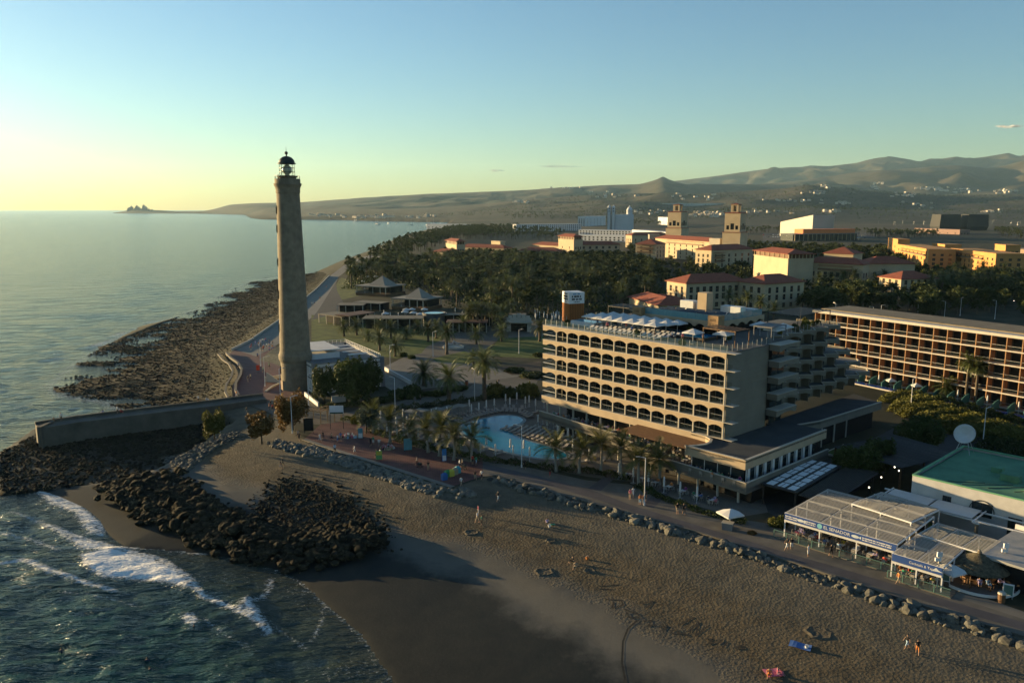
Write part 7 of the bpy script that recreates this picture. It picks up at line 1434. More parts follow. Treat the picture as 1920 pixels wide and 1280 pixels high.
for a, b in [(880, 771), (884, 780), (898, 777), (912, 772), (927, 769), (948, 760), (956, 767), (969, 757), (985, 765), (992, 763), (1004, 770), (1020, 765), (756, 790), (714, 793), (743, 806), (763, 805), (756, 817), (769, 816), (710, 815), (726, 818), (745, 824), (765, 824), (784, 830), (809, 790), (818, 787), (838, 785)]: parasol(P(a, b), PAR_SHUT, 'folded white parasol on the far side of the pool', 'folded parasols beyond the pool')
for a, b in [(1009, 801), (1018, 796), (1026, 807), (1038, 804), (1044, 810), (1046, 823), (1055, 810), (1062, 816), (1065, 828), (1073, 814), (1080, 823), (1092, 820), (1098, 827), (1109, 825)]: parasol(P(a, b), PAR_SHUT, 'folded white parasol among the lounger rows by the hotel', 'folded parasols in the lounger rows')
for a, b in [(842, 833), (864, 844), (901, 856), (929, 859), (962, 862), (993, 865), (957, 849), (982, 851), (912, 843), (1040, 866), (1105, 866), (1074, 850)]: parasol(P(a, b), PAR_SHUT, 'folded white parasol between the pool and the promenade hedge', 'folded parasols by the promenade hedge')
for a, b in [(772, 790), (790, 788), (822, 786), (845, 782), (864, 779)]:
    t = thing('cabana', 'square cabana with grey canvas top beside the pool garden', 'cabana', P(a, b), R(-30), 'cabanas beside the pool garden'); pm = MB().box(-0.05, 0.05, -0.05, 0.05, 0, 2.2).mesh('post', M_grey)
    for x in (-1.3, 1.3):
        for y in (-1.1, 1.1): link('post', pm, t, (x, y, 0))
    MB().box(-1.4, 1.4, -1.2, 1.2, 2.2, 2.32).obj('canopy', mat('taupe_canvas', (0.2, 0.2, 0.175), 0.9, 0.1, 1), t); MB().box(-1.0, 1.0, -0.9, 0.9, 0.15, 0.5).obj('daybed', M_lounger, t)
# ================================================================== PLANTS
random.seed(71)
for k, (a, b, h) in enumerate([(700, 812, 3), (731, 830, 4), (768, 838, 3), (803, 848, 4), (824, 855, 5), (851, 862, 4), (885, 865, 4)]): palm(P(a, b), 'coco', h, f'{ORD[k]} coconut palm along the plaza hedge counting from the grey-green tree', None, 1.15)
for k, (a, b, h) in enumerate([(1043, 884, 4), (1086, 887, 4), (1126, 887, 5), (1165, 897, 5), (1198, 909, 4), (1235, 905, 4)]): palm(P(a, b), 'coco', h, f'{ORD[k]} coconut palm along the promenade counting from the pool lamp post', None, 1.1)
palm(P(842, 753), 'date', 5, 'thick date palm with drooping crown by the garden path', None, 1.25); palm(P(795, 722), 'date', 3, 'spiky date palm behind the dark round shrub', None, 1.2); palm(P(908, 750), 'date', 8, 'tall date palm rising out of the round bushes', None, 1.2); palm(P(888, 690), 'date', 4, 'date palm at the corner of the garden square', None, 0.8)
for a, b, h, s in [(645, 630, 4, .7), (669, 628, 4, .75), (712, 620, 3, .65), (733, 634, 4, .75), (762, 636, 3, .65), (712, 657, 5, .7), (741, 668, 4, .7), (803, 640, 5, .75), (838, 664, 7, .8), (869, 622, 4, .7), (893, 645, 4, .75), (818, 634, 5, .7), (785, 625, 3, .7), (690, 640, 3, .6), (940, 640, 4, .7), (1012, 640, 5, .8), (940, 626, 5, .75)]: palm(P(a, b), 'date', max(2, h), 'small date palm growing on the garden lawns', 'small date palms on the garden lawns', s * 1.3)
for i in range(16): palm(P(876 + i * 5.4 + random.uniform(-2, 2), 612 + random.uniform(-4, 10)), 'date', random.choice([8, 9, 10]), 'tall slender date palm in the clump before the garden gate', 'date palms before the garden gate', 0.82)
GROVE = [tuple(P(a, b)[:2]) for a, b in [(640, 548), (664, 520), (700, 508), (740, 498), (800, 492), (900, 492), (1000, 498), (1090, 503), (1170, 512), (1235, 535), (1240, 562), (1205, 575), (1130, 585), (1030, 594), (930, 592), (900, 578), (850, 582), (840, 560), (770, 545), (740, 535), (690, 535)]]
rg = np.random.default_rng(72)
for x, y in sample_poly(GROVE, 190, rg): palm((x, y, GZ), 'date', random.choice([7, 8, 9, 10, 11]), 'date palm standing in the dense palm grove', 'palms of the grove', random.uniform(0.85, 1.1))
qq = sample_poly(GROVE, 700, rg)
o = link('grove_undergrowth', np_mesh('grove_undergrowth', *(lambda V, F: (V, F))(*(lambda c, n, u, v, s: (np.concatenate([c - u * s, c + v * s, c + u * s, c - v * s]), np.stack([np.arange(n), np.arange(n) + n, np.arange(n) + 2 * n, np.arange(n) + 3 * n], 1)))(*(lambda c: (c, len(c), *(lambda a, b: (a / np.linalg.norm(a, axis=1)[:, None], np.cross(a, b) / np.linalg.norm(np.cross(a, b), axis=1)[:, None]))(rg.normal(size=(len(c), 3)), rg.normal(size=(len(c), 3))), 0.38 * (0.6 + rg.random((len(c), 1)))))(np.concatenate([np.stack([x + rg.normal(0, 2.2, 70), y + rg.normal(0, 2.2, 70), GZ + np.abs(rg.normal(1.6, 1.3, 70))], 1) for x, y in qq])))), M_leaf)); stuff(o, 'dark leafy undergrowth beneath the palm grove', 'undergrowth')
for k, (a, b, h) in enumerate([(1365, 585, 8), (1385, 600, 7), (1400, 590, 8), (1425, 595, 7), (1450, 605, 6)]): palm(P(a, b), 'date', h, f'{ORD[k]} palm in front of the cream resort block counting from its golden end', None, 1.0)
palm(P(1668, 712), 'date', 6, 'broad leaning date palm in front of the slab hotel', None, 1.35); palm(P(1640, 700), 'date', 8, 'sunlit date palm beside the zigzag wing', None, 1.2); palm(P(1772, 745), 'date', 3, 'short bushy palm above the bright hedge', None, 0.95)
palm(P(1810, 752), 'date', 12, 'tall palm with ragged crown before the slab hotel, left of a pair', None, 0.8); palm(P(1828, 756), 'date', 11, 'tall palm with ragged crown before the slab hotel, right of a pair', None, 0.8)
for a, b, h in [(1560, 545, 9), (1580, 548, 9), (1600, 550, 10), (1535, 550, 8), (1655, 548, 9), (1640, 552, 8), (1745, 560, 9), (1765, 555, 10), (1780, 548, 10), (1800, 552, 9), (1830, 560, 10), (1850, 548, 10), (1875, 560, 9), (1900, 550, 10), (1840, 530, 10), (1790, 528, 9), (1880, 530, 9)]: palm(P(a, b), 'date', h, 'shaded date palm standing before the cream resort wings', 'shaded palms before the resort wings', 1.05)
for i in range(26): tree(P(random.uniform(1480, 1930), random.uniform(552, 605)), random.uniform(4, 7), random.uniform(5, 8), 2.0, 'leaf', 'dark rounded tree in the shaded grounds behind the slab hotel', 'dark trees behind the slab hotel')
for i in range(12): tree(P(random.uniform(1750, 1930), random.uniform(520, 550)), random.uniform(4, 6), random.uniform(5, 7), 2.0, 'leaf', 'dark rounded tree below the sunlit ochre hotel', 'dark trees below the ochre hotel')
for i in range(9): tree(P(random.uniform(1640, 1690), random.uniform(478, 500)), random.uniform(5, 7), random.uniform(6, 9), 2.0, 'leaf', 'green tree left of the sunlit ochre hotel', 'trees left of the ochre hotel')
tree(P(608, 756), 2.9, 7.5, 0.8, 'leaf', 'dark upright tree at the front corner of the white house'); tree(P(650, 757), 4.6, 9.0, 1.2, 'leaf', 'large dark tree hiding the front of the white house'); tree(P(692, 752), 4.2, 8.2, 1.2, 'leaf', 'broad dark tree at the right corner of the white house')
tree(P(549, 806), 3.4, 6.8, 0.6, 'leafr', 'russet feathery tree standing on the sand before the lighthouse'); tree(P(491, 832), 3.3, 4.2, 1.4, 'leafr', 'low russet tree leaning over the sand near the jetty'); tree(P(403, 824), 2.2, 5.0, 0.6, 'leafb', 'bright green tufted tree growing beside the jetty'); tree(P(686, 812), 2.6, 3.4, 1.6, 'leafg', 'round grey-green tree at the top of the red plaza')
for a, b, r_, h, k, lb in [(930, 742, 2.9, 4.0, 'leafb', 'round bush sunlit on one side at the foot of the tall palm'), (955, 745, 2.2, 3.2, 'leaf', 'dark bush beside the round sunlit bush'), (990, 742, 3.4, 4.0, 'leafb', 'spreading green bush by the rock garden'), (1000, 706, 4.5, 1.6, 'leaf', 'low dark spreading shrub bed in the garden, larger one'), (965, 696, 3.6, 1.4, 'leaf', 'low dark spreading shrub bed in the garden, smaller one'), (773, 742, 3.0, 3.4, 'leaf', 'dark dense round shrub below the spiky date palm'), (745, 745, 2.6, 2.6, 'leaf', 'dark low shrub beside the dense round shrub'), (1010, 668, 2.2, 1.6, 'leaf', 'low dark shrub at the lawn corner near the hotel'), (668, 793, 1.6, 1.8, 'leafb', 'yellow-green bush at the head of the red plaza'), (757, 668, 1.6, 1.6, 'leaf', 'dark shrub at the lawn edge by the path'), (772, 672, 1.5, 1.4, 'leaf', 'smaller dark shrub near the lawn edge'), (1450, 985, 1.0, 1.6, 'leafb', 'yellow-green yucca at the lettered restaurant corner'), (1465, 988, 1.1, 2.2, 'leaf', 'dark potted shrub at the lettered restaurant corner'), (1410, 1000, 0.8, 0.5, 'leafr', 'low orange-flowered plant by the promenade kiosk')]: bush(P(a, b), r_, h, k, lb)
for i in range(14): bush(P(700 + i * 13 + random.uniform(-4, 4), 752 - i * 1.6 + random.uniform(-2, 5)), random.uniform(1.2, 2.0), random.uniform(1.0, 1.9), 'leaf', 'dark shrub in the bed along the shaded lower path', 'shrubs along the lower path')
for a, b, r_, h, lb in [(1612, 905, 3.4, 5, 'between the skylight roof and the dark canopy'), (1640, 890, 3.2, 5, 'at the near edge of the dark plank canopy'), (1585, 900, 2.4, 4, 'close behind the white skylight panels'), (1722, 838, 3.6, 5, 'at the far end of the dark plank canopy'), (1745, 850, 3.2, 4.5, 'in the lane beside the satellite dish'), (1700, 850, 3, 4.5, 'on the lane side of the dark plank canopy')]: tree(P(a, b), r_, h, 1.2, 'leaf', 'dark leafy tree ' + lb)
hl = lambda *p: [P(a, b) for a, b in p]
hedge(hl((690, 808), (760, 830), (850, 852), (930, 866)), 2.2, 1.3, 'dark hedge between the red plaza and the pool garden'); hedge(hl((930, 866), (1040, 880), (1110, 886), (1180, 900)), 1.8, 1.2, 'dark hedge between the pool and the promenade palms', seed=2)
hedge(hl((1195, 912), (1250, 938), (1330, 965), (1400, 982)), 2.0, 0.9, 'low hedge along the ground terrace of the hotel', M_leaf, seed=3); hedge(hl((690, 775), (760, 768), (850, 756), (935, 746), (1010, 744)), 2.0, 1.5, 'long clipped hedge behind the pool loungers', seed=4)
hedge(hl((640, 790), (690, 775)), 1.4, 1.0, 'short hedge closing the pool garden corner', seed=6)
hedge(hl((1676, 748), (1740, 770), (1800, 792), (1870, 815), (1925, 832)), 11.0, 2.6, 'upper sunlit slope of the green hedge bank', M_leafb, 520, 0.22, 17); hedge(hl((1690, 768), (1745, 790), (1800, 810), (1850, 828)), 9.0, 2.6, 'broad bright green hedge bank below the slab hotel', M_leafb, 420, 0.22, 7); hedge(hl((1850, 836), (1920, 858), (2000, 888)), 9.0, 2.6, 'shaded dark continuation of the hedge bank', M_leaf, 380, 0.22, 8)  # sun and shade on the bank put into bright and dark leaf colours
hedge(hl((1700, 738), (1760, 752), (1830, 770), (1920, 795)), 3.5, 1.6, 'leafy strip at the foot of the plunge pools', M_leaf, 150, 0.2, 9)
hedge(hl((600, 766), (680, 760), (740, 752)), 2.6, 1.4, 'dark scrubby hedge in front of the white house', M_leaf, 120, 0.18, 10)
o = far_trees('grove_palms', [(GROVE, 520)], 73, M_frond, 5, 9, 3.4, nl=40); stuff(o, 'dense lower palms filling the palm grove', 'palms')
o = far_trees('resort_trees', [(zp([(1240, 500), (1420, 495), (1500, 510), (1500, 560), (1400, 545), (1240, 545)]), 150), (zp([(1500, 505), (1650, 512), (1800, 520), (1960, 520), (1960, 600), (1760, 590), (1500, 590)]), 420), (zp([(1400, 470), (1700, 480), (1900, 490), (1900, 505), (1640, 500), (1420, 490)]), 260), (zp([(830, 480), (1180, 485), (1240, 500), (1235, 520), (1000, 498), (840, 490)]), 420), (zp([(1180, 465), (1420, 462), (1660, 470), (1660, 480), (1180, 480)]), 300), (zp([(1640, 470), (1960, 500), (1960, 515), (1640, 490)]), 180)], 74, M_leaf, 3, 7, 3.4, nl=40); stuff(o, 'dark greenery filling the grounds between the resort buildings', 'greenery')
# ================================================================== STREET FURNITURE
for a, b, r_, lb in [(741, 770, 2.6, 'white lamp post beside the shaded lower path'), (978, 876, 3.0, 'lamp post at the promenade hedge in front of the pool'), (1208, 947, 3.0, 'lamp post on the promenade beside the ground terrace hedge'), (890, 752, 2.0, 'lamp post at the round sunlit bush'), (489, 686, 0.5, 'lamp post by the flower bed on the seafront square'), (497, 724, 0.5, 'lamp post at the wedge-shaped ramp wall'), (526, 750, 0.5, 'lamp post at the foot of the lighthouse'), (548, 812, 0.5, 'lamp post on the sand before the russet tree'), (579, 762, 0.5, 'lamp post by the corner of the white house'), (732, 698, 0.5, 'lamp post on the garden square'), (812, 668, 0.5, 'lamp post at the fountain'), (973, 663, 0.5, 'short lamp post on the dark lawn'), (1707, 772, 0.5, 'lamp post in the bright hedge bank'), (1842, 838, 0.5, 'lamp post in the dark hedge bank')]: lamp_post(P(a, b), r_, lb, None)
for a, b in [(1635, 612), (1650, 608), (1565, 604), (1770, 600), (1720, 596), (1800, 592), (1865, 598)]: lamp_post(P(a, b), random.uniform(0, 6), 'lamp post in the dark grounds behind the slab hotel', 'lamp posts behind the slab hotel')
glb = mat('lamp_globe', (1.0, 0.86, 0.62), 0.4, 0.02, 1, emit=2.5); gm_ = MB().lathe([(0.01, 0), (0.08, 0.03), (0.11, 0.11), (0.08, 0.19), (0.01, 0.22)], 10).mesh('globe', glb, True); gp_ = MB().cyl(0, 0, 0, 2.6, 0.04, n=5).mesh('pole', M_dkmetal)
for a, b in [(1650, 925), (1683, 912), (1675, 905), (1692, 900), (1723, 870), (1627, 945), (1745, 846), (1875, 556), (1832, 578), (1868, 572), (1900, 575)]:
    t = thing('globe_lamp', 'small lit globe lamp in the ' + ('dark side lane' if b > 700 else 'dark grounds behind the slab hotel'), 'lamp', P(a, b), 0, 'lit globe lamps in the side lane' if b > 700 else 'lit globe lamps in the grounds'); link('pole', gp_, t); link('globe', gm_, t, (0, 0, 2.6))
def board(px_, py_, w_, h, z0, m, lb, rz=0.0, name='info_board', posts=2, stripes=None):
    t = thing(name, lb, 'sign', P(px_, py_), rz); MB().box(-w_ / 2, w_ / 2, -0.06, 0.06, z0, z0 + h).obj('panel', m, t)
    for x in ([-w_ / 2 + 0.1, w_ / 2 - 0.1] if posts == 2 else [0]): MB().box(x - 0.05, x + 0.05, -0.05, 0.05, 0, z0).obj('post', M_dkmetal, t)
    if stripes: MB().box(-w_ / 2 + 0.08, w_ / 2 - 0.08, -0.068, -0.061, z0 + h * stripes[0], z0 + h * stripes[1]).obj('panel_print', stripes[2], t)
M_cy = mat('cyan_panel', (0.10, 0.28, 0.34), 0.6, 0.15, 1.5); M_dg = mat('dark_green_panel', (0.02, 0.07, 0.05), 0.6, 0.1, 2)
board(632, 804, 2.8, 1.7, 3.2, M_whitep, 'white billboard with dark green foot on two posts', 0.1, 'billboard', 2, (0.02, 0.2, M_dg)); board(579, 812, 1.9, 2.6, 0.5, M_black, 'black rounded notice board beside the timber shelter', 0.2)
board(676, 822, 0.9, 2.0, 0.1, M_cy, 'narrow blue and white information column by the vendor goods', 0.1, stripes=(0.05, 0.5, M_whitep)); board(765, 846, 1.5, 2.2, 0.3, M_cy, 'tall cyan notice board at the pool garden hedge', 0.3); board(833, 864, 0.8, 2.2, 0.05, mat('blue_panel', (0.04, 0.2, 0.5), 0.6, 0.1, 2), 'blue and white beach board beside a litter bin', 0.4, stripes=(0.02, 0.45, M_whitep))
board(711, 862, 1.1, 1.6, 0.1, mat('lime_panel', (0.14, 0.32, 0.12), 0.6, 0.15, 2), 'green sign panel on the red plaza beside two walkers', 0.2, stripes=(0.5, 0.95, mat('yellow_panel', (0.5, 0.42, 0.06), 0.6, 0.1, 2)))
board(403 + 81, 700, 0.9, 1.4, 0.9, mat('red_flag', (0.5, 0.06, 0.03), 0.7, 0.1, 2), 'small red signboard on the seafront square', 0.2, posts=1)
for i, (a, b, cn, c) in enumerate([(833, 899, 'blue', (0.03, 0.12, 0.35)), (839, 893, 'green', (0.05, 0.25, 0.08)), (846, 892, 'yellow', (0.55, 0.5, 0.06)), (853, 889, 'beige', (0.35, 0.3, 0.2)), (858, 886, 'cyan', (0.06, 0.35, 0.4))]):
    t = thing('recycling_bin', f'{cn} recycling bin in the row at the plaza corner', 'bin', P(a, b), 0.6); t.scale = (0.75, 0.75, 0.75); MB().box(-0.6, 0.6, -0.5, 0.5, 0, 1.2).obj('bin_body', mat('bin_' + cn, c, 0.6, 0.12, 1), t); MB().add([(-0.65, -0.55, 1.2), (0.65, -0.55, 1.2), (0.65, 0.55, 1.2), (-0.65, 0.55, 1.2), (-0.3, 0, 1.65), (0.3, 0, 1.65)], [(0, 1, 5, 4), (1, 2, 5), (2, 3, 4, 5), (3, 0, 4), (3, 2, 1, 0)]).obj('lid', MATS['bin_' + cn], t)
for a, b, n in ((574, 790, 5), (600, 786, 3)): pergola(P(a, b), R(-30), 4.2, 2.2, 2.4, 'small sunlit timber slat shelter ' + ('nearer the lamp post on the sand' if n == 5 else 'beside the billboard'), n, M_woodl)
t = thing('litter_bin', 'rusty red litter bin on the shaded garden path', 'bin', P(875, 722)); MB().lathe([(0.01, 0), (0.4, 0), (0.42, 1.1), (0.01, 1.1)], 10).obj('bin_body', mat('rust_red', (0.25, 0.07, 0.04), 0.7, 0.15, 2), t); MB().lathe([(0.46, 1.1), (0.46, 1.2), (0.01, 1.3)], 10).obj('lid', M_dkmetal, t)
bag = MB().add([(-0.2, -0.1, 0), (0.2, -0.1, 0), (0.2, 0.1, 0), (-0.2, 0.1, 0), (-0.15, -0.05, 0.28), (0.15, -0.05, 0.28), (0.15, 0.05, 0.28), (-0.15, 0.05, 0.28)], [(0, 1, 5, 4), (1, 2, 6, 5), (2, 3, 7, 6), (3, 0, 4, 7), (4, 5, 6, 7), (3, 2, 1, 0)]).tube([(-0.1, 0, 0.27), (0, 0, 0.45), (0.1, 0, 0.27)], 0.015, 4)
BAGM = {k: bag.mesh('handbag', MC[k]) for k in ('white', 'pale blue', 'black', 'pink', 'beige')}
for cx_, cy_, place in ((656, 819, 'by the blue information column'), (727, 840, 'by the standing vendor on the plaza')):
    for i in range(38):
        k = random.choice(list(BAGM)); a = random.uniform(0, 6.28); r_ = random.random() ** 0.5; p = P(cx_ + 13 * r_ * math.cos(a), cy_ + 4 * r_ * math.sin(a), GZ + 0.012); tag(link('handbag', BAGM[k], None, p, random.uniform(0, 6), 1.3), f'{k} bag in the goods laid out {place}', 'bag', f'goods laid out {place}')
# ================================================================== PEOPLE
random.seed(81); T_ = ['white', 'black', 'red', 'pink', 'blue', 'pale blue', 'green', 'grey', 'navy', 'orange', 'beige', 'lilac']; B_ = ['black', 'navy', 'beige', 'white', 'grey', 'blue']
def crowd(l, place, z=GZ, poses=('walk', 'walk', 'stand')):
    for e in l:
        a, b = e[:2]; top = e[2] if len(e) > 2 else random.choice(T_); bot = e[3] if len(e) > 3 else random.choice(B_); p = P(a, b, z)
        if z is None or z < 3.4: p.z = float(gz(p.x, p.y))
        person(p, random.uniform(0, 6.28), random.choice(poses), top, bot, place)
crowd([(561, 826, 'black', 'black'), (559, 821, 'grey', 'black'), (600, 828, 'white', 'white'), (606, 824, 'black', 'black'), (622, 826, 'beige', 'black'), (633, 829, 'white', 'blue'), (639, 826, 'blue', 'grey'), (628, 849, 'pale blue', 'black'), (665, 850, 'white', 'white'), (695, 836, 'black', 'black'), (700, 833, 'green', 'white'), (711, 838, 'white', 'grey'), (713, 857, 'white', 'black'), (706, 858, 'black', 'black'), (782, 872, 'grey', 'black'), (803, 881, 'black', 'beige'), (862, 878, 'white', 'navy'), (867, 876, 'beige', 'navy'), (886, 870, 'red', 'black'), (893, 871, 'green', 'pale blue'), (891, 899, 'black', 'beige'), (903, 898, 'white', 'black')], 'on the red plaza', GZ + 0.01)
crowd([(983, 879, 'black', 'black'), (1031, 894, 'black', 'red'), (1181, 936, 'pink', 'beige'), (1187, 931, 'white', 'white'), (1200, 946, 'orange', 'pale blue'), (1206, 946, 'orange', 'white'), (1210, 940, 'black', 'black'), (1270, 963, 'black', 'beige'), (1282, 964, 'black', 'black'), (1475, 1031, 'black', 'white'), (1484, 1030, 'black', 'white'), (1515, 1043, 'white', 'white'), (1558, 1043, 'black', 'black'), (1684, 1094, 'orange', 'beige')], 'on the beach promenade', GZ + 0.012)
crowd([(897, 962, 'pink', 'white'), (895, 974, 'white', 'beige'), (903, 979, 'green', 'black'), (934, 940, 'black', 'white'), (530, 872, 'black', 'black'), (526, 876, 'black', 'grey'), (1700, 1216, 'black', 'pale blue'), (1720, 1226, 'black', 'orange'), (865, 918, 'white', 'beige')], 'on the beach sand', 2.8)
crowd([(1026, 990, 'lilac', 'grey'), (1079, 1066, 'beige', 'black'), (1074, 1056, 'black', 'beige'), (1442, 1268, 'orange', 'black'), (1458, 1266, 'pink', 'white')], 'on the sand near the toys and towels', 2.0, ('sit',))
crowd([(470 + random.uniform(0, 55), 660 - 0.55 * random.uniform(0, 55) + random.uniform(-4, 4)) for i in range(20)], 'along the crowded seafront path')
crowd([(505, 768), (511, 770, 'red', 'black'), (516, 766), (522, 764), (527, 765), (508, 763, 'black', 'black'), (531, 761), (465, 716), (470, 712, 'beige', 'black'), (494, 698), (505, 690), (530, 690), (483, 671), (447, 690), (444, 745)], 'on the seafront square')
crowd([(463, 776, 'black', 'beige'), (583, 803, 'white', 'grey'), (788, 752, 'grey', 'black'), (868, 748, 'black', 'black'), (778, 756, 'grey', 'grey'), (935, 722), (590, 755), (590, 570), (600, 562), (612, 540), (585, 572)], 'on the shaded garden paths')
crowd([(990, 612), (1005, 615), (940, 612), (955, 618), (700, 606), (720, 607), (745, 606), (760, 607)], 'before the garden shops and gate')
jm = 4.4
for a, b, c_ in [(218, 776, 'white'), (224, 775, 'red'), (370, 755, 'white'), (385, 752, 'pale blue'), (98, 791, 'orange'), (112, 790, 'white'), (190, 777, 'blue')]: p = P(a, b, jm); person(p + Vector((0, 0.6, 0)), random.uniform(0, 6), random.choice(['stand', 'sit']), c_, 'black', 'on top of the jetty')
for a, b in ((276, 1238), (281, 1255), (115, 1219), (364, 1176)):
    p = P(a, b, 0); p.z = -1.25; person(p, random.uniform(0, 6), 'stand', 'navy', 'navy', 'deep in the waves off the beach')
stroller = MB().box(-0.25, 0.25, -0.3, 0.35, 0.45, 0.85).tube([(-0.22, 0.3, 0.6), (-0.22, 0.75, 1.05)], 0.025, 5).tube([(0.22, 0.3, 0.6), (0.22, 0.75, 1.05)], 0.025, 5).tube([(-0.22, 0.75, 1.05), (0.22, 0.75, 1.05)], 0.03, 5)
for x in (-0.25, 0.25):
    for y in (-0.3, 0.35): stroller.tube([(x - 0.03, y, 0.14), (x + 0.03, y, 0.14)], 0.14, 8)
SM_ = stroller.mesh('stroller', M_dkmetal)
for a, b, lb in ((787, 876, 'dark pushchair on the red plaza by the sand strip'), (870, 880, 'dark pushchair by the couple at the plaza end')): tag(link('pushchair', SM_, None, P(a, b, GZ + 0.01), 1.0), lb, 'pushchair')
# ================================================================== BEACH THINGS
def towel(px_, py_, w_, d_, cn, lb, rz):
    p = P(px_, py_, 2.0); p.z = float(gz(p.x, p.y)) + 0.12; mb = MB(); n = 6
    for i in range(n): mb.add([(-w_ / 2 + w_ * i / n, -d_ / 2, 0.04 * math.sin(i)), (-w_ / 2 + w_ * (i + 1) / n, -d_ / 2, 0.04 * math.sin(i + 1)), (-w_ / 2 + w_ * (i + 1) / n, d_ / 2, 0.04 * math.sin(i + 1.6)), (-w_ / 2 + w_ * i / n, d_ / 2, 0.04 * math.sin(i + 0.6))], [(0, 1, 2, 3)])
    tag(mb.obj('beach_towel', MC[cn], None, p, rz), lb, 'towel')
towel(1500, 1218, 2.2, 1.3, 'blue', 'large deep blue towel spread on the sand', -0.5); towel(1450, 1264, 1.8, 1.4, 'pink', 'pink towel with two sitters on the sand', 0.2); towel(1036, 993, 0.8, 0.5, 'green', 'small green towel beside the bending person', 0.4)
for a, b, cn, lb in ((1101, 1052, 'orange', 'small orange toy bucket by the sitters on the sand'), (1030, 996, 'white', 'small white bucket by the green towel'), (1512, 1222, 'white', 'white hat lying at the blue towel')): p = P(a, b, 2); p.z = float(gz(p.x, p.y)); t = thing('toy_bucket', lb, 'bucket', p); MB().lathe([(0.01, 0), (0.16, 0), (0.22, 0.35), (0.19, 0.35), (0.15, 0.05)], 10).obj('bucket', MC[cn], t); MB().tube([(-0.2, 0, 0.33), (0, 0, 0.55), (0.2, 0, 0.33)], 0.015, 4).obj('handle', M_whitep, t)
M_hollow = mat('hollow_sand', (0.10, 0.083, 0.056), 0.95, 0.4, 1.5, 0.05)  # one darker sand tone over hollow and rim
for a, b, r_ in [(1020, 1073, 1.0), (1106, 1072, 0.6), (884, 1000, 0.8), (1033, 1018, 0.6), (1535, 1195, 1.1)]:
    p = P(a, b, 2); p.z = float(gz(p.x, p.y)) - 0.02; mb = MB(); n = 18; rr_ = [r_ * random.uniform(0.8, 1.2) for _ in range(n)]
    for k, (f, z) in enumerate(((1.35, 0), (1.05, 0.10), (0.8, 0.05), (0.3, 0.02))): mb.v += [(rr_[i] * f * math.cos(i * 6.283 / n), rr_[i] * f * math.sin(i * 6.283 / n), z + random.uniform(-0.03, 0.03)) for i in range(n)]
    for k in range(3):
        for i in range(n): mb.f.append((k * n + i, k * n + (i + 1) % n, (k + 1) * n + (i + 1) % n, (k + 1) * n + i)); mb.m.append(0)
    mb.f.append(tuple(range(3 * n, 4 * n))); mb.m.append(0); tag(mb.obj('sand_hollow', M_hollow, None, p), 'dug hollow with a raised dark sand rim on the beach', 'sand hollow', 'dug sand hollows')
STROKES = [[(1175, 1280), (1166, 1240), (1168, 1205), (1177, 1185), (1195, 1170)], [(1135, 1130), (1165, 1132), (1168, 1142), (1148, 1148), (1150, 1135)], [(1170, 1150), (1195, 1158), (1200, 1165), (1180, 1166), (1175, 1156)], [(1205, 1172), (1222, 1170), (1215, 1182), (1230, 1178)], [(1235, 1184), (1250, 1180), (1242, 1190)], [(1258, 1190), (1270, 1188), (1274, 1195), (1262, 1196), (1258, 1190)], [(1276, 1196), (1284, 1195), (1288, 1200)], [(1290, 1192), (1310, 1175), (1304, 1200), (1326, 1183)], [(1275, 1178), (1300, 1166)], [(1322, 1206), (1334, 1206), (1328, 1216), (1340, 1212)], [(1344, 1216), (1354, 1208)], [(1354, 1222), (1364, 1212)], [(1380, 1225), (1388, 1219), (1396, 1224), (1380, 1226)], [(1120, 1105), (1160, 1104)], [(1118, 1110), (1150, 1112)], [(1200, 1140), (1224, 1135), (1212, 1148)]]
M_scr = mat('scratched_sand', (0.045, 0.038, 0.027), 0.95, 0.4, 1.5, 0.05)
wt = thing('sand_writing', 'large letters and lines scratched into the damp sand', 'sand writing')
for st in STROKES:
    mb = MB()
    w3 = [P(a, b, 1.6) for a, b in st]; fine = []
    for a, b in zip(w3[:-1], w3[1:]):
        n = max(2, int((b - a).length / 0.5)); fine += [a.lerp(b, i / n) for i in range(n)]
    fine.append(w3[-1])
    for a, b in zip(fine[:-1], fine[1:]):
        d = (b - a); d.z = 0; s = Vector((-d.y, d.x, 0)).normalized() * 0.10; za, zb = float(gz(a.x, a.y)) + 0.035, float(gz(b.x, b.y)) + 0.035
        mb.add([(a.x - s.x, a.y - s.y, za), (b.x - s.x, b.y - s.y, zb), (b.x + s.x, b.y + s.y, zb), (a.x + s.x, a.y + s.y, za)], [(0, 1, 2, 3)])
    mb.obj('stroke', M_scr, wt)
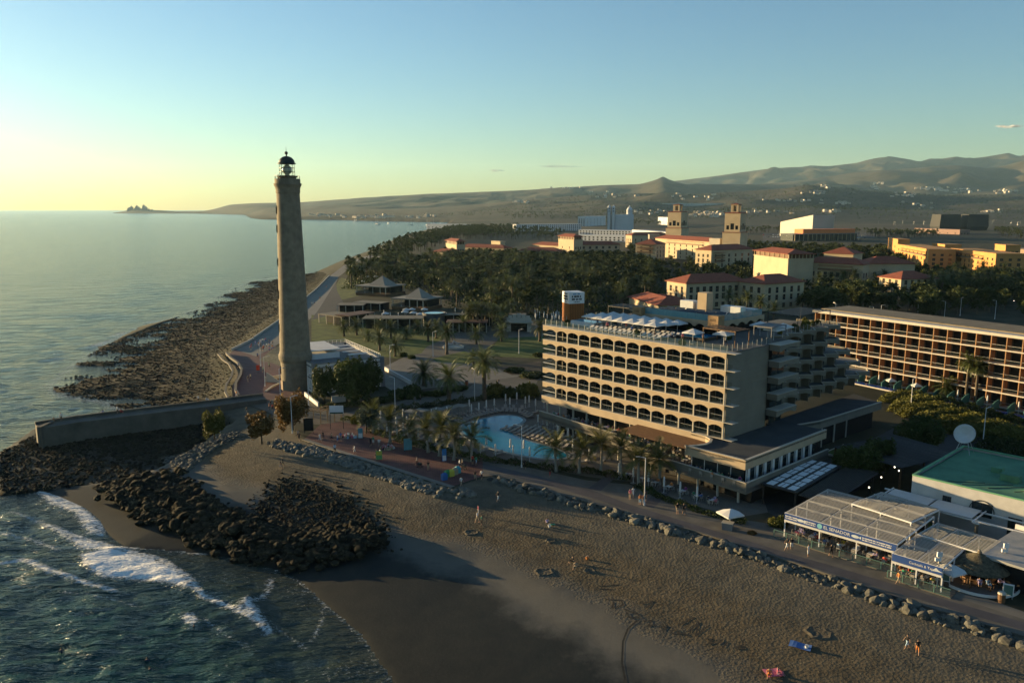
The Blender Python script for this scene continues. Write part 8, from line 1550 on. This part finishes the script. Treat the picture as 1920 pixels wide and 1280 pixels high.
# ================================================================== CLOUDS (beyond the haze)
def cloud_mat():
    m = bpy.data.materials.new('cloud'); m.use_nodes = True; n = m.node_tree; b = n.nodes['Principled BSDF']; b.inputs['Base Color'].default_value = (0.95, 0.84, 0.80, 1); b.inputs['Roughness'].default_value = 1
    lw = n.nodes.new('ShaderNodeLayerWeight'); lw.inputs[0].default_value = 0.35; r = n.nodes.new('ShaderNodeMapRange'); r.inputs[3].default_value = 0.16; r.inputs[4].default_value = 0.0; n.links.new(lw.outputs['Facing'], r.inputs[0]); n.links.new(r.outputs[0], b.inputs['Alpha']); return m
CLM = cloud_mat(); random.seed(91)
for a, b, w_, h, lb in [(930, 320, 16, 5, 'small pinkish cloud low over the headland'), (1050, 312, 40, 5, 'thin drawn-out pinkish cloud strip over the hills'), (1893, 237, 24, 7, 'small pinkish cloud above the mountains')]:
    Y = 20500; x = XAT(a, b, Y); z = ZAT(a, b, Y); k = Y / FPX; V = []; F = []
    for i in range(14):
        u = random.uniform(-1, 1); c = np.array([x + u * w_ * k * 0.9, Y + random.uniform(-100, 100), z + random.uniform(-0.3, 0.3) * h * k * (1 - abs(u))]); s = np.array([w_ * k * 0.35, 120, h * k * 0.5 * (1 - 0.6 * abs(u))]) * random.uniform(0.6, 1.1); o_ = sum(len(q) for q in V); V.append(ICO2[0] * s + c); F.append(ICO2[1] + o_)
    tag(link('cloud', np_mesh('cloud', np.concatenate(V), np.concatenate(F), CLM, True)), lb, 'cloud')
# ================================================================== FAR CAPE
ct = thing('cape_works', 'clump of dark towers and sheds on the tip of the far cape', 'buildings', (XAT(262, 394, 7500), 7500, 8), 0)
random.seed(95)
for i, (a, h) in enumerate([(242, 6), (247, 9), (253, 5), (257, 10), (261, 7), (266, 4), (270, 11), (274, 8), (279, 4), (285, 3)]):
    k = 7500 / FPX; x = (a - 262) * k; w_ = random.uniform(8, 14); MB().box(x - w_, x + w_, -12, 12, 0, h * k * 0.9 + 8).box(x - w_ * 0.4, x + w_ * 0.4, -8, 8, h * k * 0.9 + 7.9, h * k + 14).obj('tower' if h > 5 else 'shed', M_grey, ct)
